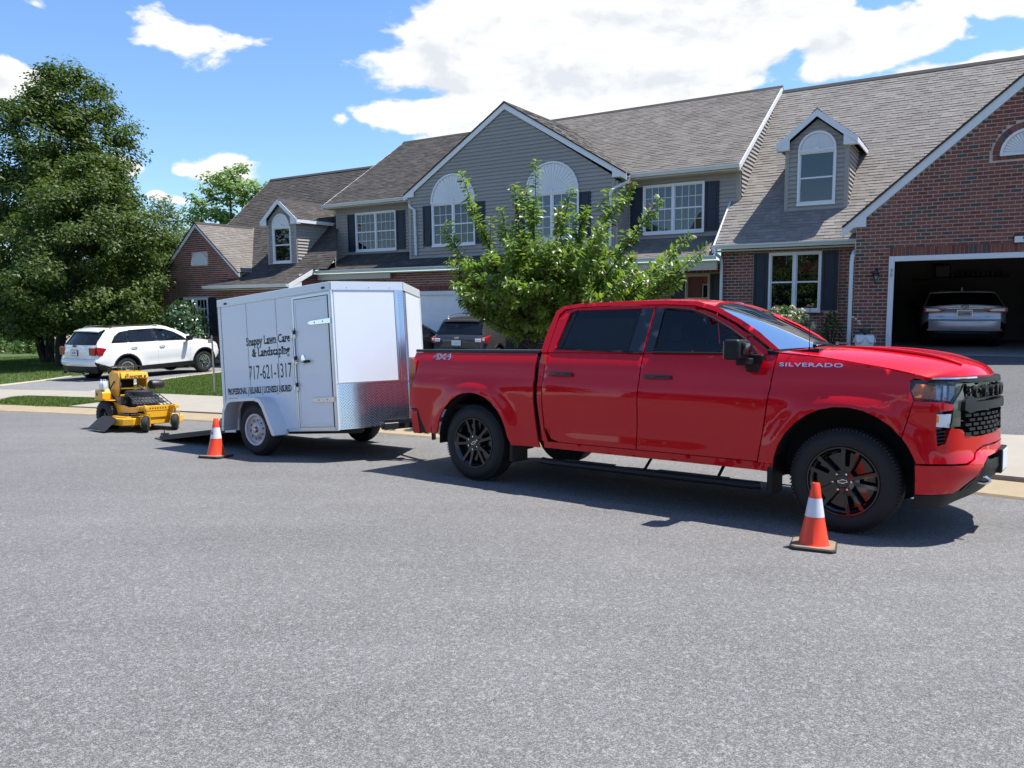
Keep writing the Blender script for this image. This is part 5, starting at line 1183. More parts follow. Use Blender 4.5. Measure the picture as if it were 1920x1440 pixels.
    q=MB(); q.box(RE(.5)+.25,FE(.5)-.35,-hw+.36,hw-.36,r-.05,zs+.12); q.box(RE(.9)+.3,.3,-hw+.3,hw-.3,.5,.8); q.box(ra+.1,wb-ra-.1,-hw+.1,hw-.1,zs-.08,zs+.05); q.box(wb-.5,FE(.6)-.2,-hw+.33,hw-.33,.4,.85); q.build('underbody',M_UNDER,root)
    for x in (wb*.62,wb*.27):
        for y in (-.38,.38):
            q=MB(); q.box(x-.2,x+.25,y-.24,y+.24,.62,.82); q.box(x-.30,x-.16,y-.23,y+.23,.75,S['zroof']-.42); q.box(x-.28,x-.19,y-.12,y+.12,S['zroof']-.40,S['zroof']-.2); q.build('seat',S.get('seat',M_SEAT),root,bevel=.03)
    q=MB(); q.box(wb-.55,wb-.15,-hw+.2,hw-.2,.75,zb(wb-.4)-.02); q.build('dashboard',M_SEAT,root)
    for s in (-1,1):
        for hx in S.get('handles',()):
            q=MB(); y=B(hx,zb(hx)-.15)[1]; q.tube([(hx-.10,s*y,zb(hx)-.15),(hx-.07,s*(y+.03),zb(hx)-.145),(hx+.07,s*(y+.03),zb(hx)-.145),(hx+.10,s*y,zb(hx)-.15)],.014,6); q.build('door_handle',S.get('handlemat',M_CHROME),root,smooth=True)
        mx_,mz=S['mirror']; q=MB(); y=B(mx_,zb(mx_)-.05)[1]; q.box(mx_-.06,mx_+.08,*sorted((s*(y+.06),s*(y+.25))),mz,mz+.15); q.box(mx_,mx_+.08,*sorted((s*(y-.06),s*(y+.1))),mz-.02,mz+.05); q.build('wing_mirror',S.get('mirrormat',M_BLK),root,bevel=.03,seg=2,smooth=True)
    return B,G
def lampR(root,poly,F,m,name='tail_lamp',off=.006,sides=(-1,1)):
    return panel(root,name,poly,lambda x,z:(F(x,z)[0],F(x,z)[1]+off,z),m,.05,sides,thick=.02)
def plate(root,x,z,w_,h,txt,frame_m,M_=None,back=True,sz=.075,tilt=0.):
    q=MB(); q.box(x-.012,x,-w_/2-.012,w_/2+.012,z-h/2-.012,z+h/2+.012); f=q.build('plate_frame',frame_m,root)
    q=MB(); q.box(x-.015,x-.012,-w_/2,w_/2,z-h/2,z+h/2); p=q.build('licence_plate',mat('plate_white',(.7,.72,.74),.5),f)
    Mt=Matrix.Translation((x-.0165,0,z-.004))@Matrix.Rotation(R(-90),4,'Z')@Matrix.Rotation(R(90),4,'X')
    text_mesh('plate_number',txt,sz,.0005,mat('plate_ink',(.04,.05,.12),.6),p,Mt,.95,.0015)
def car_frame(uc,dc,z,yawdeg,slope=0.):
    a=R(yawdeg); return frame(UD(uc,dc,z),(math.cos(a),math.sin(a),math.tan(slope)))
# ---- white crossover in the left drive
M_WHITE=paint('white_paint',(.78,.78,.76),.0,.35)
sa=1.06049; O=Vector((-11.7715,23.3148,-.9443)); L3=Vector((-math.sin(sa),math.cos(sa),0)); WM=frame(O+L3*.953,(math.cos(sa),math.sin(sa),.0122))
Wt=thing('white_suv','white crossover SUV parked nose-in on the left driveway','SUV',WM)
SW=dict(wb=2.82,hw=.965,r=.375,rr=.235,paint=M_WHITE,sill=.42,clad=.44,zroof=1.68,seams=(.10,1.09,2.30),zrb=.66,zfb=.55,
 belt=[(-1,1.17),(.1,1.165),(1.1,1.15),(2.2,1.12),(2.45,1.13),(2.9,1.09),(3.3,1.03),(3.6,.95)],
 rear=[(.2,-.86),(.45,-.90),(.62,-.97),(.72,-.95),(.85,-.90),(1.15,-.84),(1.3,-.74),(1.6,-.5)],front=[(.25,3.45),(.5,3.52),(.7,3.54),(.9,3.50),(1.0,3.42),(1.1,3.3)],
 house=[(-.84,1.165),(-.3,1.155),(.1,1.163),(1.1,1.148),(2.2,1.118),(2.5,1.14),(2.22,1.32),(1.90,1.50),(1.50,1.615),(1.0,1.655),(.38,1.655),(-.1,1.635),(-.42,1.61),(-.58,1.48),(-.76,1.28)],
 windows=[[(-.42,1.195),(.09,1.185),(.12,1.53),(-.07,1.50),(-.26,1.385)],[(.17,1.185),(1.03,1.17),(.97,1.565),(.25,1.55)],[(1.17,1.17),(2.22,1.14),(2.06,1.27),(1.80,1.42),(1.48,1.53),(1.12,1.57)]],
 glassmat=[M_TINT,M_TINT,M_CLEAR],pillars=[((.10,1.19,.17),(.13,1.54,.24)),((1.03,1.17,1.17),(.97,1.57,1.12))],
 roof=[(-.50,1.625,-.46,1.60),(-.2,1.665,-.18,1.625),(.4,1.70,.4,1.645),(1.0,1.70,1.0,1.645),(1.45,1.675,1.50,1.605),(1.62,1.65,1.72,1.56)],
 screen=[(1.62,1.65,1.72,1.56),(2.1,1.43,2.05,1.40),(2.68,1.15,2.48,1.14)],
 hood=[(2.66,1.16,2.46,1.125),(3.0,1.14,2.9,1.085),(3.3,1.08,3.25,1.035),(3.52,1.0,3.40,.99)],nose=[(3.52,1.0,3.40,.99),(3.63,.9,3.48,.88),(3.68,.75,3.53,.72),(3.68,.55,3.52,.52),(3.62,.35,3.47,.33)],
 rwin=[(-.66,1.56,-.56,1.53),(-.83,1.36,-.72,1.33),(-.98,1.17,-.86,1.165)],tail=[(-1.0,1.16,-.845,1.155),(-1.03,1.0,-.87,.98),(-1.03,.85,-.895,.84),(-1.02,.74,-.93,.74)],rbump=[(-1.04,.74,-.945,.735),(-1.10,.66,-.965,.66),(-1.09,.60,-.965,.60),(-1.05,.53,-.92,.53)],rlow=[(-1.05,.53,-.92,.53),(-1.05,.42,-.90,.42),(-1.0,.32,-.88,.32)],
 handles=(.28,1.25),mirror=(2.16,1.13),rimmat=M_CHROME,seat=mat('beige_seat',(.34,.32,.28),.9))
BW,GW=car(Wt,SW)
loft(Wt,'spoiler',[((-.42,1.655),(-.40,.60,1.625)),((-.66,1.60),(-.60,.62,1.575)),((-.72,1.57),(-.64,.62,1.55))],M_WHITE,2.4,3,14,3,.03)
loft(Wt,'roof_glass',[((-.30,1.668),(-.28,.52,1.655)),((.4,1.706),(.4,.54,1.69)),((1.3,1.70),(1.3,.54,1.68))],M_GBLK,2,3,12,4)
for s in (-1,1):
    q=MB(); q.tube([(-.3,s*.66,1.63),(-.2,s*.66,1.672),(1.1,s*.67,1.672),(1.3,s*.67,1.63)],.016,6); q.build('roof_rail',M_BLK,Wt,smooth=True)
    q=MB(); q.prism([(-.58,.83),(-.885,.83),(-.915,1.11),(-.62,1.05)],1,*sorted((s*.80,s*.925))); q.build('tail_lamp',M_RLENS,Wt,bevel=.02,seg=2,smooth=True)
    q=MB(); q.prism([(-.88,.85),(-.985,.85),(-.99,1.08),(-.90,1.09)],1,*sorted((s*.62,s*.86))); q.build('tail_lamp_inner',mat('lamp_red_dark',(.25,.02,.02),.2,coat=1.),Wt,bevel=.01)
    lampR(Wt,[(3.12,.97),(3.40,.82),(3.47,.88),(3.38,.99),(3.2,1.03)],BW,M_LENS,'headlight',.004,(s,))
q=MB(); q.box(-1.05,-1.03,-.42,.42,1.075,1.10); q.build('chrome_strip',M_WHITE,Wt)
q=MB(); q.lathe([(0,.012),(.085,.01),(.095,0)],24,Matrix.Translation((-1.03,0,1.125))@Matrix.Rotation(R(-90),4,'Y')@Matrix.Diagonal((.42,1,1,1))); q.build('oval_emblem',M_GBLK,Wt,smooth=True)
plate(Wt,-1.05,.93,.31,.16,'SE-80',M_BLK,sz=.085)
q=MB(); q.box(-1.055,-1.04,-.09,.09,.70,.71); q.build('tailgate_badge',M_BLK,Wt)
q=MB(); q.tube([(-.80,0,1.235),(-.80,-.45,1.245)],.01,5); q.build('rear_wiper',M_BLK,Wt)
for y in (-.55,.55): q=MB(); q.lathe([(.045,0),(.045,.1),(.03,.1)],12,Matrix.Translation((-1.02,y,.33))@Matrix.Rotation(R(-90),4,'Y')); q.build('exhaust_tip',M_CHROME,Wt,smooth=True)
# ---- dark grey SUV in the middle drive
M_GREY=paint('grey_paint',(.055,.054,.052),.35,.3)
ea=1.159; O=Vector((-.381,22.897,-.684)); L3=Vector((-math.sin(ea),math.cos(ea),0))
E_=thing('grey_suv','dark grey SUV with roof rails parked before the white garage door','SUV',frame(O+L3*.91,(math.cos(ea),math.sin(ea),.01)))
SE=dict(SW); SE.update(wb=2.69,hw=.92,r=.36,rr=.225,paint=M_GREY,zroof=1.66,seams=(.12,1.05,2.15),
 belt=[(-1,1.10),(-.3,1.12),(.6,1.08),(1.6,1.04),(2.2,1.02),(2.7,1.03),(3.2,.98),(3.5,.9)],
 rear=[(.2,-.85),(.45,-.88),(.62,-.92),(.8,-.86),(1.1,-.80),(1.3,-.70),(1.6,-.5)],front=[(.25,3.4),(.5,3.45),(.7,3.46),(.9,3.4),(1.0,3.3)],
 house=[(-.80,1.10),(-.3,1.12),(.6,1.08),(1.6,1.04),(2.2,1.02),(2.5,1.04),(2.15,1.27),(1.80,1.48),(1.4,1.585),(.9,1.62),(.3,1.61),(-.1,1.585),(-.45,1.55),(-.60,1.42),(-.74,1.25)],
 windows=[[(.02,1.14),(.09,1.14),(.12,1.50),(-.08,1.46),(-.34,1.345)],[(.20,1.13),(.98,1.095),(.93,1.52),(.25,1.51)],[(1.10,1.09),(2.05,1.05),(1.85,1.24),(1.65,1.37),(1.4,1.47),(1.05,1.52)]],pillars=[],
 roof=[(-.52,1.565,-.48,1.54),(-.2,1.63,-.18,1.58),(.4,1.67,.4,1.605),(.9,1.67,.9,1.605),(1.35,1.64,1.4,1.57),(1.55,1.60,1.64,1.515)],
 screen=[(1.55,1.60,1.64,1.515),(2.0,1.36,1.98,1.33),(2.6,1.06,2.48,1.04)],hood=[(2.58,1.07,2.46,1.03),(2.9,1.08,2.8,1.02),(3.2,1.02,3.1,.99),(3.42,.92,3.3,.93)],nose=[(3.42,.92,3.3,.93),(3.52,.8,3.4,.82),(3.55,.65,3.45,.7),(3.52,.4,3.42,.4)],
 rwin=[(-.66,1.50,-.57,1.48),(-.80,1.30,-.70,1.28),(-.90,1.12,-.79,1.12)],tail=[(-.92,1.115,-.795,1.10),(-.99,1.0,-.82,.98),(-.99,.85,-.86,.83),(-.95,.72,-.90,.72)],rbump=[(-.97,.72,-.905,.715),(-1.03,.64,-.92,.64),(-1.0,.52,-.89,.52)],rlow=[(-1.0,.52,-.89,.52),(-.98,.40,-.87,.40),(-.95,.32,-.86,.32)],handles=(.85,1.85),handlemat=M_GREY,trimmat=M_BLK,mirror=(2.1,1.06),clear=0)
BE,GE=car(E_,SE)
loft(E_,'spoiler',[((-.45,1.60),(-.42,.56,1.575)),((-.70,1.545),(-.62,.60,1.52)),((-.74,1.52),(-.65,.60,1.50))],M_GREY,2.4,3,14,3,.03)
q=MB(); q.box(-.745,-.735,-.22,.22,1.512,1.524); q.build('brake_light',M_RLENS,E_)
for s in (-1,1):
    q=MB(); q.tube(smoothp([(-.38,s*.61,1.575),(-.22,s*.62,1.655),(.5,s*.635,1.70),(1.2,s*.635,1.66),(1.38,s*.635,1.58)],5),.018,6); q.build('roof_rail',M_STEEL,E_,smooth=True)
    q=MB(); q.prism([(-.50,1.09),(-.80,1.035),(-.90,1.02),(-.88,.86),(-.76,.85)],1,*sorted((s*.72,s*.918))); tl_=q.build('tail_lamp',M_RLENS,E_,bevel=.02,seg=2,smooth=True)
    q=MB(); q.prism([(-.915,1.0),(-.96,1.0),(-.955,.90),(-.91,.90)],1,*sorted((s*.58,s*.76))); q.build('reverse_lamp',M_LENS,tl_,bevel=.01)
    q=MB(); q.box(-.912,-.88,*sorted((s*.80,s*.87)),.93,1.0); q.build('reverse_lamp',M_LENS,tl_,bevel=.01)
q=MB(); q.tube([(-.81,.1,1.165),(-.80,-.32,1.18)],.012,5); q.build('rear_wiper',M_STEEL,E_)
q=MB(); q.tube([(-.25,0,1.65),(-.42,0,1.86)],.004,4); q.build('aerial',M_BLK,E_)
q=MB(); q.lathe([(0,.01),(.075,.008),(.085,0)],20,Matrix.Translation((-.995,0,1.02))@Matrix.Rotation(R(-90),4,'Y')@Matrix.Diagonal((.42,1,1,1))); q.build('oval_emblem',M_STEEL,E_,smooth=True)
plate(E_,-1.0,.88,.31,.16,'LZE-412',M_BLK,sz=.06) if False else plate(E_,-1.0,.88,.31,.16,'--  --',M_BLK,sz=.06)
# ---- black car beyond the trailer nose
K_=thing('black_car','black car beside the grey SUV, mostly hidden by the trailer','car',frame(UD(-15.6,17.6,-.66),(math.cos(ea-.02),math.sin(ea-.02),.01)))
SK=dict(SE); SK.update(paint=paint('black_paint',(.012,.012,.013),.2,.3),wb=2.65,front=[(.25,3.40),(.5,3.45),(.7,3.44),(.85,3.34),(.95,3.2)],belt=[(-1,.98),(.6,.95),(1.8,.93),(2.4,.95),(2.8,.93),(3.1,.86),(3.4,.74)],zroof=1.45,
 house=[(-.80,.98),(.6,.95),(1.8,.93),(2.4,.95),(2.0,1.15),(1.6,1.32),(1.2,1.40),(.5,1.41),(0,1.36),(-.45,1.20)],windows=[[(-.2,1.02),(.5,.99),(.52,1.34),(.1,1.31)],[(.6,.99),(1.15,.98),(1.12,1.34),(.62,1.34)],[(1.25,.98),(2.1,.97),(1.85,1.13),(1.5,1.27),(1.2,1.33)]],
 roof=[(-.05,1.37,0,1.35),(.5,1.44,.5,1.40),(1.2,1.42,1.25,1.38),(1.45,1.38,1.55,1.33)],screen=[(1.45,1.38,1.55,1.33),(1.9,1.18,1.9,1.16),(2.5,.97,2.4,.95)],hood=[(2.5,.98,2.38,.95),(2.8,.96,2.75,.925),(3.1,.88,3.0,.87),(3.3,.78,3.2,.80)],nose=[(3.3,.78,3.2,.80),(3.48,.65,3.35,.66),(3.5,.5,3.42,.5),(3.45,.3,3.38,.3)],
 rwin=[(-.1,1.36,-.05,1.34),(-.4,1.2,-.38,1.18),(-.75,1.0,-.7,.99)],tail=[(-.78,1.0,-.75,.99),(-.95,.95,-.85,.93),(-.97,.75,-.88,.74)],mirror=(2.1,.95),handles=(.7,1.7),handlemat=M_GBLK)
BK,_=car(K_,SK)
for s in (-1,1): lampR(K_,[(3.16,.66),(3.26,.65),(3.26,.70),(3.15,.71)],BK,M_AMBER,'side_marker',.006,(s,))
# ---- silver saloon in the garage
M_SILV=paint('silver_paint',(.68,.72,.78),.45,.3)
ca=1.104
Ct=thing('silver_sedan','silver sedan seen from behind inside the dark open garage','car',frame(UD(-.38,22.9,.13),(math.cos(ca),math.sin(ca),0)))
SC=dict(SK); SC.update(paint=M_SILV,wb=2.82,hw=.92,r=.33,rr=.21,zroof=1.43,clad=.40,sill=.38,
 belt=[(-1.1,1.02),(-.3,1.0),(.6,.96),(1.8,.93),(2.5,.95),(3.1,.88),(3.5,.75)],rear=[(.2,-.95),(.4,-1.0),(.6,-1.02),(.75,-1.0),(.95,-.98),(1.05,-.95)],front=[(.25,3.6),(.5,3.68),(.7,3.6),(.9,3.4)],
 house=[(-.70,1.015),(-.3,1.0),(.6,.96),(1.8,.93),(2.5,.95),(2.1,1.15),(1.7,1.31),(1.3,1.385),(.6,1.40),(.1,1.35),(-.3,1.18)],windows=[[(-.15,1.03),(.5,1.0),(.52,1.34),(.15,1.29)],[(.6,.99),(1.2,.98),(1.17,1.34),(.62,1.34)],[(1.3,.98),(2.2,.97),(1.9,1.13),(1.6,1.27),(1.25,1.33)]],
 roof=[(.05,1.375,.1,1.35),(.5,1.43,.5,1.40),(1.2,1.43,1.25,1.385),(1.5,1.39,1.6,1.335)],screen=[(1.5,1.39,1.6,1.335),(2.0,1.18,2.0,1.16),(2.6,.97,2.5,.95)],hood=[(2.6,.98,2.5,.95),(2.9,.97,2.85,.93),(3.2,.90,3.1,.88),(3.5,.78,3.35,.80)],nose=[(3.5,.78,3.35,.80),(3.68,.65,3.5,.66),(3.72,.5,3.62,.5),(3.65,.3,3.55,.3)],
 rwin=[(0.05,1.37,.1,1.35),(-.35,1.2,-.3,1.18),(-.68,1.04,-.6,1.02)],tail=[(-.68,1.045,-.62,1.02),(-.95,1.065,-.88,1.02),(-1.06,1.06,-.95,1.005),(-1.07,.98,-.965,.96),(-1.02,.86,-.97,.85),(-1.05,.70,-.99,.70)],
 rbump=[(-1.07,.70,-.995,.695),(-1.13,.66,-1.02,.66),(-1.13,.50,-1.01,.50),(-1.08,.42,-1.0,.42)],rlow=[(-1.08,.42,-1.0,.42),(-1.10,.34,-.98,.34),(-1.0,.22,-.95,.22)],tail_taper=.14,handlemat=M_CHROME,mirror=(2.15,.95),pillars=[],clear=1)
BC,_=car(Ct,SC)
for s in (-1,1):
    q=MB(); q.prism([(s*.40,.925),(s*.55,.985),(s*.90,.99),(s*.885,.86),(s*.50,.875)][::s],0,-1.075,-.86); q.build('tail_lamp',M_RLENS,Ct,bevel=.015,seg=2,smooth=True)
    q=MB(); q.prism([(s*.50,.915),(s*.58,.958),(s*.84,.965),(s*.83,.90),(s*.58,.895)][::s],0,-1.085,-1.07); q.build('tail_lamp_lens',M_LENS,Ct)
    q=MB(); q.box(-1.125,-1.10,*sorted((s*.60,s*.80)),.43,.455); q.build('reflector',M_RLENS,Ct)
q=MB(); q.box(-1.088,-1.06,-.40,.40,.965,.975); q.build('chrome_strip',M_CHROME,Ct)
q=MB()
for rx,rz,yy in ((.075,.05,0),(.024,.045,0),(.055,.022,.014)):
    P=[(-1.095,rx*math.cos(2*math.pi*i/24),1.015+yy+rz*math.sin(2*math.pi*i/24)) for i in range(25)]; q.tube(P,.006,5,cap=False)
q.build('oval_emblem',M_CHROME,Ct,smooth=True)
plate(Ct,-1.075,.84,.31,.16,'JC57992',M_CHROME,sz=.075)
for y,t_ in ((.52,'CAMRY'),(-.50,'LE')): text_mesh('name_badge',t_,.035,.003,M_STEEL,Ct,Matrix.Translation((-1.062,y,.775))@Matrix.Rotation(R(-90),4,'Z')@Matrix.Rotation(R(90),4,'X'),1.5,.001)
q=MB(); q.box(-.12,-.10,-.14,.14,1.265,1.285); q.build('brake_light',M_RLENS,Ct)
q=MB(); q.prism([(.2,1.40),(.38,1.42),(.22,1.49)],1,-.02,.02); q.build('aerial_fin',M_SILV,Ct)

# ------------------------------------------------------------ enclosed trailer
tf=Vector((.83150585,-.54709136,.0963798)); tu=Vector((-.04707593,.10347646,.99351723)); to_=Vector((-.55351773,-.83065256,.06028645))
TRM=frame(Vector((-3.34413595,9.79576097,-.57191996))-1.03*to_,tf,z=tu)
R_=thing('enclosed_trailer','white enclosed V-nosed lawn care trailer with side door, lettering and its rear ramp down','trailer',TRM)
M_TW=mat('trailer_white',(.80,.83,.86),.30,coat=.4,noise=.03,nscale=3); M_TW2=mat('trailer_trim',(.72,.74,.76),.35,.3); M_AL=mat('aluminium',(.66,.67,.69),.32,1.,noise=.08,nscale=10)
M_RAMP=mat('ramp_deck',(.075,.073,.07),.8,noise=.3,nscale=8,bump=.4,bscale=80); M_FRM=mat('black_frame',(.02,.02,.022),.5)
HWt=.83; XR,XF,Z0,Z1=-.90,1.34,.33,2.12
ARCH=[(-.60,Z0),(-.57,.60),(-.50,.70),(-.43,.73),(.04,.73),(.13,.70),(.19,.63),(.37,Z0)]
def swall(s,pts): b=MB(); b.prism(pts,1,*sorted((s*HWt,s*(HWt-.03)))); b.build('side_wall',M_TW,R_)
swall(-1,[(XR,Z0)]+ARCH+[(.655,Z0),(.655,1.99),(1.305,1.99),(1.305,Z0),(XF,Z0),(XF,Z1),(XR,Z1)])
swall(1,[(XR,Z0)]+ARCH+[(XF,Z0),(XF,Z1),(XR,Z1)])
NX,NT=1.77,.0
nose=[(XF,-HWt),(NX,.03),(NX,.03)]
b=MB(); b.prism([(XR,-HWt+.03),(XR,HWt-.03),(XF,HWt-.03),(1.72,0.),(XF,-HWt+.03)],2,Z0-.02,Z0+.02); b.build('floor',M_RAMP,R_)
b=MB(); b.prism([(XR,-HWt),(XR,HWt),(XF,HWt),(NX,0.),(XF,-HWt)],2,Z1,Z1+.015); b.build('roof',M_TW2,R_)
for s in (-1,1):
    b=MB(); b.box(XR-.01,XF,*sorted((s*HWt,s*(HWt+.012))),Z1-.085,Z1+.02); b.build('roof_rail',M_TW2,R_,bevel=.004)
    b=MB(); b.box(XR,-.66,*sorted((s*HWt,s*(HWt+.006))),Z0-.03,Z0+.05); b.box(.42,XF,*sorted((s*HWt,s*(HWt+.006))),Z0-.03,Z0+.02); b.build('lower_rail',M_TW2,R_)
def NP(s):    # frame of a nose panel: x along the panel, y up, z outwards
    d=Vector((NX-XF,-s*HWt*-1*-1,0))
    a=Vector((XF,s*HWt,0)); e=Vector((NX,0,0)); x=(e-a).normalized() if s<0 else (e-a).normalized()
    n=Vector((x.y,-x.x,0)) if s<0 else Vector((-x.y,x.x,0))
    return Matrix((x,Vector((0,0,1)),x.cross(Vector((0,0,1))) )).transposed().to_4x4(),a,x,n,(e-a).length
def nbox(b,s,l0,l1,z0,z1,t0,t1):
    _,a,x,n,L_=NP(s); P=[a+x*l+n*t+Vector((0,0,z)) for z in (z0,z1) for t in (t0,t1) for l in (l0,l1)]
    i=[b.vert(p) for p in P]
    for q in ((0,2,3,1),(4,5,7,6),(0,1,5,4),(2,6,7,3),(0,4,6,2),(1,3,7,5)): b.face([i[k] for k in q])
LN=NP(-1)[4]
M_DP=bpy.data.materials.new('tread_plate'); M_DP.use_nodes=True
M_DP.node_tree.nodes['Principled BSDF'].inputs['Base Color'].default_value=(.72,.72,.74,1); M_DP.node_tree.nodes['Principled BSDF'].inputs['Metallic'].default_value=1; M_DP.node_tree.nodes['Principled BSDF'].inputs['Roughness'].default_value=.17
for s in (-1,1):
    b=MB(); nbox(b,s,.0,LN-.005,Z0-.02,Z1,-.03,-.002); b.build('nose_wall',M_TW2,R_)
    b=MB(); nbox(b,s,.03,.81,.89,Z1-.085,0,.004); b.build('nose_panel',M_TW,R_)
    b=MB(); nbox(b,s,.0,LN-.005,Z1-.085,Z1+.02,0,.012); b.build('roof_rail',M_TW2,R_)
    b=MB(); nbox(b,s,.0,LN,.868,.885,0,.010); nbox(b,s,.815,.835,.885,Z1-.085,0,.008); b.build('edge_strip',M_AL,R_)
    b=MB(); nbox(b,s,.01,LN-.004,Z0-.02,.868,0,.003); nbox(b,s,.835,LN-.004,.885,Z1-.085,0,.003); dp=b.build('tread_plate',M_DP,R_)
    # raised lozenges
    b=MB(); _,a,x,n,L_=NP(s); st=.036; k=0
    def loz(l,z,an):
        c,sn=math.cos(an),math.sin(an); P=[]
        for u_,v_,h in ((-.016,0,.003),(0,-.006,.003),(.016,0,.003),(0,.006,.003),(0,0,.012)):
            P.append(b.vert(a+x*(l+u_*c-v_*sn)+n*h+Vector((0,0,z+u_*sn+v_*c))))
        for i in range(4): b.face((P[i],P[(i+1)%4],P[4]))
    z=Z0
    while z<Z1-.10:
        l=.03+(st/2 if k%2 else 0)
        while l<LN-.02:
            if z<.855 or l>.85: loz(l,z,.78 if (k+int(l/st))%2 else -.78)
            l+=st
        z+=st/2; k+=1
    me=bpy.data.meshes.new('tread'); me.from_pydata(b.v,[],b.f); me.materials.append(M_DP); put('tread_pattern',me,dp,'stuff')
    b=MB(); b.box(XF-.03,XF+.01,*sorted((s*(HWt-.01),s*(HWt+.014))),Z0-.03,Z1-.085); b.build('corner_post',M_TW2,R_,bevel=.004)
b=MB(); b.box(XR-.005,XR+.05,-HWt-.006,-HWt+.0,Z0,Z1-.09); b.build('rear_corner_trim',M_TW2,R_)
# inside and rear frame
b=MB(); b.box(XR-.01,XR+.06,-HWt,-HWt+.07,Z0,Z1); b.box(XR-.01,XR+.06,HWt-.07,HWt,Z0,Z1); b.box(XR-.01,XR+.06,-HWt+.07,HWt-.07,Z1-.12,Z1); b.build('rear_frame',M_FRM,R_)
b=MB(); b.box(XR+.05,XF,-HWt+.035,-HWt+.045,Z0,Z1-.02); b.box(XR+.05,XF,HWt-.045,HWt-.035,Z0,Z1-.02); b.build('inner_lining',mat('plywood',(.28,.19,.10),.8,noise=.2,nscale=5),R_)
# door
d0,d1,e0,e1=.66,1.30,.345,1.985
b=MB(); t=.03; y0,y1=-HWt-.016,-HWt
for q in ((d0-t,d0,e0,e1+t),(d1,d1+t,e0,e1+t)): b.box(q[0],q[1],y0,y1,q[2],q[3])
b.box(d0,d1,y0,y1,e1,e1+t); b.box(d0,d1,y0,y1,e0-.03,e0); b.build('door_frame',M_AL,R_)
b=MB(); b.box(d0+.008,d1-.022,-HWt-.010,-HWt+.02,e0+.01,e1-.01); dr=b.build('side_door',M_TW,R_)
b=MB(); 
for q in ((d0+.008,d0+.035,e0+.01,e1-.01),(d1-.05,d1-.022,e0+.01,e1-.01)): b.box(q[0],q[1],-HWt-.016,-HWt-.010,q[2],q[3])
b.box(d0+.035,d1-.05,-HWt-.016,-HWt-.010,e1-.045,e1-.01); b.box(d0+.035,d1-.05,-HWt-.016,-HWt-.010,e0+.01,e0+.05); b.build('door_edging',M_TW2,dr)
b=MB(); b.box(d1-.021,d1-.001,-HWt-.014,-HWt+.01,e0,e1); b.build('door_seal',M_FRM,dr)
for z in (1.66,.69):
    b=MB(); b.prism([(.93,z-.008),(.98,z-.024),(1.33,z-.03),(1.33,z+.03),(.98,z+.024),(.93,z+.008)],1,-HWt-.032,-HWt-.016); h_=b.build('strap_hinge',M_CHROME,dr)
    for x in (1.05,1.2): q=MB(); q.lathe([(0,.006),(.009,.004),(.011,0)],8,Matrix.Translation((x,-HWt-.032,z))@Matrix.Rotation(R(90),4,'X')); q.build('bolt',M_STEEL,h_)
b=MB(); b.tube([(.645,-HWt-.03,.80),(.645,-HWt-.03,1.62)],.010,8); b.tube([(.645,-HWt-.03,1.20),(.80,-HWt-.05,1.17)],.010,6); b.build('bar_lock',M_CHROME,R_,smooth=True)
for z in (1.53,1.20,.86):
    q=MB(); q.box(.60,.69,-HWt-.035,-HWt-.012,z-.045,z+.045); q.build('lock_bracket',M_AL,R_,bevel=.006)
    q=MB(); q.box(.655,.70,-HWt-.05,-HWt-.03,z+.01,z+.06); q.build('lock_catch',M_BLK,R_,bevel=.006)
q=MB(); q.lathe([(0,.012),(.05,.010),(.055,0)],20,Matrix.Translation((.79,-HWt-.012,1.21))@Matrix.Rotation(R(90),4,'X')@Matrix.Diagonal((.7,1.3,1,1))); q.build('latch_plate',M_CHROME,dr,smooth=True)
q=MB(); q.box(.82,.94,-HWt-.05,-HWt-.03,1.165,1.20); q.build('latch_handle',M_BLK,dr,bevel=.008)
q=MB(); q.box(-.76,-.58,-HWt-.014,-HWt,.50,.77); q.build('side_vent',mat('vent_cream',(.48,.47,.36),.6),R_,bevel=.015,seg=2)
for x in (-.72,1.22): q=MB(); q.box(x-.03,x+.03,-HWt-.026,-HWt-.012,2.06,2.085); q.build('marker_lamp',M_FRM,R_,bevel=.008)
for i in range(14):
    q=MB(); q.lathe([(0,.004),(.006,.003),(.008,0)],6,Matrix.Translation((-.82+i*.155,-HWt-.012,2.055+.012*(i%2)))@Matrix.Rotation(R(90),4,'X')); q.build('rivet',M_AL,R_)
for i in range(3): q=MB(); _,a,x,n,L_=NP(-1); p=a+x*(.2+i*.28)+n*.013; q.lathe([(0,.004),(.008,.003),(.010,0)],6,Matrix.Translation((p.x,p.y,2.07))@Matrix.Rotation(R(90),4,'X')); q.build('rivet',M_AL,R_)
M_SEAM=mat('seam_grey',(.40,.42,.45),.5)
for x in (-.30,.30):
    for s in (-1,1):
        b=MB(); b.box(x-.004,x+.004,*sorted((s*HWt,s*(HWt+.0025))),.80,Z1-.085); b.build('panel_seam',M_SEAM,R_)
for x in (-.88,-.32,-.28,.28,.32,.60):
    b=MB()
    for k in range(11):
        z=.42+k*.155
        if x in (-.32,-.28,.28,.32) and z<.8: continue
        b.lathe([(0,.003),(.0045,.002),(.006,0)],5,Matrix.Translation((x,-HWt,z))@Matrix.Rotation(R(90),4,'X'))
    b.build('rivet_row',M_AL,R_,kind='stuff')
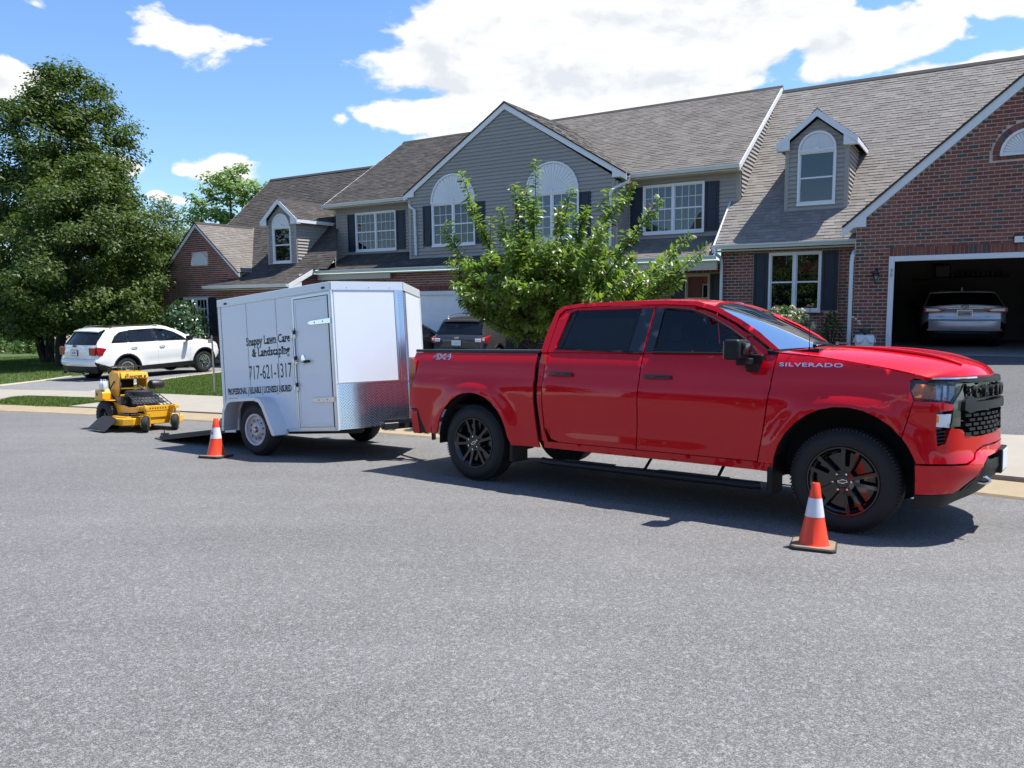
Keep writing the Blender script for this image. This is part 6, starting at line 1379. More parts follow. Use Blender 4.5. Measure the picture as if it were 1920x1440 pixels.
# mudguard
for s in (-1,1):
    b=MB(); P=[(-.66,.34),(-.66,.345),(-.62,.62),(-.54,.735),(-.44,.765),(.05,.765),(.16,.74),(.23,.66),(.42,.27),(.40,.26),(.36,.275),(.19,.63),(.13,.70),(.04,.725),(-.43,.725),(-.51,.70),(-.58,.60),(-.62,.34)]
    b.prism(P[1:],1,*sorted((s*HWt,s*(HWt+.23)))); b.build('mudguard',M_TW2,R_,smooth=True,angle=40)
    b=MB(); b.box(-.60,.38,*sorted((s*(HWt-.04),s*(HWt-.02))),.30,.78); b.build('wheel_well',M_FRM,R_)
    wheel(R_,0,s*1.03,.345,.20,.205,'steel',s,mat('grey_steel_wheel',(.50,.51,.53),.4,.3),blocks=False,rot=.1)
# text: slab letters (with small serif bars), turned to face the street side
M_INK=mat('vinyl_black',(.012,.013,.016),.4)
TX=lambda x,z:Matrix.Translation((x,-HWt-.0012,z))@Matrix.Rotation(R(90),4,'X')
def slabtext(name,txt,x,z,size,sx,bold,spacing=1.,serif=True,shear=0.):
    o=text_mesh(name,txt,size,.0006,M_INK,R_,Matrix(),1,bold,spacing=spacing,shear=shear)
    wd=max(v.co.x for v in o.data.vertices)-min(v.co.x for v in o.data.vertices); sx=sx/wd
    o.data.transform(TX(x,z)@Matrix.Diagonal((sx,1,1,1)))
    if serif:
        # serif bars at the feet and tops of upright strokes
        me=o.data; V=np.array([v.co[:] for v in me.vertices]); b=MB(); hs=size*.045; zs_=np.unique(np.round(V[:,2],3)); 
        base=None
        for zl,up in ((z-size*.345,1),):
            sel=V[abs(V[:,2]-V[:,2].min())<.0015*1.0] if False else None
        fl={}
        for p in me.polygons:
            pass
        # cluster foot vertices: vertices lying on the baseline or cap line
        cands=[]
        for q in (0,):
            zz=V[:,2]; vals,cn=np.unique(np.round(zz,4),return_counts=True); keep=[v for v,c in zip(vals,cn) if c>=6]
            for v in keep:
                xs_=np.unique(np.round(V[np.abs(zz-v)<.0004][:,0],4)); i=0
                while i<len(xs_)-1:
                    wdt=xs_[i+1]-xs_[i]
                    if .05*size*sx<wdt<.26*size*sx: cands.append((xs_[i],xs_[i+1],v)); i+=2
                    else: i+=1
        for a,c,v in cands:
            m_=size*sx*.075; b.box(a-m_,c+m_,-HWt-.0022,-HWt-.0002,v-hs if v>z else v-hs*.2,v+hs*.2 if v>z else v+hs)
        if cands: b.build('serif',M_INK,o)
    return o
slabtext('lettering','Snappy Lawn Care',.105,1.51,.155,.88,.003)
slabtext('lettering','& Landscaping',.15,1.355,.155,.75,.003)
slabtext('phone_number','717-621-1317',.115,1.085,.27,.86,.0,serif=False)
slabtext('lettering','PROFESSIONAL | RELIABLE | LICENSED| INSURED',-.135,.856,.115,1.31,.003)
# ramp down to the road, with side rail
ang=math.atan2(-.44,1.0)
# end of the ramp lies on the road behind
Rl=1.42
rb=Vector((XR,0,Z0)); inv=TRM.inverted()
pe=inv@Vector((-5.40,11.78,-.655))
dirv=Vector((pe.x-XR,0,pe.z-Z0)); Rl=min(dirv.length,1.6); dv=dirv.normalized(); nv=Vector((-dv.z,0,dv.x)); nv=nv if nv.z>0 else -nv
RMx=Matrix((dv,Vector((0,1,0)),nv)).transposed().to_4x4(); RMx=Matrix.Translation(rb)@RMx
b=MB(); b.box(0,Rl,-.79,.79,-.03,.012,RMx); rp=b.build('ramp',M_RAMP,R_)
for s in (-1,1):
    b=MB(); b.box(0,Rl,*sorted((s*.79,s*.83)),-.04,.03,RMx); b.build('ramp_rail',M_FRM,rp)
b=MB(); b.box(Rl,Rl+.26,-.76,.76,-.012,.004,RMx); b.build('ramp_flap',M_RAMP,rp)
b=MB(); b.tube([RMx@Vector((Rl-.1,-.81,.03)),RMx@Vector((Rl-.1,-.81,.11))],.008,6); b.tube([RMx@Vector((Rl-.2,-.81,.04)),RMx@Vector((Rl-.02,-.81,.05))],.018,6); b.build('ramp_pin',M_FRM,rp)
b=MB(); b.tube([(XR,.80,1.9),RMx@Vector((Rl-.15,.81,.03))],.0035,4); b.build('ramp_cable',M_FRM,rp)
# tongue, box, coupler
b=MB(); b.tube([(1.2,-.45,.36),(2.35,0,.36)],.035,4); b.tube([(1.2,.45,.36),(2.35,0,.36)],.035,4); b.tube([(1.72,0,.36),(2.62,0,.36)],.04,4); b.box(XR,XF,-.5,-.42,.24,.31); b.box(XR,XF,.42,.5,.24,.31); b.tube([(0,-.95,.345),(0,.95,.345)],.03,8); b.build('tongue_frame',M_FRM,R_)
b=MB(); nbox(b,-1,.54,1.02,.27,.355,.0,.14); b.build('nose_step',M_FRM,R_,bevel=.01)
b=MB(); b.tube([(2.1,.06,.1),(2.1,.06,.75)],.028,8); b.box(2.04,2.16,0,.12,.72,.78); b.build('tongue_jack',M_FRM,R_)
b=MB(); 
for i in range(9):
    t=i/8; p=Vector((2.45+.35*t,-.16-.1*t,.30-.42*t*(1-t)*1.1)); a_=0 if i%2 else R(90)
    Q=Matrix.Translation(p)@Matrix.Rotation(a_,4,'X'); b.tube([Q@Vector((.024*math.cos(k*math.pi/4),0,.016*math.sin(k*math.pi/4))) for k in range(9)],.005,5,cap=False)
b.build('safety_chain',M_STEEL,R_)
# ------------------------------------------------------------ cones
M_CONE=mat('cone_orange',(.90,.055,.008),.45,coat=.2,noise=.04); M_CONEW=mat('cone_reflective',(.72,.70,.74),.35,noise=.1,nscale=40); M_BASE=mat('cone_base',(.035,.03,.027),.8,noise=.5,nscale=18); M_DUST=mat('cone_base_dust',(.22,.17,.12),.9,noise=.4,nscale=25)
nrm=Vector((.01435435,.06286095,.99791906))
def cone(P,h,label,ax,lean=0.):
    c=thing('traffic_cone',label,'traffic cone',frame(P,ax,z=nrm),'traffic cones on the road')
    b=MB(); k=h/.47; w_=.155*k
    oc=[(-w_+.03,-w_),(w_-.03,-w_),(w_,-w_+.03),(w_,w_-.03),(w_-.03,w_),(-w_+.03,w_),(-w_,w_-.03),(-w_,-w_+.03)]
    b.prism(oc,2,0.002,.028*k); b.build('base',M_BASE,c,bevel=.006)
    b=MB(); oc2=[(x*.93,y*.93) for x,y in oc]; b.prism(oc2,2,.028*k,.0305*k); b.build('base_top',M_DUST,c)
    r=lambda z:(.098-(z-.03*k)/(h-.03*k)*.072)*k
    b=MB(); b.lathe([(r(.03*k)+.012,.030*k),(r(.03*k)+.004,.042*k),(r(.23*k),.23*k)],40); b.build('cone_body',M_CONE,c,smooth=True,fixn=False)
    b=MB(); b.lathe([(r(.23*k)+.0015,.229*k),(r(.362*k)+.0015,.362*k)],40); b.build('reflective_band',M_CONEW,c,smooth=True,fixn=False)
    b=MB(); b.lathe([(r(.362*k),.362*k),(r(h-.006),h-.006),(r(h)-.004,h),(.014,h+.0),(.012,h-.05)],40); b.build('cone_tip',M_CONE,c,smooth=True,fixn=False)
    return c
cone(Vector((2.16,5.33,-.372)),.47,'orange traffic cone with a white band standing before the pickup front wheel',(.9,-.42,0))
c2=cone(Vector((-3.83,9.69,-.556)),.50,'orange traffic cone with a white band standing behind the trailer wheel',(.95,-.3,0))
for ob,q in ((c2,(.5,.31,.01)),):
    b=MB(); b.box(-.02,.02,-.083,-.0815,.30,.34); b.build('band_label',mat('label_grey',(.25,.24,.26),.6),ob)
# ------------------------------------------------------------ stand-on mower
M_YEL=mat('mower_yellow',(.80,.40,.010),.35,coat=.5,noise=.05,nscale=10); M_RUB=mat('black_rubber',(.02,.02,.022),.7,noise=.3,nscale=20); M_DK=mat('engine_black',(.018,.018,.02),.45,bump=.2,bscale=50)
MO=UD(-12.35,7.80,0)+Vector((0,0,road_z(-12.35,7.80)))
mf=Vector((U.x,U.y,0)); a_=R(-4); mf=Vector((mf.x*math.cos(a_)-mf.y*math.sin(a_),mf.x*math.sin(a_)+mf.y*math.cos(a_),0)); mf=(mf-nrm*mf.dot(nrm)).normalized()
Wm=thing('stand_on_mower','yellow stand-on lawn mower standing on the road behind the trailer ramp','lawn mower',frame(MO,mf,z=nrm)@Matrix.Diagonal((1.07,1.0,.95,1)))
# local: x forward, y left; rear wheels at x=-.35
def P_(n,mt,fn,**k):
    b=MB(); fn(b); return b.build(n,mt,Wm,**k)
for s in (-1,1):
    e=bpy.data.objects.new('drive_wheel',None); sc.collection.objects.link(e); e.parent=Wm; e.location=(-.36,s*.42,.255)
    Mx=Matrix.Rotation(R(90) if s<0 else R(-90),4,'X')
    b=MB(); b.lathe([(.115,-.02),(.125,.004),(.20,.012),(.235,0),(.255,-.02),(.258,-.06),(.258,-.17),(.245,-.20),(.12,-.20)],36,Mx)
    for k in range(30): q=Matrix.Rotation(2*math.pi*k/30,4,'Z'); b.box(.250,.266,-.012,.012,-.10,-.01,Mx@q@Matrix.Rotation(.25,4,'X')); b.box(.250,.266,-.012,.012,-.19,-.11,Mx@q@Matrix.Rotation(-.25,4,'X'))
    b.build('tyre',M_TYRE,e,smooth=True,angle=40); b=MB(); b.lathe([(.118,-.01),(.105,-.06),(.04,-.05),(.035,-.02),(0,-.02)],20,Mx); b.build('rim',M_DK,e,smooth=True)
    # casters
    e=bpy.data.objects.new('caster',None); sc.collection.objects.link(e); e.parent=Wm; e.location=(.62,s*.26,0); e.rotation_euler=(0,0,R(-38))
    Mx=Matrix.Rotation(R(90),4,'X'); b=MB(); b.lathe([(.03,-.055),(.115,-.05),(.138,-.038),(.145,0),(.138,.038),(.115,.05),(.03,.055)],28,Matrix.Translation((0,0,.145))@Mx); b.build('caster_wheel',M_TYRE,e,smooth=True)
    b=MB(); b.lathe([(0,-.055),(.028,-.055),(.03,.055),(0,.055)],12,Matrix.Translation((0,0,.13))@Mx); b.build('hub',M_DK,e)
    b=MB(); b.box(-.03,.03,-.075,-.062,.10,.31); b.box(-.03,.03,.062,.075,.10,.31); b.box(-.03,.03,-.075,.075,.31,.325); b.tube([(0,0,.32),(0,0,.44)],.02,8); b.build('fork',M_YEL,e)
P_('deck',M_YEL,lambda b:(b.prism([(-.28,-.50),(.15,-.56),(.42,-.54),(.50,-.40),(.50,.40),(.42,.54),(.15,.56),(-.28,.50)],2,.12,.245),b.prism([(-.20,-.40),(.15,-.46),(.36,-.44),(.42,-.30),(.42,.30),(.36,.44),(.15,.46),(-.20,.40)],2,.245,.265)),bevel=.012)
P_('discharge_chute',M_RUB,lambda b:[b.poly([p(0,t0),p(1,t0),p(1,t1),p(0,t1)]) for t0,t1,p in [(i/10,(i+1)/10,(lambda r_,t:(.30-.02*r_-.62*t,-.54-.22*r_*(1-.25*t),.235-.03*t-(.215-.05*t)*r_**1.3+.05*math.sin(t*3.14)*(1-r_*.3)))) for i in range(10)]],weld=.0005,smooth=True,angle=180)
P_('deck_belt_cover',M_DK,lambda b:(b.box(.0,.3,-.38,-.12,.265,.30),b.box(.0,.3,.12,.38,.265,.30)),bevel=.01)
P_('height_crossbar',M_YEL,lambda b:(b.box(.40,.55,-.30,-.22,.36,.43),b.box(.40,.66,-.29,-.23,.40,.44)),bevel=.006)
P_('front_beam',M_YEL,lambda b:(b.box(.47,.52,-.32,.32,.36,.45),b.box(.52,.68,-.30,-.22,.40,.45),b.box(.52,.68,.22,.30,.40,.45),b.tube([(.62,-.26,.40),(.62,-.26,.47)],.035,10),b.tube([(.62,.26,.40),(.62,.26,.47)],.035,10),b.box(.50,.515,-.20,.28,.24,.36)),bevel=.005)
text_mesh('maker_lettering','ACCEL',.055,.001,M_DK,Wm,Matrix.Translation((.5225,0,.405))@Matrix.Rotation(R(90),4,'Z')@Matrix.Rotation(R(90),4,'X'),1.3,.001) if False else None
P_('hole_row',M_DK,lambda b:[b.box(.5202,.5215,-.17+i*.045,-.15+i*.045,.39,.415) for i in range(8)])
for s in (-1,1):
    P_('frame_rail',M_YEL,lambda b:(b.prism([(-.50,.36),(-.50,.30),(-.1,.29),(.48,.34),(.48,.43),(.2,.42),(-.1,.47),(-.42,.50)],1,*sorted((s*.30,s*.325)))),bevel=.004)
    P_('fender',M_YEL,lambda b:(b.box(-.62,-.12,*sorted((s*.30,s*.44)),.52,.535)),bevel=.004)
P_('fuel_tank',M_YEL,lambda b:b.prism([(-.52,.535),(-.28,.535),(-.28,.66),(-.34,.73),(-.52,.71)],1,-.48,-.32),bevel=.02,seg=2)
P_('tank_badge',M_DK,lambda b:b.lathe([(.012,.002),(.03,.001),(.031,0)],16,Matrix.Translation((-.45,-.482,.63))@Matrix.Rotation(R(90),4,'X')))
P_('engine',M_DK,lambda b:(b.box(-.22,.22,-.20,.20,.43,.60),b.lathe([(.22,.60),(.22,.68),(.19,.70),(.07,.705),(0,.705)],24,Matrix.Translation((0,0,0))),b.box(-.15,.05,-.32,.32,.46,.60)),smooth=True,angle=30)
for i in range(7): P_('cooling_fin',M_STEEL,lambda b:b.box(-.12,.02,-.335+.0,-.20,.47+i*.018,.475+i*.018))
# front guard: barred cage with bright fins under it
def guard(b):
    pts=lambda u_,v_:(.08+.40*v_+.0,(-.27+.54*u_)*(1+.10*v_),.66-.20*v_-.02*math.sin(u_*3.14))
    for i in range(10): u_=i/9; b.tube([pts(u_,0),pts(u_,.5),pts(u_,1)],.008,5)
    for j in range(5): v_=j/4; b.tube([pts(0,v_),pts(.5,v_),pts(1,v_)],.008,5)
P_('engine_guard',M_DK,guard)
P_('exhaust_cover',M_STEEL,lambda b:[b.box(.16+.04*i,.185+.04*i,-.22,.22,.48,.60-.02*i) for i in range(7)])
P_('air_filter',M_DK,lambda b:(b.lathe([(0,-.11),(.075,-.11),(.085,-.09),(.085,.09),(.075,.11),(0,.11)],20,Matrix.Translation((.02,.30,.80))@Matrix.Rotation(R(90),4,'X'))),smooth=True)
P_('exhaust_pipe',M_STEEL,lambda b:b.tube(smoothp([(-.08,.05,.78),(.02,.08,.72),(.10,.16,.66),(.22,.22,.60)],4),.016,6),smooth=True)
P_('control_tower',M_YEL,lambda b:(b.prism([(-.40,.42),(-.26,.42),(-.16,.80),(-.16,.94),(-.20,1.02),(-.46,1.02),(-.50,.98),(-.47,.86)],1,-.25,-.228),b.prism([(-.40,.42),(-.26,.42),(-.16,.80),(-.16,.94),(-.20,1.02),(-.46,1.02),(-.50,.98),(-.47,.86)],1,.228,.25)),bevel=.006)
P_('control_panel',M_YEL,lambda b:b.prism([(-.14,.90),(-.12,.92),(-.15,1.02),(-.45,1.05),(-.47,1.03),(-.20,.99)],1,-.228,.25),bevel=.01,seg=2)
P_('crossbar',M_YEL,lambda b:(b.box(-.22,-.18,-.228,.228,.72,.75),b.box(-.25,-.20,-.228,.228,.58,.62)),bevel=.004)
for nm,tx,yy,zz,sz_ in (('maker_lettering','STANDER B',.01,.948,.058),('maker_mark','W',-.12,.992,.03)):
    text_mesh(nm,tx,sz_,.001,M_DK,Wm,Matrix.Translation((-.128-(zz-.92)*.30+.012,yy,zz))@Matrix.Rotation(R(90),4,'Z')@Matrix.Rotation(R(75),4,'X'),1.25,.002,shear=.25)
P_('seat_pad',M_RUB,lambda b:b.box(-.62,-.48,-.2,.2,.50,.92),bevel=.02)
P_('control_handles',M_DK,lambda b:(b.tube(smoothp([(-.44,-.26,1.04),(-.38,-.27,1.12),(-.34,-.1,1.14),(-.34,.1,1.14),(-.38,.27,1.12),(-.44,.26,1.04)],4),.012,6),b.tube(smoothp([(-.5,-.24,1.03),(-.47,-.24,1.10),(-.45,0,1.11),(-.47,.24,1.10),(-.5,.24,1.03)],4),.011,6),b.tube([(-.40,-.15,1.03),(-.37,-.15,1.13)],.01,5),b.tube([(-.40,.15,1.03),(-.37,.15,1.13)],.01,5)),smooth=True)
P_('operator_platform',M_DK,lambda b:(b.box(-.80,-.52,-.25,.25,.16,.19),b.box(-.55,-.5,-.25,.25,.19,.5)),bevel=.01)
P_('hydraulic_hose',M_DK,lambda b:(b.tube(smoothp([(-.3,-.26,.86),(-.36,-.30,.70),(-.28,-.28,.56),(-.1,-.25,.5)],4),.012,6),b.tube(smoothp([(-.25,-.2,.9),(-.1,-.26,.8),(-.12,-.27,.6)],4),.01,6)),smooth=True)
for i,(x,y) in enumerate(((-.36,-.38),(-.31,-.44),(-.42,-.42))):
    bt=thing('water_bottle',('clear plastic water bottle on the mower tank, nearest the seat','clear plastic water bottle on the mower tank, closest to the road','clear plastic water bottle on the mower tank, farthest back')[i],'bottle',Wm.matrix_world@Matrix.Translation((x,y,.712)),'water bottles on the mower')
    b=MB(); b.lathe([(0,0),(.03,0),(.033,.01),(.033,.11),(.028,.135),(.012,.16),(.012,.17)],14); b.build('bottle_body',mat('clear_plastic',(.65,.72,.80),.1,coat=1.),bt,smooth=True)
    b=MB(); b.lathe([(0,.188),(.014,.188),(.014,.17)],10); b.build('cap',M_TW2,bt)
# ------------------------------------------------------------ blower on the ramp
bl=thing('leaf_blower','small red and black engine tool lying on the lowered trailer ramp','leaf blower',Matrix.Translation(TRM@(RMx@Vector((.16,-.62,.03))))@TRM.to_3x3().to_4x4())
b=MB(); b.prism([(-.15,0),(.13,0),(.16,.05),(.10,.13),(-.10,.15),(-.16,.09)],1,-.10,.10); b.build('engine_cover',mat('tool_red',(.55,.02,.012),.35,coat=.5),bl,bevel=.025,seg=2,smooth=True)
b=MB(); b.lathe([(0,.22),(.06,.215),(.085,.18),(.09,.13),(.0,.12)],16); b.build('starter_housing',M_BLK,bl,smooth=True)
b=MB(); b.tube(smoothp([(.02,0,.21),(.12,0,.23),(.20,0,.15),(.19,0,.05)],5),.014,6); b.build('handle',M_BLK,bl,smooth=True)
# ------------------------------------------------------------ post, pot, lamp, sign, bits
ps=thing('metal_post','thin galvanised metal post with a small plate beside the trailer','post',Matrix.Translation(W(-15.5,11.75)))
b=MB(); b.tube([(0,0,-.1),(0,0,1.42)],.022,8); b.build('post',M_STEEL,ps,smooth=True); b=MB(); b.box(-.09,.0,-.03,-.022,1.24,1.34); b.build('sign_plate',M_AL,ps)
lp=thing('wall_lantern','black carriage lantern on the brick wall beside the garage','wall lamp',HM@Matrix.Translation((-2.04,19.39,1.9)))
b=MB(); b.tube(smoothp([(0,0,.10),(0,-.06,.17),(0,-.12,.16),(0,-.12,.10)],4),.008,6); b.box(-.03,.03,-.015,0,.02,.14); b.build('bracket',M_GBLK,lp)
b=MB(); b.lathe([(0,.13),(.02,.10),(.05,.07),(.085,.03),(.075,.02)],6,Matrix.Translation((0,-.12,0))); b.lathe([(.03,-.19),(.04,-.18),(0,-.20)],6,Matrix.Translation((0,-.12,0))); b.build('lantern_cap',M_GBLK,lp)
b=MB(); b.lathe([(.070,.02),(.035,-.18)],6,Matrix.Translation((0,-.12,0))); b.build('lantern_glass',glass_mat('lantern_glass',(.7,.72,.7),.8,.05),lp)
b=MB(); b.lathe([(0,-.02),(.02,-.03),(.02,-.09),(0,-.1)],8,Matrix.Translation((0,-.12,0))); b.build('bulb',M_LENS,lp)
sg=thing('house_number_sign','white 99 number plate with black border above the garage','sign',HM@Matrix.Translation((.78,19.37,2.575)))
b=MB(); b.box(-.23,.23,-.01,.0,-.085,.085); b.build('border',M_GBLK,sg); b=MB(); b.box(-.21,.21,-.014,-.01,-.065,.065); f_=b.build('face',M_TRIM,sg); text_mesh('number','99',.14,.001,M_INK,f_,Matrix.Translation((-.01,-.0155,0))@Matrix.Rotation(R(90),4,'X'),.85,.001)
sh=thing('garage_shelf','dark wall shelf of jars and bottles at the back of the garage','shelf',HM@Matrix.Translation((-.4,25.9,1.95)))
b=MB(); b.box(-.75,1.1,-.30,.0,-.03,0); b.build('shelf_board',M_BLK,sh)
b=MB(); b.box(-1.35,-.85,-.25,0,-.08,-.05); b.build('shelf_board',M_BLK,sh)
rj=random.Random(4)
M_JAR=mat('jar_dull',(.10,.11,.12),.4)
JL=['short dull jar at the left end of the garage shelf row','tall thin bottle second from the left on the garage shelf','wide dark jar third from the left on the garage shelf','slim bottle fourth from the left on the garage shelf','low jar left of the middle of the garage shelf row','tall bottle in the middle of the garage shelf row','low jar right of the middle of the garage shelf row','slim bottle fourth from the right on the garage shelf','wide dark jar third from the right on the garage shelf','tall thin bottle second from the right on the garage shelf','short dull jar at the right end of the garage shelf row']
JH=[.13,.22,.17,.20,.12,.25,.13,.21,.17,.23,.13]
for i in range(11):
    x=-.3+i*.125; h=JH[i]; w2=.025 if 'slim' in JL[i] or 'thin' in JL[i] else .045; j=thing('jar',JL[i],'jar',HM@Matrix.Translation((-.4+x,25.78,1.951)),'jars on the garage shelf')
    b=MB(); b.lathe([(0,0),(w2,0),(w2,h*.7),(.016,h*.85),(.016,h),(0,h)],10); b.build('jar_body',M_JAR,j,smooth=True)
bx=thing('storage_bin','dark storage bin standing on the garage shelf','bin',HM@Matrix.Translation((-.95,25.76,1.951))); b=MB(); b.prism([(-.17,0),(.17,0),(.20,.33),(-.20,.33)],1,-.12,.12); b.build('bin_body',M_JAR,bx,bevel=.01); b=MB(); b.box(-.21,.21,-.14,.14,.33,.36); b.build('lid',M_BLK,bx,bevel=.006)
cb=thing('steel_rack','tall dark rack of tools along the right of the garage','rack',HM@Matrix.Translation((1.6,25.7,.13)))
for x in (-.45,.45):
    b=MB(); b.box(x-.02,x+.02,-.35,-.31,0,1.75); b.build('upright',M_BLK,cb)
for z in (.3,.75,1.2,1.65):
    b=MB(); b.box(-.47,.47,-.36,.0,z,z+.025); b.build('rack_shelf',M_BLK,cb)
    for k in range(5): b=MB(); x=-.38+k*.18; h=rj.uniform(.1,.28); b.box(x-.06,x+.06,-.3,-.1,z+.025,z+.025+h); b.build('tin',M_JAR,cb,bevel=.008)
gc_=thing('garden_chair','black metal garden chair with curved back before the brick wall','chair',HM@Matrix.Translation((-5.15,19.6,.02)))
b=MB()
for dx,dz in ((0,0),(.03,-.09)): b.tube(smoothp([(-.33,0,1.20+dz),(-.16,0,1.27+dz),(.06,0,1.24+dz),(.22,0,1.10+dz),(.27,0,.95+dz)],5),.016,6)
b.build('back_rail',M_STEEL,gc_,smooth=True)
b=MB(); b.prism([(-.30,1.18),(-.12,1.25),(.05,1.22),(.20,1.08),(.25,.55),(-.28,.55)],1,.005,.02); b.build('backrest',M_BLK,gc_)
b=MB(); b.box(-.30,.28,-.45,0,.50,.54); b.build('seat',M_BLK,gc_,bevel=.01)
for x,y in ((-.27,-.42),(.25,-.42),(-.27,0),(.25,0)): b=MB(); b.tube([(x,y,0),(x,y,.52)],.014,6); b.build('leg',M_BLK,gc_)
pt=thing('plant_pot','white swagged planter with a pale orchid by the garage wall','planter',HM@Matrix.Translation((-2.18,18.95,.09)))
b=MB(); b.lathe([(0,0),(.12,0),(.16,.08),(.20,.25),(.19,.40),(.16,.46),(.13,.44),(0,.42)],24); b.build('pot',M_TRIM,pt,smooth=True)
for k in range(5):
    b=MB(); a=k*1.256; b.tube(smoothp([(.17*math.cos(a),.17*math.sin(a),.40),(.22*math.cos(a+.5),.22*math.sin(a+.5),.30),(.17*math.cos(a+1.1),.17*math.sin(a+1.1),.44)],5),.035,8); b.build('swag',M_TRIM,pt,smooth=True)
M_LEAFD=mat('leaf_dark',(.02,.05,.015),.5)
for k in range(9):
    b=MB(); a=k*.7; L0=.28; c,s=math.cos(a),math.sin(a); b.poly([(0,0,.44),(.14*c-.03*s,.14*s+.03*c,.60),(.26*c,.26*s,.56-.02*k%.05),(.14*c+.03*s,.14*s-.03*c,.58)]); b.build('leaf',M_LEAFD,pt)
b=MB(); b.tube(smoothp([(0,0,.44),(-.06,0,.66),(-.16,0,.80),(-.26,0,.86)],5),.006,5); b.build('stem',M_LEAFD,pt)
for x,z in ((-.26,.86),(-.20,.82),(-.13,.77),(-.11,.71)):
    b=MB(); b.lathe([(0,.025),(.03,.012),(.036,0),(.02,-.02),(0,-.025)],7,Matrix.Translation((x,-.01,z))); b.build('blossom',mat('cream_petal',(.62,.58,.42),.7),pt)

# ------------------------------------------------------------ small things on the road
tw=thing('twig','thin pale curved twig lying on the asphalt in the foreground','twig',Matrix.Translation(UD(.35,2.62,road_z(.35,2.62)+.004)))
b=MB(); b.tube(smoothp([(0,0,0),(.03,.012,.004),(.055,.03,.002),(.06,.05,0)],4),.002,5); b.build('stick',mat('twig_pale',(.45,.32,.2),.9),tw)
rp_=random.Random(9); b=MB()
for k in range(420):
    u=rp_.uniform(-14,5); d=rp_.uniform(1.2,dk(u)-.1) if rp_.random()<.35 else dk(u)-abs(rp_.gauss(0,.25))-.02; z=road_z(u,d); r_=rp_.uniform(.003,.008); p=UD(u,d,z); a=rp_.uniform(0,6)
    i=[b.vert(p+Vector((r_*math.cos(a+t*1.57)*rp_.uniform(.6,1),r_*math.sin(a+t*1.57),0))) for t in range(4)]; t_=b.vert(p+Vector((0,0,r_*.8)))
    for j in range(4): b.face((i[j],i[(j+1)%4],t_))
b.build('grit',mat('grit',(.20,.18,.15),.9),None,kind='stuff',fixn=False)

# ------------------------------------------------------------ trees and shrubs
def leaf_arrays(P,Nn,size,rs,asp=.55,fold=.25):
    """P positions, Nn preferred normals, size array -> verts (n*4), folded two-triangle leaves"""
    n=len(P); t=rs.normal(size=(n,3)); t-=Nn*np.sum(t*Nn,1,keepdims=True); t/=np.linalg.norm(t,axis=1,keepdims=True)+1e-9
    b=np.cross(Nn,t); L=size[:,None]; A=P; C=P+t*L; m=P+t*L*.5-Nn*L*.04
    B=m+b*L*asp*.5+Nn*L*fold*.3; D=m-b*L*asp*.5+Nn*L*fold*.3
    return np.stack([A,B,C,D],1).reshape(-1,3)
def leaf_mesh(name,V,m,parent,kind='stuff'):
    n=len(V)//4; me=bpy.data.meshes.new(name); me.vertices.add(len(V)); me.vertices.foreach_set('co',V.astype(np.float32).ravel())
    idx=(np.arange(n)[:,None]*4+np.array([0,1,2,0,2,3])[None]).ravel().astype(np.int32)
    me.loops.add(len(idx)); me.loops.foreach_set('vertex_index',idx); me.polygons.add(2*n); me.polygons.foreach_set('loop_start',np.arange(0,6*n,3,dtype=np.int32)); me.polygons.foreach_set('loop_total',np.full(2*n,3,dtype=np.int32)); me.update(calc_edges=True); me.materials.append(m)
    return put(name,me,parent,kind)
M_BARK=mat('bark',(.07,.055,.042),.9,noise=.35,nscale=14,bump=.7,bscale=25); M_BARKD=mat('bark_dark',(.035,.03,.026),.9,noise=.35,nscale=14,bump=.7,bscale=25)
LG=foliage_mat('leaf_pear',[(0,(.030,.055,.010)),(.45,(.062,.100,.014)),(.8,(.088,.132,.022)),(1,(.115,.165,.035))],.36,.5,.3)
LC=foliage_mat('leaf_cottonwood',[(0,(.12,.20,.05)),(.5,(.19,.28,.08)),(1,(.28,.36,.15))],.5,.5,.4)
LW=foliage_mat('leaf_willow',[(0,(.09,.14,.05)),(.5,(.13,.18,.075)),(1,(.18,.23,.11))],.35,.5,.4)
LS=foliage_mat('leaf_shrub',[(0,(.03,.07,.02)),(.5,(.055,.11,.035)),(1,(.10,.16,.06))],.25,.30,.8)
LH=foliage_mat('leaf_cherry',[(0,(.075,.14,.022)),(.35,(.13,.21,.035)),(.8,(.19,.28,.055)),(.965,(.24,.28,.07)),(.985,(.20,.10,.05)),(1,(.22,.075,.05))],.46,.36,.55)
LB=foliage_mat('leaf_bed',[(0,(.05,.10,.02)),(.5,(.08,.15,.03)),(1,(.13,.20,.05))],.3,.5,.4)
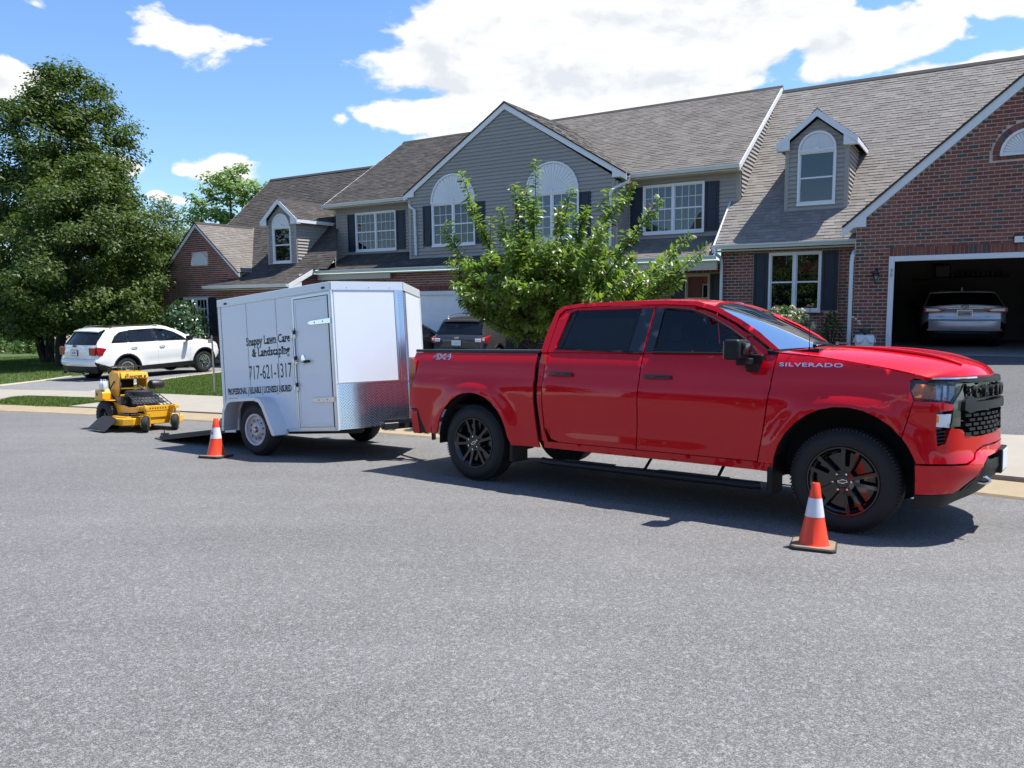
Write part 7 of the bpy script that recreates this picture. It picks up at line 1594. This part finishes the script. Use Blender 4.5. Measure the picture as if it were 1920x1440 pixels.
def crown_tree(name,label,base,H,prof,nclus,per,leaf,m,seed,trunk_r=.16,z0=1.6,crad=.55,fork=None,cat='tree',group=None,lean=(0,0),holes=.45,bark=None,shell=.55,drop=0.,lims=16):
    """prof: [(fraction of height, radius)]"""
    rs=np.random.default_rng(seed); t=thing(name,label,cat,Matrix.Translation(base),group)
    C=[]; ph=rs.uniform(0,6.28,6)
    while len(C)<nclus:
        f=rs.uniform(prof[0][0],1.0); a=rs.uniform(0,6.28); R0=lerpt(f,prof)
        R1=R0*(1+.13*math.sin(3*a+ph[0]+5*f)+.10*math.sin(5*a+ph[1]-9*f)+.08*math.sin(11*f+ph[2]+2*a))
        q=shell+(1-shell)*rs.random()**.7 if rs.random()<.78 else rs.random()*.8
        n_=math.sin(a*4+f*23+ph[3])*math.sin(a*2.3-f*17+ph[4])
        if n_<-holes and q>.5: continue
        if rs.random()>R0/max(p[1] for p in prof)*1.1+.12: continue
        C.append((math.cos(a)*R1*q+lean[0]*f,math.sin(a)*R1*q+lean[1]*f,f*H))
    C=np.array(C); k=per; n=len(C)*k
    d=rs.normal(size=(len(C),k,3)); d/=np.linalg.norm(d,axis=2,keepdims=True); rr=rs.random((len(C),k,1))**.55*crad*rs.uniform(.55,1.2,(len(C),1,1)); d2=d*rr; d2[:,:,2]*=.62; d2[:,:,2]-=drop*rs.random((len(C),k))
    P=(C[:,None,:]+d2).reshape(-1,3); cen=np.array([0,0,H*.5]); out=P-cen; out/=np.linalg.norm(out,axis=1,keepdims=True)+1e-9
    Nn=d.reshape(-1,3)*.5+out*.45+np.array([0,0,.55])+rs.normal(size=P.shape)*.42; Nn/=np.linalg.norm(Nn,axis=1,keepdims=True)
    V=leaf_arrays(P,Nn,leaf*rs.uniform(.6,1.25,len(P)),rs)
    leaf_mesh('crown',V,m,t)
    bk=bark or M_BARKD
    b=MB(); tops=fork or [(0,0)]
    for (fx,fy) in tops:
        b.tube(smoothp([(fx*.1,fy*.1,-.1),(fx*.5,fy*.5,H*.14),(fx+lean[0]*.4,fy+lean[1]*.4,H*.45),(fx*.6+lean[0]*.9,fy*.6+lean[1]*.9,H*.9)],5),trunk_r,9,rad=[trunk_r*(1.15-.95*i/15)*(.75 if len(tops)>1 else 1) for i in range(16)])
    b.build('trunk',bk,t,smooth=True)
    for i in rs.choice(len(C),min(lims,len(C)),replace=False):
        c=C[i]; z=max(z0*.8,c[2]*.55); b=MB(); m0=(tops[0][0]*.4,tops[0][1]*.4,z); b.tube(smoothp([m0,(c[0]*.4,c[1]*.4,z+(c[2]-z)*.55),(c[0]*.95,c[1]*.95,c[2])],4),.04,5,rad=[.07*(1.1-i_/9) for i_ in range(9)]); b.build('branch',bk,t,smooth=True)
    return t
WB=lambda u,d:W(u,d)
crown_tree('pear_tree','tall dark green pointed tree on the left lawn, the tallest in view',WB(-37.45,19.27),13.5,[(.10,3.6),(.2,4.6),(.35,4.9),(.5,4.3),(.65,3.7),(.8,2.9),(.92,1.9),(1,.7)],640,170,.185,LG,11,.26,2.0,.85,fork=[(-.9,.2),(.5,.3)],lean=(1.5,.7))
crown_tree('pear_tree','lower spreading dark green tree whose crown stands behind the white SUV',WB(-31.8,16.95),8.4,[(.17,2.6),(.28,4.0),(.45,4.1),(.65,3.3),(.85,1.9),(1,.5)],430,160,.155,LG,12,.22,1.6,.70,lean=(1.6,.6),lims=12)
crown_tree('pear_tree','dark green tree cut by the left edge of the picture',WB(-48.0,17.5),11.0,[(.12,3.0),(.3,4.6),(.5,4.4),(.75,2.8),(1,.5)],420,110,.20,LG,13,.24,1.6,.9)
crown_tree('cottonwood','sunlit pale green tree rising behind the left roof',WB(-41.0,33.0)+Vector((0,0,-.5)),12.0,[(.2,1.6),(.4,2.6),(.6,2.9),(.8,2.5),(.93,1.6),(1,.8)],230,60,.30,LC,14,.2,3,.65,holes=.15)
crown_tree('willow','hazy grey green drooping tree far behind the dark tree',WB(-55.5,38.2)+Vector((0,0,-.5)),12.3,[(.1,4.2),(.4,4.2),(.7,2.6),(.9,1.4),(1,.5)],260,60,.30,LW,15,.2,3,.8,drop=1.6,holes=.5)
crown_tree('maple_tree','mid green bushy tree between the willow and the left gable',WB(-45.5,32.2)+Vector((0,0,-.5)),8.2,[(.05,2.5),(.35,3.2),(.7,2.4),(1,.6)],200,70,.26,LW,16,.2,3,.8,group='trees behind the left house')
crown_tree('maple_tree','light green bushy tree low behind the left gable roof',WB(-40.0,30.0)+Vector((0,0,-.5)),6.4,[(.05,2.0),(.4,2.5),(.7,2.0),(1,.6)],150,70,.24,LC,17,.2,3,.7,group='trees behind the left house')
for i,(u,d,h,r_,lb) in enumerate(((-72,30,5.4,4.6,'dark bushy tree filling the gap far left under the tall tree'),(-60,33,5.8,4.0,'dark bushy tree in front of the far red brick house'),(-52,30,5.0,3.6,'green bushy tree low behind the white SUV roof'))):
    crown_tree('background_tree',lb,WB(u,d),h,[(.28,r_*.8),(.5,r_),(.8,r_*.6),(1,.4)],170,60,.30,LG,30+i,.15,2.0,.9,group='low trees behind the left lawn')
def shrub(name,label,base,rx,ry,h,n,leaf,m,seed,cat='shrub',group=None,flowers=None,up=.3):
    rs=np.random.default_rng(seed); t=thing(name,label,cat,Matrix.Translation(base),group)
    a=rs.uniform(0,6.28,n); f=rs.random(n)**.8; q=rs.random(n)**.35; R0=np.sqrt(np.clip(1-(f*1.0)**2.2,0.03,1))*(1+.16*np.sin(3*a+7*f)+.12*np.sin(7*a-5*f+1))
    P=np.stack([np.cos(a)*rx*R0*q,np.sin(a)*ry*R0*q,.05+f*h*(1+.08*np.sin(5*a))],1); Nn=np.stack([np.cos(a)*.6,np.sin(a)*.6,np.full(n,.6)],1)+rs.normal(size=(n,3))*.5; Nn/=np.linalg.norm(Nn,axis=1,keepdims=True)
    leaf_mesh('foliage',leaf_arrays(P,Nn,leaf*rs.uniform(.6,1.3,n),rs,.6),m,t)
    b=MB()
    for k in range(7): a_=k*.9; b.tube([(0,0,0),(math.cos(a_)*rx*.4,math.sin(a_)*ry*.4,h*.6)],.012,4)
    b.build('stems',M_BARKD,t)
    if flowers:
        k,mm,sz=flowers
        for i in range(k):
            a_=rs.uniform(0,6.28); f_=rs.uniform(.35,1); r0=math.sqrt(max(.05,1-f_**2.2)); p=Vector((math.cos(a_)*rx*r0*1.02,math.sin(a_)*ry*r0*1.02,.1+f_*h)); b=MB()
            for j in range(16):
                v=Vector(rs.normal(size=3)).normalized()*sz*.5; e=v.orthogonal().normalized()*sz*.28; g_=v.cross(e).normalized()*sz*.28; b.poly([v+e,v+g_,v-e,v-g_])
            o=b.build('flower_head',mm,t); o.location=p
    return t
M_CREAM=mat('cream_flower',(.50,.44,.27),.8,noise=.2,nscale=30)
shrub('viburnum','large green shrub with silvery leaf undersides before the left gable',W(-26.0,18.45),1.25,1.0,2.35,2600,.15,LS,41)
shrub('hydrangea','bush with cream flower heads under the brick house window',W(-3.95,19.0),.80,.60,1.02,1500,.08,LB,42,flowers=(46,M_CREAM,.13))
shrub('holly_bush','small dark bush against the brick wall beside the downspout',W(-3.0,19.6),.34,.3,.85,700,.06,LG,43)
for i,(u,d,h) in enumerate(((-58,27.2,1.7),(-61.5,27.4,1.2),(-65,27.2,1.9),(-54,27,1.0))):
    shrub('garden_bush',('tall green bush in the far left flower border','low green bush in the far left flower border','leafy green bush nearest the left edge of the picture','small bush at the right end of the far flower border')[i],WB(u,d),1.5,1.0,h,900,.22,LB,50+i,group='bushes in the far left border')
for i in range(7):
    shrub('perennial_clump',('pale leafy clump at the left end of the far border','pale leafy clump second from the left in the far border','pale leafy clump third from the left in the far border','pale leafy clump in the middle of the far border','pale leafy clump third from the right in the far border','pale leafy clump second from the right in the far border','pale leafy clump by the tree trunks in the far border')[i],WB(-68+i*3.2,25.6),1.4,.7,.7,500,.2,LB,60+i,group='leafy clumps in the far left border')
# ---- young cherry tree on the lawn between the drives
ch=thing('cherry_tree','young green cherry tree with upright shoots standing behind the red pickup','tree',Matrix.Translation(W(-6.75,11.75)))
CB=W(-6.75,11.75)
def loc(u,d,z): return UD(u,d,z)-CB
tips=[(-7.99, 11.4, 3.69), (-8.23, 11.2, 2.69), (-8.37, 11.5, 2.16), (-8.49, 11.9, 1.71), (-7.7, 11.0, 1.39), (-6.67, 11.8, 3.82), (-7.41, 12.3, 3.54), (-5.73, 11.3, 3.23), (-5.8, 12, 3.01), (-5.01, 12.1, 3.35), (-4.95, 11.4, 3.0), (-4.3, 11.5, 2.96), (-3.9, 11.8, 2.41), (-3.46, 11.2, 2.17), (-3.85, 11.3, 1.73), (-7.13, 10.9, 2.2), (-6.27, 11.0, 3.06), (-4.37, 12.4, 2.21), (-4.48, 11.8, 1.55), (-7.52, 12, 3.09), (-8.27, 12.2, 1.45), (-4.95, 10.8, 2.55), (-5.78, 10.8, 2.35), (-4.42, 10.8, 1.9)]
rs=np.random.default_rng(5); r5=random.Random(5)
b=MB(); b.tube(smoothp([(0,0,-.1),(.01,.0,.5),(.0,.02,1.0),(.03,.0,1.35)],4),.05,9,rad=[.062-.0014*i for i in range(13)]); b.build('trunk',M_BARKD,ch,smooth=True)
LV=[]   # leaf: position, direction, normal, size
def shoot(p0,p1,p2,r0,nl,droop=.5,tipred=False):
    pts=smoothp([tuple(p0),tuple(p1),tuple(p2)],9); q=MB(); q.tube(pts,r0,5,rad=[r0*(1.05-.9*i/(len(pts)-1)) for i in range(len(pts))]); q.build('branch',M_BARKD,ch,smooth=True)
    P=[Vector(p) for p in pts]
    for k in range(nl):
        t=.16+.84*k/(nl-1); x=t*(len(P)-1); i=min(int(x),len(P)-2); c=P[i].lerp(P[i+1],x-i); ax=(P[i+1]-P[i]).normalized()
        an=k*2.4+r5.uniform(-.5,.5); o=ax.orthogonal().normalized(); o=Matrix.Rotation(an,3,ax)@o
        dr=(o*.9+ax*.55+Vector((0,0,-droop*r5.uniform(.3,1.3)))).normalized(); LV.append((c+o*.012,dr,r5.uniform(.10,.155)*(1-.2*(t>.93))))
cen=Vector((0,0,1.5))
for u,d,z in tips:
    p2=loc(u,d,z); p0=Vector((.03*r5.uniform(-1,1),.03*r5.uniform(-1,1),r5.uniform(1.0,1.5))); h=p2-p0
    p1=p0+h*.5+Vector((-h.x*.02,-h.y*.02,-.10*h.length+ (.16 if h.z<.5 else .0)))
    shoot(p0,p1,p2,.022,int(h.length*62))
    for k in range(7):
        t=r5.uniform(.25,.9); a=p0.lerp(p1,t*2) if t<.5 else p1.lerp(p2,t*2-1); dv_=Vector((r5.uniform(-1,1),r5.uniform(-1,1),r5.uniform(.1,1.0))).normalized(); ln=r5.uniform(.28,.75)*(1.1-t*.5)
        e=a+(dv_+h.normalized()*.7).normalized()*ln; shoot(a,a.lerp(e,.5)+Vector((0,0,-.03)),e,.008,int(ln*62))
for k in range(200):   # the leafy middle
    a=r5.uniform(0,6.28); r_=1.62*r5.random()**.6; z=r5.uniform(1.40+.32*max(0,r_-.3)+(.25 if math.cos(a)<-.2 and r_>.7 else 0),3.25-.45*r_); c=Vector((.42+math.cos(a)*r_,-.2+math.sin(a)*r_*.75,z)); e=c+Vector((r5.uniform(-.4,.4),r5.uniform(-.4,.4),r5.uniform(-.15,.5)))
    shoot(c,c.lerp(e,.5),e,.007,30,.7)
def one_leaf(L):
    # leaf along +x, 6 verts, folded and curved
    v=[(0,0,0),(.30*L,.24*L,.05*L),(.72*L,.20*L,.02*L),(L,0,-.12*L),(.72*L,-.20*L,.02*L),(.30*L,-.24*L,.05*L),(.5*L,0,-.02*L)]
    f=[(0,1,6),(1,2,6),(2,3,6),(3,4,6),(4,5,6),(5,0,6)]; return v,f
eyeL=EYE-CB
def lmat(c,dr):
    n=Vector((r5.uniform(-.6,.6),r5.uniform(-.6,.6),1)).normalized(); n=(n-dr*n.dot(dr)).normalized(); y=n.cross(dr); return Matrix.Translation(c)@Matrix((dr,y,n)).transposed().to_4x4()
order=sorted(range(len(LV)),key=lambda i:(LV[i][0]-eyeL).length-.9*LV[i][0].z-LV[i][2]*4)
v1,f1=one_leaf(1.0); lme=bpy.data.meshes.new('leaf'); lme.from_pydata(v1,[],f1); lme.materials.append(LH); lme.update()
big=set(order[:290])
for i in order[:290]:
    c,dr,sz=LV[i]; o=put('leaf',lme,ch); M_=lmat(c,dr); o.matrix_local=M_@Matrix.Scale(sz,4)
b=MB()
for i in range(len(LV)):
    if i in big: continue
    c,dr,sz=LV[i]; M_=lmat(c,dr); k=len(b.v)
    for p in v1: b.v.append(tuple(M_@(Vector(p)*sz)))
    for f in f1: b.face([k+j for j in f])
me=bpy.data.meshes.new('leaves'); me.from_pydata(b.v,[],b.f); me.materials.append(LH); me.update(); put('leaves',me,ch,'stuff')
# ------------------------------------------------------------ the other side of the street (seen in the reflections)
strip('lawn_ground_near',-60,50,4,[lambda u:-9.2,lambda u:-13,lambda u:-20,lambda u:-60,lambda u:-200],lambda u,d,k:road_z(u,-9)+.06+(0,.15,.3,.4,.4)[k],M_LAWN)
def far_house(label,u,d,w_,dep,h,m,rm):
    t=thing('house',label,'house',HM@Matrix.Translation((u,d,road_z(u,-9))))
    b=MB(); b.box(-w_/2,w_/2,-dep,0,-.5,h); b.build('wall',m,t)
    b=MB(); b.prism([(.5,h-.1),(-dep/2,h+3.2),(-dep-.5,h-.1)],0,-w_/2-.4,w_/2+.4); b.build('roof',rm,t)
    b=MB(); b.prism([(-w_*.18,h),(0,h+2.6),(w_*.18,h)],1,-.8,.9); b.build('gable',m,t)
    for x in (-w_*.36,-w_*.12,w_*.12,w_*.36):
        for z in (.9,3.6):
            q=MB(); q.box(x-.6,x+.6,0,.05,z,z+1.4); fr=q.build('window',M_WIN,t); q=MB(); q.box(x-.52,x+.52,.05,.06,z+.07,z+1.33); q.build('pane',M_GLASS,fr)
far_house('red brick house across the street, seen only in reflections',-14,-19,15,9,5.6,M_BRICKI,M_SHD)
far_house('grey sided house across the street, seen only in reflections',4,-20,14,9,5.6,M_SIDING,M_SHD)
far_house('brick house across the street at the right, seen only in reflections',21,-18,14,9,5.6,M_BRICKI,M_SHD)
for i,(u,d,h,lb) in enumerate(((-24,-15,8,'leafy tree across the street, farthest left of those in the reflections'),(-6,-14,6.5,'leafy tree across the street between the brick and the grey house'),(12,-15,8.5,'leafy tree across the street between the grey house and the right brick house'),(31,-14,9,'leafy tree across the street, farthest right of those in the reflections'))):
    crown_tree('street_tree',lb,UD(u,d,road_z(u,-9)),h,[(.25,2.4),(.5,3.2),(.8,2.0),(1,.5)],120,40,.4,LG,80+i,.15,2.0,1.0,group='trees across the street',lims=6)
